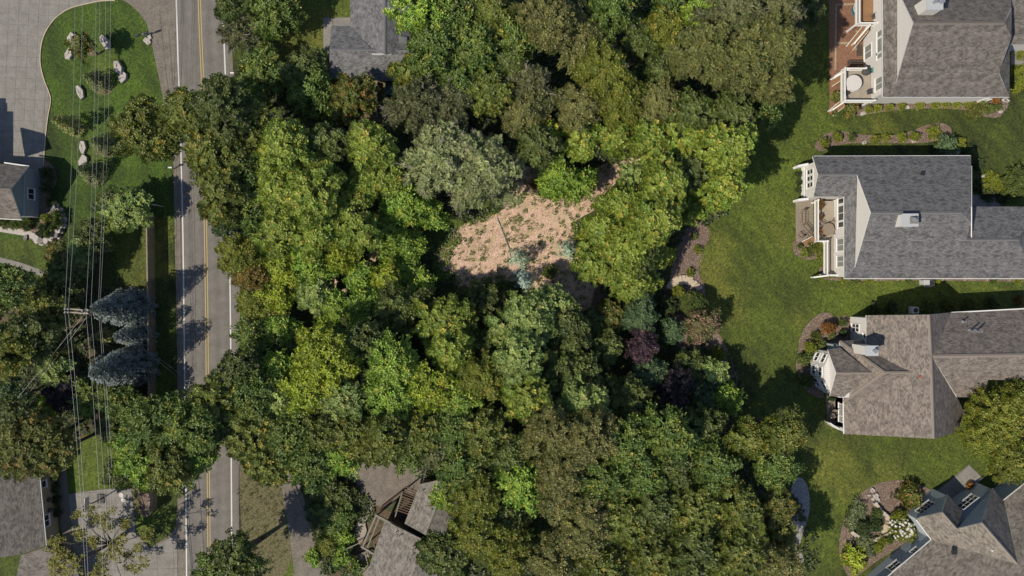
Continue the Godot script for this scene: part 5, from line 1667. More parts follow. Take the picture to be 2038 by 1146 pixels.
func house_blue():
	var o := thing("blue_sided_house", "blue-sided house with sand-brown roof and front gables, bottom right corner", "house", at(1930, 1080))
	var R: Material = M.shingle_sand
	var p1 := [[1824, 1034, 3.4], [1854, 1074, 3.4], [2025, 1122, 8.5], [1954, 1040], [1904, 1052], [1875, 1019], [1835, 1028]]
	var pts := slope_points(p1)
	var pl := Plane(pts[0], pts[1], pts[2])
	var hp := func(x: float, y: float) -> float: return on(x, y, pl).y
	var h_a: float = hp.call(1875, 1019); var h_b: float = hp.call(1904, 1052); var h_c: float = hp.call(1954, 1040)
	roof(o, [
		p1,
		[[1854, 1074, 3.4], [1769, 1146, 3.4], [1700, 1204.6], [2060, 1240], [2060, 1132], [2025, 1122, 8.5]],
		[[1954, 1040, h_c], [2025, 1122, 8.5], [2017, 1084], [2006, 1028], [1996, 997], [1976, 971, 3.5]],
		[[1875, 1019, h_a], [1904, 1052, h_b], [1916, 1020], [1886, 984, 3.4]],
		[[1996, 997, 3.6], [2060, 946, 3.6], [2060, 1138], [2025, 1122, 8.5], [2017, 1084], [2006, 1028]],
	], R, M.trim_pale)
	gable(o, [[1835, 1028, 3.3], [1886, 984, 3.3], [1875, 1019, h_a - 0.1]], M.siding_blue)
	gable(o, [[1908, 1042, 3.4], [1976, 971, 3.4], [1954, 1040, h_c - 0.1], [1905, 1052, h_b - 0.15]], M.siding_blue)
	ridge(o, [[1854, 1074, 3.4], [2025, 1122, 8.5]], R, 0.4, 0.18)
	ridge(o, [[1875, 1019, h_a], [1904, 1052, h_b]], R, 0.8, 0.15)
	ridge(o, [[1954, 1040, h_c], [2025, 1122, 8.5]], R, 0.8, 0.18)
	gutter(o, [[1824, 1034, 3.4], [1854, 1074, 3.4], [1769, 1146, 3.4], [1700, 1204.6, 3.4]], M.white)
	gutter(o, [[1996, 997, 3.6], [2060, 946, 3.6]], M.white)
	walls(o, [[1824, 1034, 3.4], [1886, 984, 3.4], [1912, 1014, 3.4], [1976, 971, 3.4], [1997, 996, 3.4], [2060, 948, 3.4], [2060, 1230, 3.4], [1705, 1204, 3.4], [1854, 1074, 3.4]], 3.3, M.siding_blue, 0.12)
	# front windows: two, each of two sashes with four lights
	var a := at(1824, 1034, 3.4); var b := at(1886, 984, 3.4)
	var along := Vector3(b.x - a.x, 0, b.z - a.z).normalized()
	var out := Vector3(along.z, 0, -along.x)
	if out.x > 0.0: out = -out
	var plane_a := Plane(out, out.dot(a + out * -0.1))
	window(o, on(1842, 1009.5, plane_a), out, 2.3, 1.5, 4, 2, M.trim_pale)
	var c := at(1912, 1014, 3.4)
	var plane_b := Plane(out, out.dot(c + out * -0.1))
	window(o, on(1926, 998.5, plane_b), out, 2.6, 1.5, 4, 2, M.trim_pale)
	var plane_c := Plane(out, out.dot(at(1854, 1074, 3.4) + out * -0.1))
	window(o, on(1821, 1095.5, plane_c), out, 1.1, 0.9, 2, 1, M.trim_pale)
	window(o, on(1780, 1126, plane_c), out, 1.7, 1.3, 2, 2, M.trim_pale)
	vent_pipe(o, 1925, 1068, 6.0, 0.5, 0.06)
	roof_vent(o, 1897, 1097, 5.2, 0.5)
	vent_pipe(o, 1965, 1090, 6.6, 1.0, 0.09, M.white)
	vent_pipe(o, 1985, 1098, 7.1, 0.5, 0.06, M.white)


func house_grey():
	var o := thing("grey_roofed_house", "house with grey shingle roof and skylights among trees at the top", "house", at(740, 80))
	var R: Material = M.shingle_grey
	roof(o, [
		[[656, 98, 4.2], [741.5, 100], [697, 52, 2.8], [660, 51, 2.8]],
		[[656, 98, 4.2], [765, 99], [830, 99, 4.2], [830, 163], [656, 155, 2.8]],
		[[697, 52, 2.8], [697, -70, 2.8], [766, -70, 4.7], [766, 108], [741.5, 100]],
		[[766, -70, 4.7], [840, -70, 2.8], [840, 108, 2.8], [766, 108]],
	], R, M.trim_pale)
	ridge(o, [[766, -60, 4.7], [766, 108, 4.7]], R, 0.4, 0.2)
	ridge(o, [[656, 98, 4.2], [760, 99, 4.2]], R, 0.4, 0.16)
	var cap := mb()
	bar(cap, at(741, 108, 4.3), at(779, 108, 4.3), 0.2, 0.2)
	wpart("ridge_end", cap, M.trim_pale, o)
	walls(o, [[656, 53, 2.8], [697, 52, 2.8], [697, -70, 2.8], [838, -70, 2.8], [830, 163, 2.8], [656, 155, 2.8]], 2.75, M.siding_beige, 0.4)
	for q in [[779, 13, 4.45], [802.5, 80, 3.85]]:
		var st := mb()
		var c := at(q[0], q[1], q[2])
		bx(st, c + Vector3(0, 0.02, 0), Vector3(0.95, 0.2, 0.9), Basis(Vector3.BACK, -0.36))
		var f := wpart("skylight", st, M.steel, o)
		var g := mb()
		bx(g, c + Vector3(0, 0.13, 0), Vector3(0.72, 0.05, 0.68), Basis(Vector3.BACK, -0.36))
		part("pane", g.commit(), M.glass_pale, f)
	vent_pipe(o, 783, 34, 4.3, 0.5, 0.07, M.dark)


func cabin():
	var o := thing("weathered_cabin", "cabin with two weathered grey roofs and a pergola, bottom centre left", "house", at(800, 1050))
	var R: Material = M.shingle_cedar
	roof(o, [
		[[766, 1035.6, 3.6], [844.7, 1075, 5.4], [822, 1142], [802, 1200], [714, 1190], [743.5, 1102, 3.6]],
		[[844.7, 1075, 5.4], [900, 1108, 4.2], [880, 1200], [802, 1200, 5.4]],
		[[835.6, 963, 3.6], [805, 1041.6, 3.6], [847, 1065, 4.7], [866, 1020], [893, 951]],
		[[847, 1065, 4.7], [866, 1020], [893, 951, 4.7], [930, 966, 3.6], [884, 1084]],
	], R, M.greywood)
	ridge(o, [[847, 1065, 4.7], [893, 951, 4.7]], R, 0.4, 0.12)
	walls(o, [[766, 1035.6, 3.6], [844.7, 1075, 3.6], [885, 1100, 3.6], [860, 1200, 3.6], [718, 1190, 3.6], [743.5, 1102, 3.6]], 3.4, M.siding_wood, 0.25)
	walls(o, [[835.6, 963, 3.6], [805, 1041.6, 3.6], [847, 1067, 3.6], [884, 1082, 3.6], [928, 967, 3.6]], 3.4, M.siding_wood, 0.25)
	# beam that runs along the first roof's upper edge and out to the walk
	var bm := mb()
	bar(bm, at(747, 1024, 3.5), at(846, 1077, 3.9), 0.28, 0.35)
	wpart("roof_beam", bm, M.greywood, o)
	var b2 := mb()
	bar(b2, at(748, 1026, 3.2), at(722, 1088, 3.0), 0.22, 0.25)
	bar(b2, at(755, 1030, 3.2), at(731, 1090, 3.0), 0.16, 0.2)
	bar(b2, at(719, 1086, 3.0), at(756, 1110, 3.2), 0.25, 0.3)
	wpart("porch_beam", b2, M.greywood, o)
	var post := mb()
	for q in [[749, 1026], [723, 1087], [801, 978], [786, 1031]]: bar(post, at(q[0], q[1], 0.05), Vector3(at(q[0], q[1], 3.0).x, 3.0, at(q[0], q[1], 3.0).z), 0.15, 0.15)
	wpart("porch_post", post, M.brownwood, o)
	# pergola of slats between the roofs
	var s0 := [[801, 978], [785.5, 1032]]; var s1 := [[831, 976], [812, 1028]]
	for e in [s0]:
		var st := mb()
		bar(st, at(e[0][0], e[0][1], 2.9), at(e[1][0], e[1][1], 2.9), 0.14, 0.25)
		wpart("pergola_beam", st, M.greywood, o)
	for i in 11:
		var t := i / 11.0
		var st := mb()
		bar(st, at(lerpf(806, 790, t), lerpf(968, 1020, t), 3.05), at(lerpf(831, 814, t), lerpf(978, 1028, t), 3.05), 0.12, 0.18)
		wpart("pergola_slat", st, M.brownwood, o)
	var brace := mb()
	for q in [[[812, 968], [822, 974]], [[822, 974], [824, 966]], [[816, 978], [826, 968]]]: bar(brace, at(q[0][0], q[0][1], 3.2), at(q[1][0], q[1][1], 3.2), 0.1, 0.1)
	wpart("pergola_brace", brace, M.brownwood, o)
	# court wall that ends at the parking place
	var cw := mb()
	for q in [[[750, 1022], [760, 1008]], [[760, 1008], [800, 977]]]: bar(cw, at(q[0][0], q[0][1], 0.9), at(q[1][0], q[1][1], 0.9), 0.12, 1.8)
	wpart("court_wall", cw, M.brownwood, o)
	# curved board walk
	var inner := smooth([[742, 1004], [736, 1022], [728, 1040], [730, 1056], [722, 1076]], false, 7)
	var outer := smooth([[727, 1004], [718, 1024], [709, 1046], [709, 1064], [716, 1082]], false, 7)
	for i in inner.size() - 1:
		var st := mb()
		prism(st, PackedVector2Array([_v2(outer[i]), _v2(inner[i]), _v2(inner[i + 1]).lerp(_v2(inner[i]), 0.06), _v2(outer[i + 1]).lerp(_v2(outer[i]), 0.06)]), 0.05, 0.22 + rng.randf_range(-0.004, 0.004))
		wpart("walk_board", st, M.palewood, o)
	# lower deck with rails, reached over the walk
	var n := 22
	for i in n:
		var t := i / float(n)
		var st := mb()
		bar(st, at(lerpf(700, 735, t), lerpf(1108, 1094, t), 0.5), at(lerpf(735, 790, t), lerpf(1160, 1150, t), 0.5), 0.13, 0.05)
		wpart("deck_board", st, M.greywood, o)
	var rl := mb()
	for q in [[[690, 1092], [720, 1078]], [[690, 1092], [702, 1140]], [[716, 1140], [733, 1124]], [[733, 1124], [726, 1100]], [[780, 1120], [792, 1142]]]:
		bar(rl, at(q[0][0], q[0][1], 1.4), at(q[1][0], q[1][1], 1.4), 0.12, 0.08)
		bar(rl, at(q[0][0], q[0][1], 0.9), at(q[1][0], q[1][1], 0.9), 0.06, 0.06)
		bar(rl, at(q[0][0], q[0][1], 0.05), at(q[0][0], q[0][1], 0.05) + Vector3(0, 1.4, 0), 0.1, 0.1)
	wpart("rail", rl, M.greywood, o)
	vent_pipe(o, 788, 1058, 4.15, 0.6, 0.06)
	vent_pipe(o, 796, 1064, 4.25, 0.9, 0.05)
	vent_pipe(o, 822, 1086, 4.9, 0.6, 0.06)
	vent_pipe(o, 843, 974, 3.75, 0.5, 0.06, M.dark)
	vent_pipe(o, 887, 967, 4.6, 0.9, 0.06, M.dark)


func _v2(q: Array) -> Vector2:
	var v := at(q[0], q[1])
	return Vector2(v.x, v.z)


func house_west():
	var o := thing("blue_grey_house", "blue-grey gabled house at the left edge beside the concrete forecourt", "house", at(40, 385))
	var R: Material = M.shingle_dusk
	roof(o, [
		[[57.6, 330.6, 3.2], [21, 376, 6.0], [-90, 374, 6.0], [-90, 318]],
		[[21, 376, 6.0], [43, 437, 3.2], [-90, 430], [-90, 374, 6.0]],
		[[-40, 330, 4.0], [-50, 270, 4.0], [-90, 300, 7.6], [-92, 335]],
	], R, M.white)
	ridge(o, [[21, 376, 6.0], [-80, 374.5, 6.0]], R, 0.6)
	gutter(o, [[57.6, 330.6, 3.2], [8, 323.5, 3.2]], M.white)
	gutter(o, [[43, 437, 3.2], [-40, 432.5, 3.2]], M.white)
	var wx := (79.0 - CX) / PPM
	block(o, -20, 340, 79, 433, 3.15, M.siding_grey)
	block(o, -140, 250, -20, 420, 3.9, M.siding_grey)
	gable(o, [Vector3(wx - 0.15, 3.1, (339.0 - CY) / PPM), Vector3(wx - 0.15, 5.75, (387.0 - CY) / PPM), Vector3(wx - 0.15, 3.1, (434.0 - CY) / PPM)], M.siding_grey)
	var trim := mb()
	bx(trim, Vector3(wx + 0.03, 3.05, (386.0 - CY) / PPM), Vector3(0.08, 0.16, 6.4))
	wpart("trim_board", trim, M.trim_pale, o)
	window(o, on(61.5, 386, Plane(Vector3.RIGHT, wx)), Vector3.RIGHT, 1.5, 1.3, 2, 1)
	# taller rear part of the house, mostly beyond the picture's edge
	block(o, -170, 250, -60, 345, 6.2, M.siding_grey)
	var st := mb()
	var a := at(-62, 290, 6.2)
	var pts := [Vector3(-82.0, 6.1, -22.5), Vector3(-73.0, 6.1, -22.5), Vector3(-73.0, 6.1, -15.2), Vector3(-82.0, 6.1, -15.2), Vector3(-82.0, 8.6, -18.8), Vector3(-76.0, 8.6, -18.8)]
	face(st, [pts[0], pts[1], pts[5], pts[4]]); face(st, [pts[3], pts[2], pts[5], pts[4]]); face(st, [pts[1], pts[2], pts[5]])
	wpart("roof_slope", st, R, o)


func house_south_west():
	var o := thing("beige_walled_house", "beige-walled house with grey-brown roof at the lower left edge", "house", at(40, 1020))
	var R: Material = M.shingle_dusk
	roof(o, [
		[[73, 890, 3.0], [91.6, 1085.5, 3.0], [42, 1103], [-70, 1120], [-70, 880, 5.6]],
		[[42, 1105, 2.7], [92, 1088, 2.7], [150, 1124, 2.3], [170, 1200], [20, 1210]],
	], R, M.white)
	walls(o, [[73, 892, 3.0], [91, 1083, 3.0], [42, 1101, 3.0], [-70, 1118, 3.0], [-70, 880, 3.0]], 2.9, M.siding_beige, 0.1)
	var wall_a := at(76, 920, 3.0); var wall_b := at(91, 1083, 3.0)
	var along := Vector3(wall_b.x - wall_a.x, 0, wall_b.z - wall_a.z).normalized()
	var out := Vector3(-along.z, 0, along.x)
	if out.x < 0.0: out = -out
	var pl := Plane(out, out.dot(wall_a) - 0.1)
	window(o, on(87, 963, pl), out, 1.0, 1.0, 1, 1)
	window(o, on(92, 1036, pl), out, 1.6, 1.2, 2, 1)
	gutter(o, [[73, 890, 3.0], [91.6, 1085.5, 3.0]], M.white)
	var ent := mb()
	for q in [[90, 998], [92, 1018]]: ball(ent, on(q[0], q[1], pl) + out * 0.25 + Vector3(0, -0.6, 0), Vector3(0.3, 0.45, 0.3), 5, 8)
	wpart("wall_meter", ent, M.charcoal, o)


# ================================================================ street things, wires, stones
func line_wire(label: String, pts: Array, r := 0.015, sag := 0.5, group := "power and telephone wires along the road"):
	var st := mb()
	var all := []; var rad := []
	for k in pts.size() - 1:
		var a := at(pts[k][0], pts[k][1], pts[k][2]); var b := at(pts[k + 1][0], pts[k + 1][1], pts[k + 1][2])
		for i in 15:
			if i == 14 and k < pts.size() - 2: continue
			var t := i / 14.0
			all.append(a.lerp(b, t) - Vector3(0, 4.0 * sag * t * (1.0 - t), 0)); rad.append(r)
	var mid: Vector3 = all[all.size() / 2]
	var o := MeshInstance3D.new()
	tube(st, all, rad, 5)
	o.mesh = st.commit()
	o.name = numbered("wire")
	o.material_override = M.wire
	add_child(o)
	tag(o, label, "wire", group)


func boulder(px: float, py: float, w: float, l: float, h: float, turn: float, label: String, mat: Material = null, called := "boulder", group := "", cat := "stone"):
	var o := thing(called, label, cat, at(px, py), group, turn)
	var g := RandomNumberGenerator.new(); g.seed = int(px * 31 + py)
	var st := mb()
	var n := 6
	w *= 1.2; l *= 1.3; h *= 0.85
	var low := PackedVector2Array(); var top := []; var mid := []
	for i in n:
		var a := TAU * i / n + g.randf_range(-0.34, 0.34)
		var f := g.randf_range(0.74, 1.12)
		var p := Vector2(cos(a) * w * 0.5 * f, sin(a) * l * 0.5 * f)
		low.append(p)
		mid.append(Vector3(p.x * 1.0, h * g.randf_range(0.7, 0.86), p.y * 1.0))
		top.append(Vector3(p.x * 0.93, h * g.randf_range(0.86, 1.1), p.y * 0.94))
	for i in n:
		var j := (i + 1) % n
		quad(st, Vector3(low[i].x, -0.05, low[i].y), Vector3(low[j].x, -0.05, low[j].y), mid[j], mid[i])
		quad(st, mid[i], mid[j], top[j], top[i])
		tri(st, top[i], top[j], Vector3(g.randf_range(-0.1, 0.1), h * 0.98, g.randf_range(-0.1, 0.1)))
	part("rock", st.commit(), mat if mat else M.stone, o)


func build_street():
	# wooden fence along the road
	var f := thing("board_fence", "long brown wooden board fence west of the road, running north to south", "fence", at(309, 700))
	var n := 285
	var bm := BoxMesh.new(); bm.size = Vector3(0.028, 2.0, 0.126)
	var path := [[307, 424], [310, 620], [312, 830], [313, 1012]]
	var pts := []
	for k in 3:
		for i in 95: pts.append([lerpf(path[k][0], path[k + 1][0], i / 95.0), lerpf(path[k][1], path[k + 1][1], i / 95.0)])
	for i in pts.size():
		var p := at(pts[i][0], pts[i][1]) - f.position
		part("board", bm, M.fencewood, f, Transform3D(Basis(), p + Vector3(0.03 if i & 1 else -0.03, 1.02 + rng.randf_range(-0.02, 0.02), 0)))
	var pm := BoxMesh.new(); pm.size = Vector3(0.12, 2.15, 0.12)
	for i in range(0, pts.size(), 17):
		part("post", pm, M.fencewood, f, Transform3D(Basis(), at(pts[i][0], pts[i][1]) - f.position + Vector3(-0.12, 1.07, 0)))
	for k in 3:
		var st := mb()
		for h in [0.4, 1.5]: bar(st, at(path[k][0], path[k][1]) + Vector3(-0.07, h, 0) - f.position, at(path[k + 1][0], path[k + 1][1]) + Vector3(-0.07, h, 0) - f.position, 0.05, 0.09)
		bar(st, at(path[k][0], path[k][1]) + Vector3(0, 2.07, 0) - f.position, at(path[k + 1][0], path[k + 1][1]) + Vector3(0, 2.07, 0) - f.position, 0.16, 0.035)
		part("rail", st.commit(), M.fencewood, f)

	# utility pole: the arms' height comes from their shadow on the road
	var ph := 9.8
	var top := at(168, 618, ph)
	var po := thing("utility_pole", "wooden utility pole with a pale double crossarm in the west yard", "pole", Vector3(top.x, 0, top.z))
	var st := mb()
	tube(st, [Vector3.ZERO, Vector3(0, ph + 0.5, 0)], [0.19, 0.13], 10)
	part("shaft", st.commit(), M.greywood, po)
	for s in [-0.2, 0.2]:
		var arm := mb()
		bar(arm, at(129, 617, ph) - po.position + Vector3(0, 0, s), at(177, 621, ph) - po.position + Vector3(0, 0, s), 0.13, 0.14)
		part("crossarm", arm.commit(), M.palewood, po)
	for q in [131, 137, 171, 176]:
		var ins := mb()
		var b := at(q, 618.5, ph) - po.position
		for s in [-0.2, 0.2]:
			tube(ins, [b + Vector3(0, 0.05, s), b + Vector3(0, 0.2, s), b + Vector3(0, 0.3, s)], [0.035, 0.09, 0.05], 8)
		part("insulator", ins.commit(), M.canvas, po)
	var br := mb()
	bar(br, at(152, 619, ph) - po.position, Vector3(0, ph - 0.9, 0), 0.05, 0.03)
	bar(br, at(175, 620, ph) - po.position, Vector3(0, ph - 0.5, 0), 0.05, 0.03)
	part("brace", br.commit(), M.steel, po)
	var tele := mb()
	bar(tele, Vector3(0, 7.9, 0), Vector3(1.3, 7.9, 0.1), 0.1, 0.12)
	part("side_arm", tele.commit(), M.greywood, po)
	line_wire("westernmost of the wires over the oval lawn", [[150, -260, 10.1], [129, 618, 10.1], [181, 1400, 10.1]], 0.016, 0.7)
	line_wire("second wire from the west over the oval lawn", [[166, -260, 10.1], [136, 618, 10.1], [183, 1400, 10.1]], 0.016, 0.9)
	line_wire("third wire from the west, joining the crossarm's east end", [[191, -260, 10.1], [171, 618, 10.1], [212, 1400, 10.1]], 0.016, 0.8)
	line_wire("fourth wire from the west, just east of the crossarm", [[200, -260, 9.4], [181, 618, 9.4], [228, 1400, 9.4]], 0.015, 0.6)
	line_wire("fifth wire from the west, lower and thinner than the rest", [[209, -260, 8.0], [196, 612, 8.0], [232, 1400, 8.0]], 0.015, 0.7, "thin lower wires")
	line_wire("easternmost thin wire over the oval lawn", [[221, -260, 7.8], [199, 612, 7.8], [240, 1400, 7.8]], 0.015, 0.8, "thin lower wires")
	line_wire("upper slanting service wire from the pole to the lower left", [[170, 622, 9.0], [-60, 905, 5.0]], 0.015, 0.4, "service wires to the lower left")
	line_wire("lower slanting service wire from the pole to the lower left", [[172, 632, 7.6], [-50, 912, 4.5]], 0.015, 0.5, "service wires to the lower left")
	line_wire("guy wire slanting across the fence to the road's edge, upper one", [[300, 700, 3.6], [358, 744, 0.1]], 0.015, 0.0, "guy wires by the road")
	line_wire("guy wire slanting across the fence to the road's edge, lower one", [[240, 658, 7.4], [352, 748, 0.1]], 0.015, 0.0, "guy wires by the road")

	# boulders on the oval lawn
	boulder(146, 82, 1.3, 1.7, 0.55, 0.3, "pale boulder behind the orange-leaved small tree, upper one")
	boulder(141, 108, 1.0, 1.5, 0.5, -0.2, "pale boulder left of the orange-leaved small tree, lower one")
	boulder(213, 86, 1.0, 2.0, 0.6, 0.55, "slanting grey boulder in the shade of the orange-leaved tree")
	boulder(237, 136, 1.0, 1.9, 0.7, 0.3, "tall pale boulder with a dark shadow near the lawn's middle")
	boulder(246, 155, 1.0, 1.3, 0.5, -0.4, "cut boulder touching the tall pale boulder")
	boulder(162, 186, 0.9, 1.7, 0.5, 0.45, "lone pale boulder in the middle west of the oval lawn")
	boulder(167, 293, 1.0, 1.5, 0.45, 0.1, "pale flat boulder, upper one of two beneath the west wires")
	boulder(168, 320, 0.95, 1.6, 0.45, -0.35, "pale flat boulder, lower one of two beneath the west wires")
	boulder(53, 474, 0.55, 0.6, 0.3, 0.0, "small red-grey stone alone on the grass by the terrace", M.greystone)

	# conifers of the lawn
	var green_a := Color(0.08, 0.12, 0.04); var green_b := Color(0.19, 0.23, 0.08)
	spruce("cone_spruce", 204, 166, 1.55, 3.6, green_a, green_b, "squat dark conifer in a bed beside the tall boulder", "small conifers on the oval lawn")
	spruce("cone_spruce", 214, 291, 1.45, 3.4, green_a, green_b, "squat dark conifer beside the overhanging olive tree", "small conifers on the oval lawn")
	spruce("cone_spruce", 192, 346, 1.5, 3.8, green_a, green_b, "squat dark conifer lowest on the oval lawn, below the flat boulders", "small conifers on the oval lawn")
	# big blue spruces
	var blue_a := Color(0.06, 0.085, 0.085); var blue_b := Color(0.2, 0.25, 0.245)
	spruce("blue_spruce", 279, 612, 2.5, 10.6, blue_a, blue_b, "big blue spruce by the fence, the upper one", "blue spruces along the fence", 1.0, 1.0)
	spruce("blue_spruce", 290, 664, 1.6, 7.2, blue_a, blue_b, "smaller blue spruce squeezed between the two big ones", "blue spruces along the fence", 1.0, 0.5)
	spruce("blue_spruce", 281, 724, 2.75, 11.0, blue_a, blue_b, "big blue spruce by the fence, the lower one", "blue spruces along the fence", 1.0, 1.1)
	spruce("green_spruce", 224, 666, 1.1, 3.4, Color(0.15, 0.18, 0.04), Color(0.28, 0.29, 0.08), "small yellow-green conifer between the two big blue spruces")
	# young blue conifers by the clearing
	var pale_a := Color(0.2, 0.32, 0.22); var pale_b := Color(0.38, 0.5, 0.36)
	spruce("young_spruce", 1034, 513, 1.5, 4.2, pale_a, pale_b, "young pale blue conifer standing in the clearing, casting a star shadow", "", 0.7)
	spruce("young_spruce", 1043, 556, 1.4, 4.0, Color(0.22, 0.36, 0.31), Color(0.42, 0.55, 0.5), "young blue conifer in the shade at the clearing's lower edge", "", 0.7)
	spruce("young_spruce", 1130, 496, 1.35, 3.8, pale_a, pale_b, "young blue-green conifer against the oaks at the clearing's right", "", 0.7)
	shrub("round_shrub", "bush", 1095, 541, 15, "bright green rounded bush alone in the shaded part of the clearing", "", 2.2)
	# fallen trunk across the clearing
	var log_ := thing("fallen_log", "long thin pale log lying across the clearing", "log", at(1003, 460))
	var lg := mb()
	tube(lg, [at(989, 434, 0.1) - log_.position, at(1000, 462, 0.12) - log_.position, at(1012, 492, 0.1) - log_.position, at(1016, 512, 0.08) - log_.position], [0.1, 0.1, 0.08, 0.05], 8)
	part("trunk", lg.commit(), M.palebark, log_)

	# mailboxes by the road
	var mbx := thing("mailbox_post", "two grey mailboxes on one post among stones, by the forecourt's mouth", "mailbox", at(291, 74))
	var s2 := mb()
	bx(s2, Vector3(0, 0.55, 0), Vector3(0.12, 1.1, 0.12))
	bx(s2, Vector3(0, 1.05, 0), Vector3(1.5, 0.08, 0.14), Basis(Vector3.UP, 0.3))
	part("post", s2.commit(), M.greywood, mbx)
	for s in [-0.62, 0.62]:
		var bx2 := mb()
		var b := Basis(Vector3.UP, 0.3)
		var c := b * Vector3(s, 1.22, 0)
		bx(bx2, c, Vector3(0.6, 0.16, 0.26), b)
		tube(bx2, [c + b * Vector3(-0.3, 0.08, 0), c + b * Vector3(0.3, 0.08, 0)], [0.13, 0.13], 10)
		part("box", bx2.commit(), M.charcoal, mbx)
	for q in [[296, 84, 0.7, 0.9, "largest white stone at the double mailbox post, the lowest one"], [291, 80, 0.6, 0.6, "white stone left of the largest one at the double mailbox post"], [299, 76, 0.5, 0.5, "white stone on the road side of the double mailbox post"], [297, 70, 0.5, 0.6, "white stone above the double mailbox post, the topmost one"]]:
		boulder(q[0], q[1], q[2], q[3], 0.25, q[0], q[4], M.stone, "edging_stone", "white stones around the double mailbox post")
	for q in [[469, 150, "white mailbox on the road's east edge, near the top trees"], [347, 336, "small pale marker post on the west shoulder below the overhang"]]:
		var o := thing("roadside_mailbox", q[2], "mailbox", at(q[0], q[1]))
		var a := mb()
		bx(a, Vector3(0, 0.5, 0), Vector3(0.1, 1.0, 0.1))
		part("post", a.commit(), M.greywood, o)
		var b := mb()
		bx(b, Vector3(0, 1.08, 0), Vector3(0.5, 0.16, 0.2))
		tube(b, [Vector3(-0.25, 1.16, 0), Vector3(0.25, 1.16, 0)], [0.1, 0.1], 10)
		part("box", b.commit(), M.white, o)
	# road sign, seen from above
	var sg := thing("road_sign", "white road sign on a post at the fence's north end", "sign", at(325, 411))
	var s3 := mb()
	tube(s3, [Vector3.ZERO, Vector3(0, 2.75, 0)], [0.045, 0.045], 8)
	part("post", s3.commit(), M.white, sg)
	var s4 := mb()
	bx(s4, Vector3(0, 2.35, 0.06), Vector3(0.62, 0.76, 0.03))
	part("sign_panel", s4.commit(), M.white, sg)
	var ub := thing("utility_box", "small pale utility pedestal in the shade north of the fence", "utility box", at(247, 380))
	var s5 := mb()
	bx(s5, Vector3(0, 0.35, 0), Vector3(0.35, 0.7, 0.35))
	bx(s5, Vector3(0, 0.73, 0), Vector3(0.42, 0.08, 0.42))
	part("cabinet", s5.commit(), M.canvas, ub)
	# basketball hoop on the lower drive
	var hp := thing("basketball_hoop", "basketball hoop on a leaning dark pole at the lower driveway's north edge", "basketball hoop", at(205, 990))
	var h1 := mb()
	tube(h1, [Vector3(-0.1, 0, 0.1), Vector3(0.05, 2.5, 0.0), Vector3(0.0, 3.1, -0.2)], [0.09, 0.08, 0.06], 8)
	part("pole", h1.commit(), M.black_metal, hp)
	var h2 := mb()
	bx(h2, Vector3(-0.25, 3.2, -0.1), Vector3(0.06, 1.0, 1.7))
	part("backboard", h2.commit(), M.white, hp)
	var h3 := mb()
	for i in 16:
		var a := TAU * i / 16.0; var b := TAU * (i + 1) / 16.0
		bar(h3, Vector3(-0.6 + 0.24 * cos(a), 3.0, -0.1 + 0.24 * sin(a)), Vector3(-0.6 + 0.24 * cos(b), 3.0, -0.1 + 0.24 * sin(b)), 0.025, 0.025)
	part("rim", h3.commit(), M.orange, hp)
	var h4 := mb()
	bx(h4, Vector3(-0.2, 0.12, 0.12), Vector3(0.9, 0.2, 1.2))
	part("base", h4.commit(), M.charcoal, hp)
	var sc := thing("scooter", "thin dark scooter lying on the lower driveway", "scooter", at(175, 1008))
	var h5 := mb()
	bar(h5, Vector3(-0.75, 0.12, 0.12), Vector3(0.8, 0.12, 0), 0.12, 0.04)
	bar(h5, Vector3(-0.75, 0.12, 0.12), Vector3(-1.0, 0.2, 0.22), 0.05, 0.04)
	part("deck", h5.commit(), M.black_metal, sc)
	for x in [-0.6, 0.7]:
		var h6 := mb()
		tube(h6, [Vector3(x, 0.08, -0.03), Vector3(x, 0.08, 0.07)], [0.08, 0.08], 10)
		part("wheel", h6.commit(), M.dark, sc)
	# things at the grey house's south side
	var bn := thing("storage_box", "dark green lidded box behind the grey-roofed house", "storage box", at(779, 178))
	var b1 := mb()
	bx(b1, Vector3(0, 0.55, 0), Vector3(1.15, 1.1, 1.9))
	part("body", b1.commit(), M.green_lid, bn)
	var b2 := mb()
	bx(b2, Vector3(0, 1.14, -0.48), Vector3(1.22, 0.1, 0.95)); bx(b2, Vector3(0, 1.14, 0.49), Vector3(1.22, 0.1, 0.95))
	part("lid", b2.commit(), M.green_lid, bn)
	var wl := thing("yard_wall", "low dark timber wall south of the grey-roofed house", "wall", at(755, 200))
	var w1 := mb()
	bar(w1, Vector3(-0.2, 0.4, -2.5), Vector3(-0.2, 0.4, 2.4), 0.15, 0.8)
	part("timber", w1.commit(), M.greywood, wl)


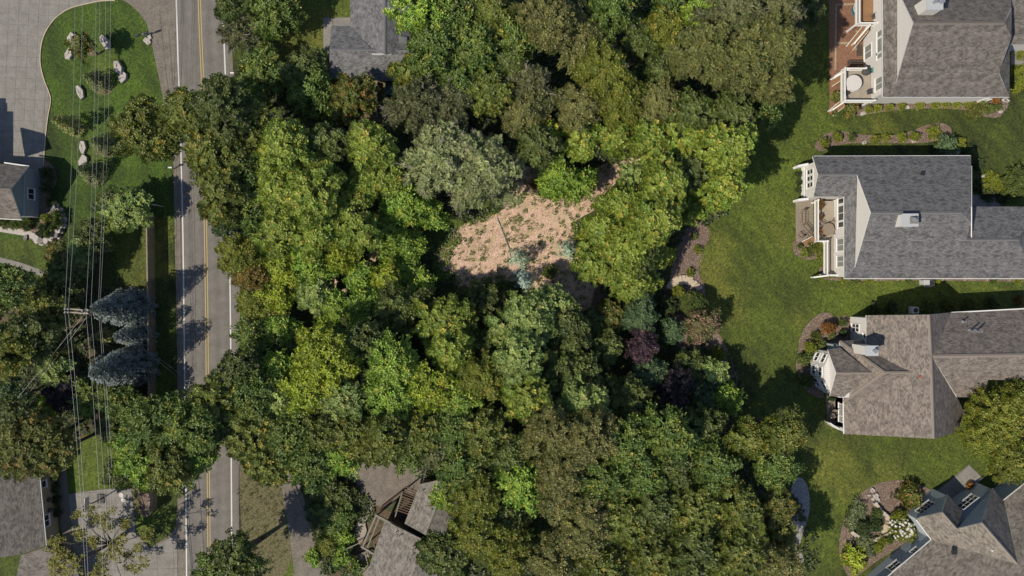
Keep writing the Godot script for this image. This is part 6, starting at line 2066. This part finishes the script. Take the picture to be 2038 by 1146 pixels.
# ================================================================ gardens
func build_gardens():
	# row of clipped bushes along the brown-roofed house
	var g := "clipped bushes along the brown-roofed house"
	var spots := [[1729, 218, 6.5, "first from the left"], [1748, 215.5, 6.5, "second from the left"], [1771, 214.5, 6, "third from the left"], [1794, 212, 6.5, "fourth from the left"], [1831, 209, 7.5, "just left of the row's middle"], [1862, 207.5, 7, "fourth from the right"], [1883, 207, 7, "third from the right"], [1905, 206.5, 7.5, "second from the right"], [1926, 206, 8, "rightmost, beside the leafy plants"]]
	for q in spots: shrub("clipped_bush", "limebush", q[0], q[1], q[2], "small clipped bush below the brown-roofed house, " + q[3], g, 0.7, true)
	shrub("leafy_shrub", "rust", 1688, 216, 16, "leafy orange-green shrub under the raised deck's lower corner", "", 1.6)
	shrub("leafy_shrub", "bush", 1668, 221, 10, "low green shrub at the bed's left tip under the raised deck", "", 1.0)
	shrub("leafy_shrub", "grassy", 1948, 213, 17, "arching leafy plant at the right end of the clipped bush row", "", 1.3)
	shrub("leafy_shrub", "grassy", 1934, 228, 10, "spiky plant on the bed's edge at the row's right end", "", 0.8)
	shrub("leafy_shrub", "bush", 1972, 216, 9, "green shrub in the bed's right end, below the house corner", "", 0.8)
	shrub("leafy_shrub", "bush", 1986, 212, 7, "small green shrub rightmost in the bed below the house corner", "", 0.6)
	shrub("flowering_shrub", "orangebush", 1982, 198, 8, "orange flowers at the brown-roofed house's lower right corner", "", 0.5)
	shrub("flowering_shrub", "orangebush", 1674, 163, 5, "orange flowers in a pot left of the raised deck", "", 0.8)
	shrub("flowering_shrub", "rust", 1663, 192, 8, "flowering plant left of the raised deck on the brick patio", "", 0.9)
	boulder(1718, 226, 0.9, 0.5, 0.3, 0.3, "pale flat stone beside the leftmost clipped bush", M.stone)
	boulder(1804, 214, 0.6, 0.5, 0.2, 0.0, "pale stepping stone between the clipped bushes", M.stone)
	boulder(1990, 222, 0.5, 0.4, 0.25, 0.3, "pale stone in the right end of the bush bed", M.stone)
	boulder(2000, 200, 1.2, 0.5, 0.2, -0.2, "pale slab stone at the house's lower right corner", M.stone)
	shrub("flower_plot", "limebush", 2022, 158, 26, "yellow-green groundcover right of the brown-roofed house", "", 0.5)
	shrub("flower_plot", "limebush", 2030, 108, 10, "small yellow-green patch beside the concrete walk at the right edge", "", 0.4)
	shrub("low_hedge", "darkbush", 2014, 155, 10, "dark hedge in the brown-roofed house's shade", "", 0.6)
	# kidney bed above the slate-roofed house
	g = "shrubs in the curved mulch bed"
	for q in [[1640, 284, 11, "limebush", "largest round shrub at the curved bed's left end"], [1667, 272, 9, "limebush", "low shrub second from the left in the curved bed"], [1696, 273, 8, "bush", "small shrub third from the left in the curved bed"], [1742, 276, 8, "limebush", "shrub left of the pair in the middle of the curved bed"], [1763, 274, 8, "limebush", "shrub right of the pair in the middle of the curved bed"], [1793, 274, 8.5, "limebush", "shrub alone in the curved bed's narrow waist"], [1820, 272, 9, "limebush", "shrub behind a white stone in the curved bed"], [1858, 263, 13, "limebush", "big spreading shrub at the curved bed's right end"]]:
		shrub("mulch_bed_shrub", q[3], q[0], q[1], q[2], q[4], g, 0.8)
	for q in [[1719, 284, "white stone in the house's shadow at the curved bed"], [1817, 280, "white stone in front of the curved bed's waist shrub"], [1861, 269, "white stone by the big shrub at the curved bed's right end"], [1906, 302, "small white stone near the slate roof's upper right corner"]]: boulder(q[0], q[1], 0.6, 0.5, 0.3, 0.4, q[2], M.stone, "white_stone")
	shrub("leafy_shrub", "teal", 1884, 290, 24, "pale blue-green shrub spreading above the slate roof's right part", "", 2.0)
	shrub("leafy_shrub", "limebush", 1910, 285, 12, "yellow-green shrub right of the pale blue-green one", "", 0.9)
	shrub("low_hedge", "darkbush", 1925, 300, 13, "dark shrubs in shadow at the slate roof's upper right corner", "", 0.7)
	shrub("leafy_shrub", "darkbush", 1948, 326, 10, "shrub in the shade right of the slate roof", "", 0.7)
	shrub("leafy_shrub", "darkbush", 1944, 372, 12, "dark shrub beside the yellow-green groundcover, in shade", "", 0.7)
	shrub("flower_plot", "limebush", 1974, 362, 22, "yellow-green groundcover right of the slate-roofed house", "", 0.4)
	shrub("flower_plot", "limebush", 1994, 370, 18, "yellow-green groundcover in front of the larger bush at the right edge", "", 0.5)
	shrub("leafy_shrub", "bush", 2026, 362, 30, "large rounded green-gold bush at the right edge", "", 2.2)
	shrub("flowering_shrub", "darkbush", 1965, 389, 14, "low dark flower bed plants along the front walk", "", 0.5)
	shrub("flowering_shrub", "darkbush", 1995, 391, 14, "low dark plants at the right end of the front walk", "", 0.5)
	shrub("flowering_shrub", "orangebush", 1966, 384.5, 5, "red-orange flowers along the front walk's edge", "", 0.4)
	boulder(1953, 351, 0.4, 0.4, 0.5, 0.0, "white ornament at the corner of the yellow groundcover", M.stone, "garden_ornament", "", "ornament")
	# beds in front of the slate house's decks
	shrub("leafy_shrub", "limebush", 1632, 494, 13, "yellow-green shrub against the slate house's lower deck", "", 1.0)
	shrub("leafy_shrub", "limebush", 1637, 510, 10, "yellow-green shrub further down the slate house's lower deck", "", 0.9)
	shrub("leafy_shrub", "grassy", 1618, 486, 12, "tan ornamental grass by the slate house's deck corner", "", 0.8)
	shrub("leafy_shrub", "gold", 1601, 502, 7, "small golden plant in the rounded mulch bed", "", 0.5)
	shrub("leafy_shrub", "bush", 1592, 490, 5, "small green plant at the rounded mulch bed's top", "", 0.4)
	shrub("leafy_shrub", "bush", 1612, 506, 5, "small green plant at the rounded mulch bed's right", "", 0.4)
	shrub("leafy_shrub", "limebush", 1638, 528, 5, "small yellow-green plant above the white side wall", "", 0.5)
	shrub("leafy_shrub", "darkbush", 1589, 347, 6, "small dark plant inside the fenced pen, upper one", "", 0.6)
	shrub("leafy_shrub", "darkbush", 1590, 364, 6, "small dark plant inside the fenced pen, middle one", "", 0.6)
	shrub("leafy_shrub", "darkbush", 1589, 379, 5, "small dark plant inside the fenced pen, lower one", "", 0.5)
	for k in 7:
		var names := ["leftmost, at the deck corner", "second from the left", "third from the left", "fourth, left of the air conditioner", "fifth, right of the air conditioner", "second from the right", "rightmost, by the garage corner"]
		shrub("edging_plant", "limebush" if k % 2 == 0 else "bush", [1678, 1702, 1728, 1808, 1866, 1976, 2026][k], 558, 6.0, "low plant under the slate house's lower wall, " + names[k], "plants under the slate house's lower wall", 0.45)
	# around the tan house
	shrub("round_shrub", "orangebush", 1650, 652, 13, "round orange-leaved bush in the mulch bed by the tan house", "", 1.8)
	shrub("round_shrub", "bush", 1677, 642, 7, "small round green bush beside the white recess wall", "", 0.9)
	shrub("round_shrub", "darkbush", 1678, 663, 7, "small round bush in the recess's shadow", "", 0.9)
	shrub("round_shrub", "bush", 1655, 668, 6, "low green shrub under the orange-leaved bush", "", 0.5)
	shrub("leafy_shrub", "grassy", 1623, 668, 8, "tan-green low plant in the middle of the curving mulch bed", "", 0.5)
	shrub("round_shrub", "bush", 1636, 686, 8, "green bush at the tan house's grey annex", "", 1.0)
	shrub("round_shrub", "limebush", 1612, 692, 12, "yellow-green bush left of the bay windows, topmost of three", "", 1.3)
	shrub("round_shrub", "bush", 1600, 716, 13, "green bush left of the bay windows, middle of three", "", 1.3)
	shrub("round_shrub", "bush", 1606, 758, 15, "large green bush left of the bay windows, lowest of three", "", 1.5)
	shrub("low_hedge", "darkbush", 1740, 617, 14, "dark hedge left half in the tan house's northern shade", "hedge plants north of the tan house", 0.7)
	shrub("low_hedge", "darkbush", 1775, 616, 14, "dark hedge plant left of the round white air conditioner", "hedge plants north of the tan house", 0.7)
	shrub("low_hedge", "bush", 1850, 612, 14, "hedge plant right of the round white air conditioner", "hedge plants north of the tan house", 0.7)
	shrub("low_hedge", "bush", 1890, 609, 14, "hedge plant above the tan house's east wing, left one", "hedge plants north of the tan house", 0.7)
	shrub("low_hedge", "bush", 1930, 607, 14, "hedge plant above the tan house's east wing, middle one", "hedge plants north of the tan house", 0.7)
	shrub("low_hedge", "darkbush", 1975, 605, 14, "hedge plant above the tan house's east wing, right one", "hedge plants north of the tan house", 0.7)
	shrub("flowering_shrub", "orangebush", 2028, 598, 9, "reddish shrub at the right edge in the tan house's shade", "", 0.6)
	# around the blue house
	shrub("round_shrub", "rust", 1812, 988, 25, "large orange-green shrub against the blue house's front", "", 2.0)
	var hy: Node3D = shrub("flowering_shrub", "limebush", 1797, 1052, 27, "white-flowering hydrangea bush against the blue house's side", "", 1.6)
	var fl := mb()
	var rr := RandomNumberGenerator.new(); rr.seed = 12
	for i in 80:
		var a := rr.randf() * TAU; var d := sqrt(rr.randf()) * 1.75
		ball(fl, Vector3(cos(a) * d, 1.62 - d * d * 0.28 + rr.randf_range(0.0, 0.12), sin(a) * d), Vector3.ONE * rr.randf_range(0.12, 0.2), 4, 6, 0.15)
	part("flower_heads", fl.commit(), M.canvas, hy).set_meta("kind", "stuff")
	shrub("leafy_shrub", "limebush", 1790, 1030, 15, "yellow-green upper part of the planting above the hydrangea", "", 1.3)
	shrub("spreading_shrub", "juniper", 1706, 1014, 19, "pale green spreading shrub at the blue house bed's left edge", "", 0.6)
	shrub("spreading_shrub", "juniper", 1696, 1040, 16, "pale green spreading shrub below the other at the bed's left", "", 0.5)
	shrub("round_shrub", "bush", 1744, 1023, 11, "round bush at the inner end of the curved garden wall", "", 1.0, true)
	shrub("round_shrub", "darkbush", 1722, 1052, 14, "large clipped ball shrub inside the curved wall, left of two", "", 1.5, true)
	shrub("round_shrub", "darkbush", 1744, 1046, 14, "large clipped ball shrub inside the curved wall, right of two", "", 1.5, true)
	shrub("spreading_shrub", "juniper", 1720, 1080, 18, "blue-green spreading shrub outside the curved wall", "", 0.9)
	shrub("spreading_shrub", "juniper", 1728, 1098, 12, "blue-green spreading shrub beside the clipped trio", "", 0.9)
	shrub("round_shrub", "limebush", 1756, 1077, 9, "small clipped ball shrub, upper left of the trio by the blue wall", "", 0.9, true)
	shrub("round_shrub", "bush", 1771, 1074, 8, "small clipped ball shrub, right one of the trio by the blue wall", "", 0.9, true)
	shrub("round_shrub", "limebush", 1748, 1090, 9, "small clipped ball shrub, lowest of the trio by the blue wall", "", 0.9, true)
	shrub("leafy_shrub", "yellow", 1700, 1114, 26, "broad yellow-green shrub at the bed's bottom end", "", 1.3)
	shrub("flowering_shrub", "orangebush", 1905, 1002, 9, "orange plants in the bed between the blue house's gables", "", 0.6)
	shrub("flowering_shrub", "orangebush", 1931, 968, 9, "orange and red flowers at the end of the blue house's walk", "", 0.6)
	# curved wall in the blue house's bed, stone by stone
	var w := thing("curved_garden_wall", "curved low wall of tan stones in the blue house's mulch bed", "wall", at(1760, 1040))
	var arc := smooth([[1740, 999], [1752, 1016], [1768, 1030], [1775, 1046], [1773, 1058], [1760, 1066], [1745, 1072], [1725, 1074], [1708, 1068], [1692, 1057]], false, 4)
	for i in arc.size() - 1:
		var a := at(arc[i][0], arc[i][1], 0.25); var b := at(arc[i + 1][0], arc[i + 1][1], 0.25)
		var st := mb()
		var d := (b - a)
		bx(st, (a + b) * 0.5 - w.position + Vector3(0, rng.randf_range(-0.03, 0.03), 0), Vector3(d.length() - 0.02, 0.5, 0.45 + rng.randf_range(-0.06, 0.06)), Basis(d.normalized(), Vector3.UP, d.normalized().cross(Vector3.UP)))
		part("stone", st.commit(), M.tanstone if i % 3 else M.stone, w)
	var paved := thing("paved_crescent", "crescent of tan paving inside the curved wall by the blue house", "paving", at(1762, 1045))
	var cp := mb()
	prism(cp, _moved(flat(smooth([[1754, 1022], [1766, 1034], [1771, 1048], [1766, 1058], [1752, 1062], [1758, 1048], [1756, 1036]], true, 4)), paved.position), 0.0, 0.12)
	part("paving", cp.commit(), M.tanstone, paved)
	for q in [[1736, 975, 0.6, "palest stone at the top of the curved wall's tail"], [1742, 986, 0.8, "big pale stone of the curved wall's tail"], [1736, 992, 0.5, "small stone left of the curved wall's tail"], [1728, 985, 0.4, "smallest stone in the mulch left of the wall's tail"], [1746, 994, 0.6, "stone joining the wall's tail to the curved wall"]]:
		boulder(q[0], q[1], q[2], q[2] * 0.8, 0.3, q[0], q[3], M.stone, "garden_stone")
	# stone steps arc at the lot's east side
	var arc_o := thing("stone_arc", "arc of pale tan stone slabs in the garden at the lot's east side", "steps", at(1362, 562))
	for i in 13:
		var t := i / 12.0
		var a := deg_to_rad(lerpf(196, 342, t))
		var stn := mb()
		var c := Vector2(1361 + cos(a) * 27, 578 + sin(a) * 21)
		if i > 8: c = Vector2([1374, 1381, 1386, 1391][i - 9], [561, 564, 569, 573][i - 9])
		var turn := atan2(sin(a) * 21, cos(a) * 27)
		var pos := at(c.x, c.y, 0.0) - arc_o.position
		var f := 1.25 if i <= 8 else 0.92
		var poly := PackedVector2Array()
		for q in [[-0.5, -0.5], [0.5, -0.55], [0.52, 0.5], [-0.48, 0.52]]:
			var l := Vector2(q[0] * f, q[1] * 0.44).rotated(turn)
			poly.append(Vector2(pos.x + l.x + rng.randf_range(-0.03, 0.03), pos.z + l.y + rng.randf_range(-0.03, 0.03)))
		prism(stn, poly, 0.0, 0.22 + 0.02 * (i % 3), 0.03)
		part("slab", stn.commit(), M.tanstone, arc_o)
	shrub("round_shrub", "limebush", 1350, 581, 12.5, "bright yellow-green ball shrub under the stone arc", "", 1.7, true)
	shrub("dome_shrub", "bush", 1383, 606, 27, "olive dome-shaped shrub above the pink-flushed tree", "", 3.0, true)
	shrub("leafy_shrub", "limebush", 1374, 543, 8, "small yellow-green shrub just above the stone arc", "", 0.7)
	shrub("leafy_shrub", "yellow", 1332, 510, 11, "yellow shrub on the mulch bed's west edge", "", 1.6)
	shrub("leafy_shrub", "limebush", 1388, 496, 8, "yellow-green clump at the lawn's edge on the mulch bed", "", 0.5)
	shrub("leafy_shrub", "bush", 1382, 470, 6, "small green plant in the shaded mulch bed", "", 0.5)
	shrub("leafy_shrub", "rust", 1236, 625, 18, "shrub with orange tints beside the bare path's end", "", 2.0)
	shrub("leafy_shrub", "limebush", 1428, 704, 14, "olive low shrub near the lawn's lower edge of the lot", "", 1.2)
	shrub("leafy_shrub", "yellow", 1452, 770, 10, "yellow-green shrub at the end of the mulch path", "", 1.2)
	shrub("leafy_shrub", "darkbush", 1330, 610, 22, "dark shrub in deep shade left of the dome-shaped shrub", "", 2.2)
	shrub("red_grass", "orangebush", 1068, 366, 12, "rust-red fine-leaved plant at the clearing's north tip", "", 1.2)
	# stone terrace at the left house
	var ter := thing("stone_terrace", "rounded terrace edge of piled pale stones beside the blue-grey house", "wall", at(100, 450))
	var ring := [[112, 415], [119, 422], [123, 430], [126, 439], [125, 449], [121, 459], [115, 468], [107, 475], [98, 479], [88, 479], [79, 475], [72, 469]]
	for k in 2:
		for i in ring.size():
			var st := mb()
			var q: Array = ring[i]
			var f := 1.0 if k == 0 else 1.16
			var p := at(98 + (q[0] - 98) * f, 447 + (q[1] - 447) * f) - ter.position
			var poly := PackedVector2Array()
			var nn := 6
			var rad := 0.52 if k == 0 else 0.42
			for s in nn:
				var a := TAU * s / nn + i
				poly.append(Vector2(p.x + cos(a) * rad * rng.randf_range(0.75, 1.1), p.z + sin(a) * rad * rng.randf_range(0.75, 1.1)))
			prism(st, poly, 0.0, (0.75 if k == 0 else 0.35) + rng.randf_range(-0.06, 0.06), 0.06)
			part("stone", st.commit(), M.stone if (i + k) % 3 else M.greystone, ter)
	for q in [[112, 428, 9, "bush", "green shrub at the top of the stone terrace"], [113, 443, 8, "bush", "round green shrub at the right of the terrace bed"], [92, 434, 9, "limebush", "yellowish shrub by the house on the terrace"], [105, 455, 5, "bush", "smallest round shrub inside the terrace ring"], [86, 455, 13, "darkbush", "large dark leafy shrub in the middle of the terrace bed"], [94, 466, 7, "bush", "low green shrub at the terrace's lower ring"]]:
		shrub("terrace_shrub", q[3], q[0], q[1], q[2], q[4], "", 1.4)
	shrub("low_hedge", "bush", 52, 446, 13, "leafy shrub under the blue-grey house's lower corner", "", 0.9)
	shrub("low_hedge", "bush", 28, 445, 11, "low hedge plant under the blue-grey house, middle", "", 0.7)
	shrub("low_hedge", "bush", 6, 443, 11, "low hedge plant under the blue-grey house at the left edge", "", 0.7)
	for q in [[92, 345, 13, "dark shrub in the blue-grey house's shadow, upper one"], [92, 372, 13, "dark shrub in the blue-grey house's shadow, lower one"], [100, 400, 9, "dark shrub in shadow above the stone terrace"]]:
		shrub("house_shrub", "darkbush", q[0], q[1], q[2], q[3], "", 1.3)
	# shrubs by the lower left house and the cabin
	for q in [[106, 930, 8, "dark hedge plant by the beige wall, top one"], [108, 950, 8, "dark hedge plant by the beige wall, second"], [110, 972, 8, "dark hedge plant by the beige wall, third"], [112, 996, 8, "dark hedge plant by the beige wall, fourth"], [114, 1020, 8, "dark hedge plant by the beige wall, lowest"]]:
		shrub("wall_hedge", "darkbush", q[0], q[1], q[2], q[3], "hedge by the beige wall", 0.9)
	for q in [[650, 975, 28, "dark", "dark shrub left of the parking place, top one"], [682, 985, 22, "dark", "dark shrub touching the parking place's lower left corner"], [655, 1015, 28, "dark", "dark shrub in the middle of the cabin's garden"], [684, 1025, 22, "maple", "green shrub beside the curved board walk"], [665, 1055, 24, "maple", "green shrub beside the gravel drive's bend"], [684, 1066, 16, "bright", "bright green shrub at the cabin walk's end"], [650, 1090, 22, "gold", "golden shrub between drive and cabin deck"], [680, 1105, 22, "bright", "bright shrub left of the cabin's lower deck"], [622, 1110, 14, "bright", "low shrub at the gravel drive's edge, bottom"], [710, 1130, 14, "maple", "green shrub among the cabin's lower rails"], [745, 1112, 12, "dark", "dark shrub in front of the cabin's lower deck"]]:
		shrub("garden_shrub", q[3], q[0], q[1], q[2], q[4], "", 1.8)


func _moved(poly: PackedVector2Array, by: Vector3) -> PackedVector2Array:
	var out := PackedVector2Array()
	for q in poly: out.append(Vector2(q.x - by.x, q.y - by.z))
	return out


# ================================================================ furniture and small things
func chair(label: String, px: float, py: float, h: float, turn: float, mat: Material, group := "", cat := "chair", long_ := 0.55):
	var o := thing("garden_chair" if long_ < 1.0 else "lounge_chair", label, cat, at(px, py, h), group, turn)
	var s := mb()
	for i in 5: bx(s, Vector3(0, 0.42, (i / 4.0 - 0.5) * long_), Vector3(0.56, 0.035, long_ / 5.0 - 0.025))
	bx(s, Vector3(0, 0.39, 0), Vector3(0.5, 0.03, long_ * 0.9))
	part("seat", s.commit(), mat, o)
	var b := mb()
	var tilt := Basis(Vector3.RIGHT, -0.35)
	for i in 5: bx(b, Vector3((i / 4.0 - 0.5) * 0.46, 0.68, -long_ * 0.5 - 0.1), Vector3(0.08, 0.56, 0.03), tilt)
	bx(b, Vector3(0, 0.94, -long_ * 0.5 - 0.19), Vector3(0.56, 0.07, 0.04), tilt)
	part("backrest", b.commit(), mat, o)
	for e in [[-1, -1], [1, -1], [-1, 1], [1, 1]]:
		var l := mb()
		bx(l, Vector3(e[0] * 0.25, 0.2, e[1] * long_ * 0.42), Vector3(0.045, 0.4, 0.045))
		part("leg", l.commit(), mat, o)
	for e in [-1, 1]:
		var a := mb()
		bx(a, Vector3(e * 0.31, 0.62, 0.0), Vector3(0.06, 0.03, long_ * 0.9))
		bx(a, Vector3(e * 0.31, 0.52, long_ * 0.4), Vector3(0.04, 0.2, 0.04))
		part("armrest", a.commit(), mat, o)


func table(label: String, px: float, py: float, h: float, r: float, mat: Material, sides := 24, tall := 0.73, cloth := false):
	var o := thing("garden_table", label, "table", at(px, py, h))
	var t := mb()
	disc(t, Vector3(0, tall, 0), r, 0.05, sides)
	part("tabletop", t.commit(), mat, o)
	if cloth:
		var c := mb()
		var n := 40
		for i in n:
			var a := TAU * i / n; var b := TAU * (i + 1) / n
			var ra := r + 0.06 + 0.05 * sin(a * 9.0); var rb := r + 0.06 + 0.05 * sin(b * 9.0)
			tri(c, Vector3(0, tall + 0.03, 0), Vector3(r * cos(a), tall + 0.012, r * sin(a)), Vector3(r * cos(b), tall + 0.012, r * sin(b)))
			quad(c, Vector3(r * cos(a), tall + 0.012, r * sin(a)), Vector3(r * cos(b), tall + 0.012, r * sin(b)), Vector3(rb * cos(b), tall - 0.3, rb * sin(b)), Vector3(ra * cos(a), tall - 0.3, ra * sin(a)))
		part("cover", c.commit(), M.canvas, o)
	for k in 4:
		var l := mb()
		var a := TAU * k / 4.0 + 0.4
		tube(l, [Vector3(cos(a) * r * 0.7, 0, sin(a) * r * 0.7), Vector3(cos(a) * r * 0.5, tall - 0.05, sin(a) * r * 0.5)], [0.035, 0.035], 6)
		part("leg", l.commit(), mat, o)


func air_con(label: String, px: float, py: float, mat: Material):
	var o := thing("air_conditioner", label, "air conditioner", at(px, py))
	var b := mb()
	bx(b, Vector3(0, 0.05, 0), Vector3(1.0, 0.1, 1.0))
	part("pad", b.commit(), M.stone, o)
	var c := mb()
	bx(c, Vector3(0, 0.5, 0), Vector3(0.8, 0.8, 0.8))
	for i in 7:
		for s in [-1, 1]: bx(c, Vector3(s * 0.405, 0.2 + i * 0.1, 0), Vector3(0.02, 0.03, 0.74))
	part("cabinet", c.commit(), mat, o)
	var f := mb()
	disc(f, Vector3(0, 0.915, 0), 0.32, 0.03, 18)
	part("fan_guard", f.commit(), M.dark, o)


func build_details():
	# brown-roofed house, upper deck and lower deck
	chair("long dark reclining chair on the brown-roofed house's upper deck", 1742, 31, 2.7, -1.0, M.charcoal, "", "lounge chair", 1.3)
	chair("dark chair at the top edge of the upper deck", 1748, 3, 2.7, 0.4, M.charcoal)
	table("large round table under a pale cover on the lower deck", 1694, 168, 2.1, 1.02, M.furniture_brown, 24, 0.75, true)
	chair("dark chair tucked at the covered table's lower left", 1681, 187, 2.1, 2.2, M.charcoal)
	chair("grey lounge chair in the lower deck's lower right corner", 1730, 184, 2.1, -1.4, M.charcoal, "", "chair", 0.9)
	var gr := thing("covered_grill", "round grey covered fire bowl on the lower deck", "grill", at(1720, 145, 2.1))
	var b := mb()
	ball(b, Vector3(0, 0.5, 0), Vector3(0.6, 0.42, 0.5), 7, 14)
	part("cover", b.commit(), M.charcoal, gr)
	var gl := mb()
	for k in 3: tube(gl, [Vector3(cos(k * 2.1) * 0.3, 0, sin(k * 2.1) * 0.3), Vector3(cos(k * 2.1) * 0.2, 0.3, sin(k * 2.1) * 0.2)], [0.03, 0.03], 6)
	part("stand", gl.commit(), M.black_metal, gr)
	var tl := thing("side_table", "teal round side table at the lower deck's upper right", "table", at(1736, 142, 2.1))
	var tt := mb()
	disc(tt, Vector3(0, 0.6, 0), 0.42, 0.06, 18)
	part("tabletop", tt.commit(), M.teal, tl)
	var tb := mb()
	tube(tb, [Vector3(0, 0, 0), Vector3(0, 0.55, 0)], [0.3, 0.22], 12)
	part("base", tb.commit(), M.teal, tl)
	var pot := thing("planter", "oval dark planter with green plant on the brick patio", "planter", at(1704, 73, 0.0))
	var pt := mb()
	tube(pt, [Vector3.ZERO, Vector3(0, 0.5, 0)], [0.32, 0.42], 12)
	part("pot", pt.commit(), M.black_metal, pot)
	var c := cloud("bush", 0.34, 0.3, 31)
	leafy("plant", c[0], pot, Vector3(0, 0.55, 0))
	var bench := thing("patio_bench", "long dark wicker bench under the lower deck's upper edge", "bench", at(1700, 126))
	var s := mb()
	for i in 6: bx(s, Vector3(0, 0.45, (i - 2.5) * 0.1), Vector3(2.0, 0.04, 0.08))
	part("seat", s.commit(), M.furniture_brown, bench)
	var bk := mb()
	for i in 14: bx(bk, Vector3((i - 6.5) * 0.145, 0.72, 0.32), Vector3(0.05, 0.5, 0.04))
	bx(bk, Vector3(0, 0.98, 0.33), Vector3(2.05, 0.07, 0.06))
	part("backrest", bk.commit(), M.furniture_brown, bench)
	for x in [-0.9, 0.9]:
		var l := mb()
		bx(l, Vector3(x, 0.21, 0), Vector3(0.07, 0.42, 0.55))
		part("leg", l.commit(), M.furniture_brown, bench)
	var tub := thing("covered_tub", "blue covered pool edge showing beside the upper deck's railing", "pool", at(1709, 20))
	var tu := mb()
	disc(tu, Vector3(0, 0.7, 0), 1.0, 0.7, 24)
	part("tub", tu.commit(), M.teal_deep, tub)
	var ln := mb()
	for i in 24:
		var a := TAU * i / 24.0
		bx(ln, Vector3(cos(a) * 1.0, 0.72, sin(a) * 1.0), Vector3(0.12, 0.06, 0.27), Basis(Vector3.UP, -a))
	part("rim", ln.commit(), M.canvas, tub)
	var mat_ := thing("door_mat", "dark woven mat on the bricks against the white wall", "mat", at(1710, 100, 0.02))
	var mm := mb()
	bx(mm, Vector3(0, 0.015, 0), Vector3(0.75, 0.03, 1.5))
	part("mat", mm.commit(), M.furniture_brown, mat_)
	# slate-roofed house
	table("octagonal tan table on the slate-roofed house's deck", 1644, 457, 1.25, 0.85, M.furniture_tan, 8)
	chair("tan chair above the octagonal table", 1655, 444, 1.25, 0.7, M.furniture_tan, "", "chair")
	chair("tan chair left of the octagonal table", 1632, 446, 1.25, 1.0, M.furniture_tan, "", "chair")
	chair("tan chair below left of the octagonal table", 1637, 467, 1.25, 2.6, M.furniture_tan, "", "chair")
	chair("tan chair right of the octagonal table", 1657, 462, 1.25, -1.4, M.furniture_tan, "", "chair")
	chair("slatted wooden lounger slanting on the pale paver patio", 1604, 455, 0.02, -2.4, M.furniture_tan, "", "lounge chair", 1.5)
	chair("wire-framed lounger standing upright on the pale paver patio", 1596, 434, 0.02, 0.0, M.furniture_tan, "", "lounge chair", 1.6)
	chair("small wooden footstool chair at the lounger's lower end", 1590, 468, 0.02, -2.4, M.furniture_tan)
	chair("small chair in the patio's shaded lower right corner", 1608, 467, 0.02, 0.6, M.furniture_tan)
	for q in [[1629, 402, "orange and red flower box on the deck railing, upper one"], [1629.5, 412, "orange flower box on the deck railing, second"], [1630, 432, "orange flower box on the deck railing, third"], [1630, 460, "orange flower box on the deck railing, lowest"]]:
		var o := thing("flower_box", q[2], "planter", at(q[0], q[1], 1.25))
		var f := mb()
		bx(f, Vector3(0, 0.15, 0), Vector3(0.3, 0.3, 0.75))
		part("box", f.commit(), M.redclay, o)
		var c2 := cloud("orangebush", 0.36, 0.25, int(q[1]))
		leafy("flowers", c2[0], o, Vector3(0, 0.4, 0))
	air_con("grey air conditioner under the slate house's lower wall", 1846, 564, M.charcoal)
	var ub := thing("utility_cabinet", "pale utility cabinet left of the grey air conditioner", "utility box", at(1835, 562))
	var uc := mb()
	bx(uc, Vector3(0, 0.5, 0), Vector3(0.75, 1.0, 0.6))
	bx(uc, Vector3(0, 1.03, 0), Vector3(0.8, 0.06, 0.65))
	part("cabinet", uc.commit(), M.trim_pale, ub)
	# tan house
	air_con("white air conditioner in the tan house's northern shade", 1815, 617, M.canvas)
	table("small round tan table on the tan house's patio", 1652, 826, 0.02, 0.4, M.furniture_tan)
	chair("curved tan chair above the small patio table of the tan house", 1656, 820, 0.02, -0.5, M.furniture_tan)
	chair("dark striped lounger beside the tan house's patio wall", 1655, 836, 0.02, -1.0, M.furniture_brown, "", "lounge chair", 1.2)
	shrub("potted_plant", "darkbush", 1656, 793, 5, "dark potted plant at the upper end of the tan house's patio", "", 0.8)
	# far lower left
	for q in [[242, 985, "pale plastic lid lying on the lower driveway, left one"], [246, 994, "pale plastic lid lying on the lower driveway, right one"]]:
		var o := thing("plastic_lid", q[2], "lid", at(q[0], q[1], 0.05))
		var f := mb()
		disc(f, Vector3(0, 0.06, 0), 0.32, 0.05, 14)
		part("lid", f.commit(), M.canvas, o)
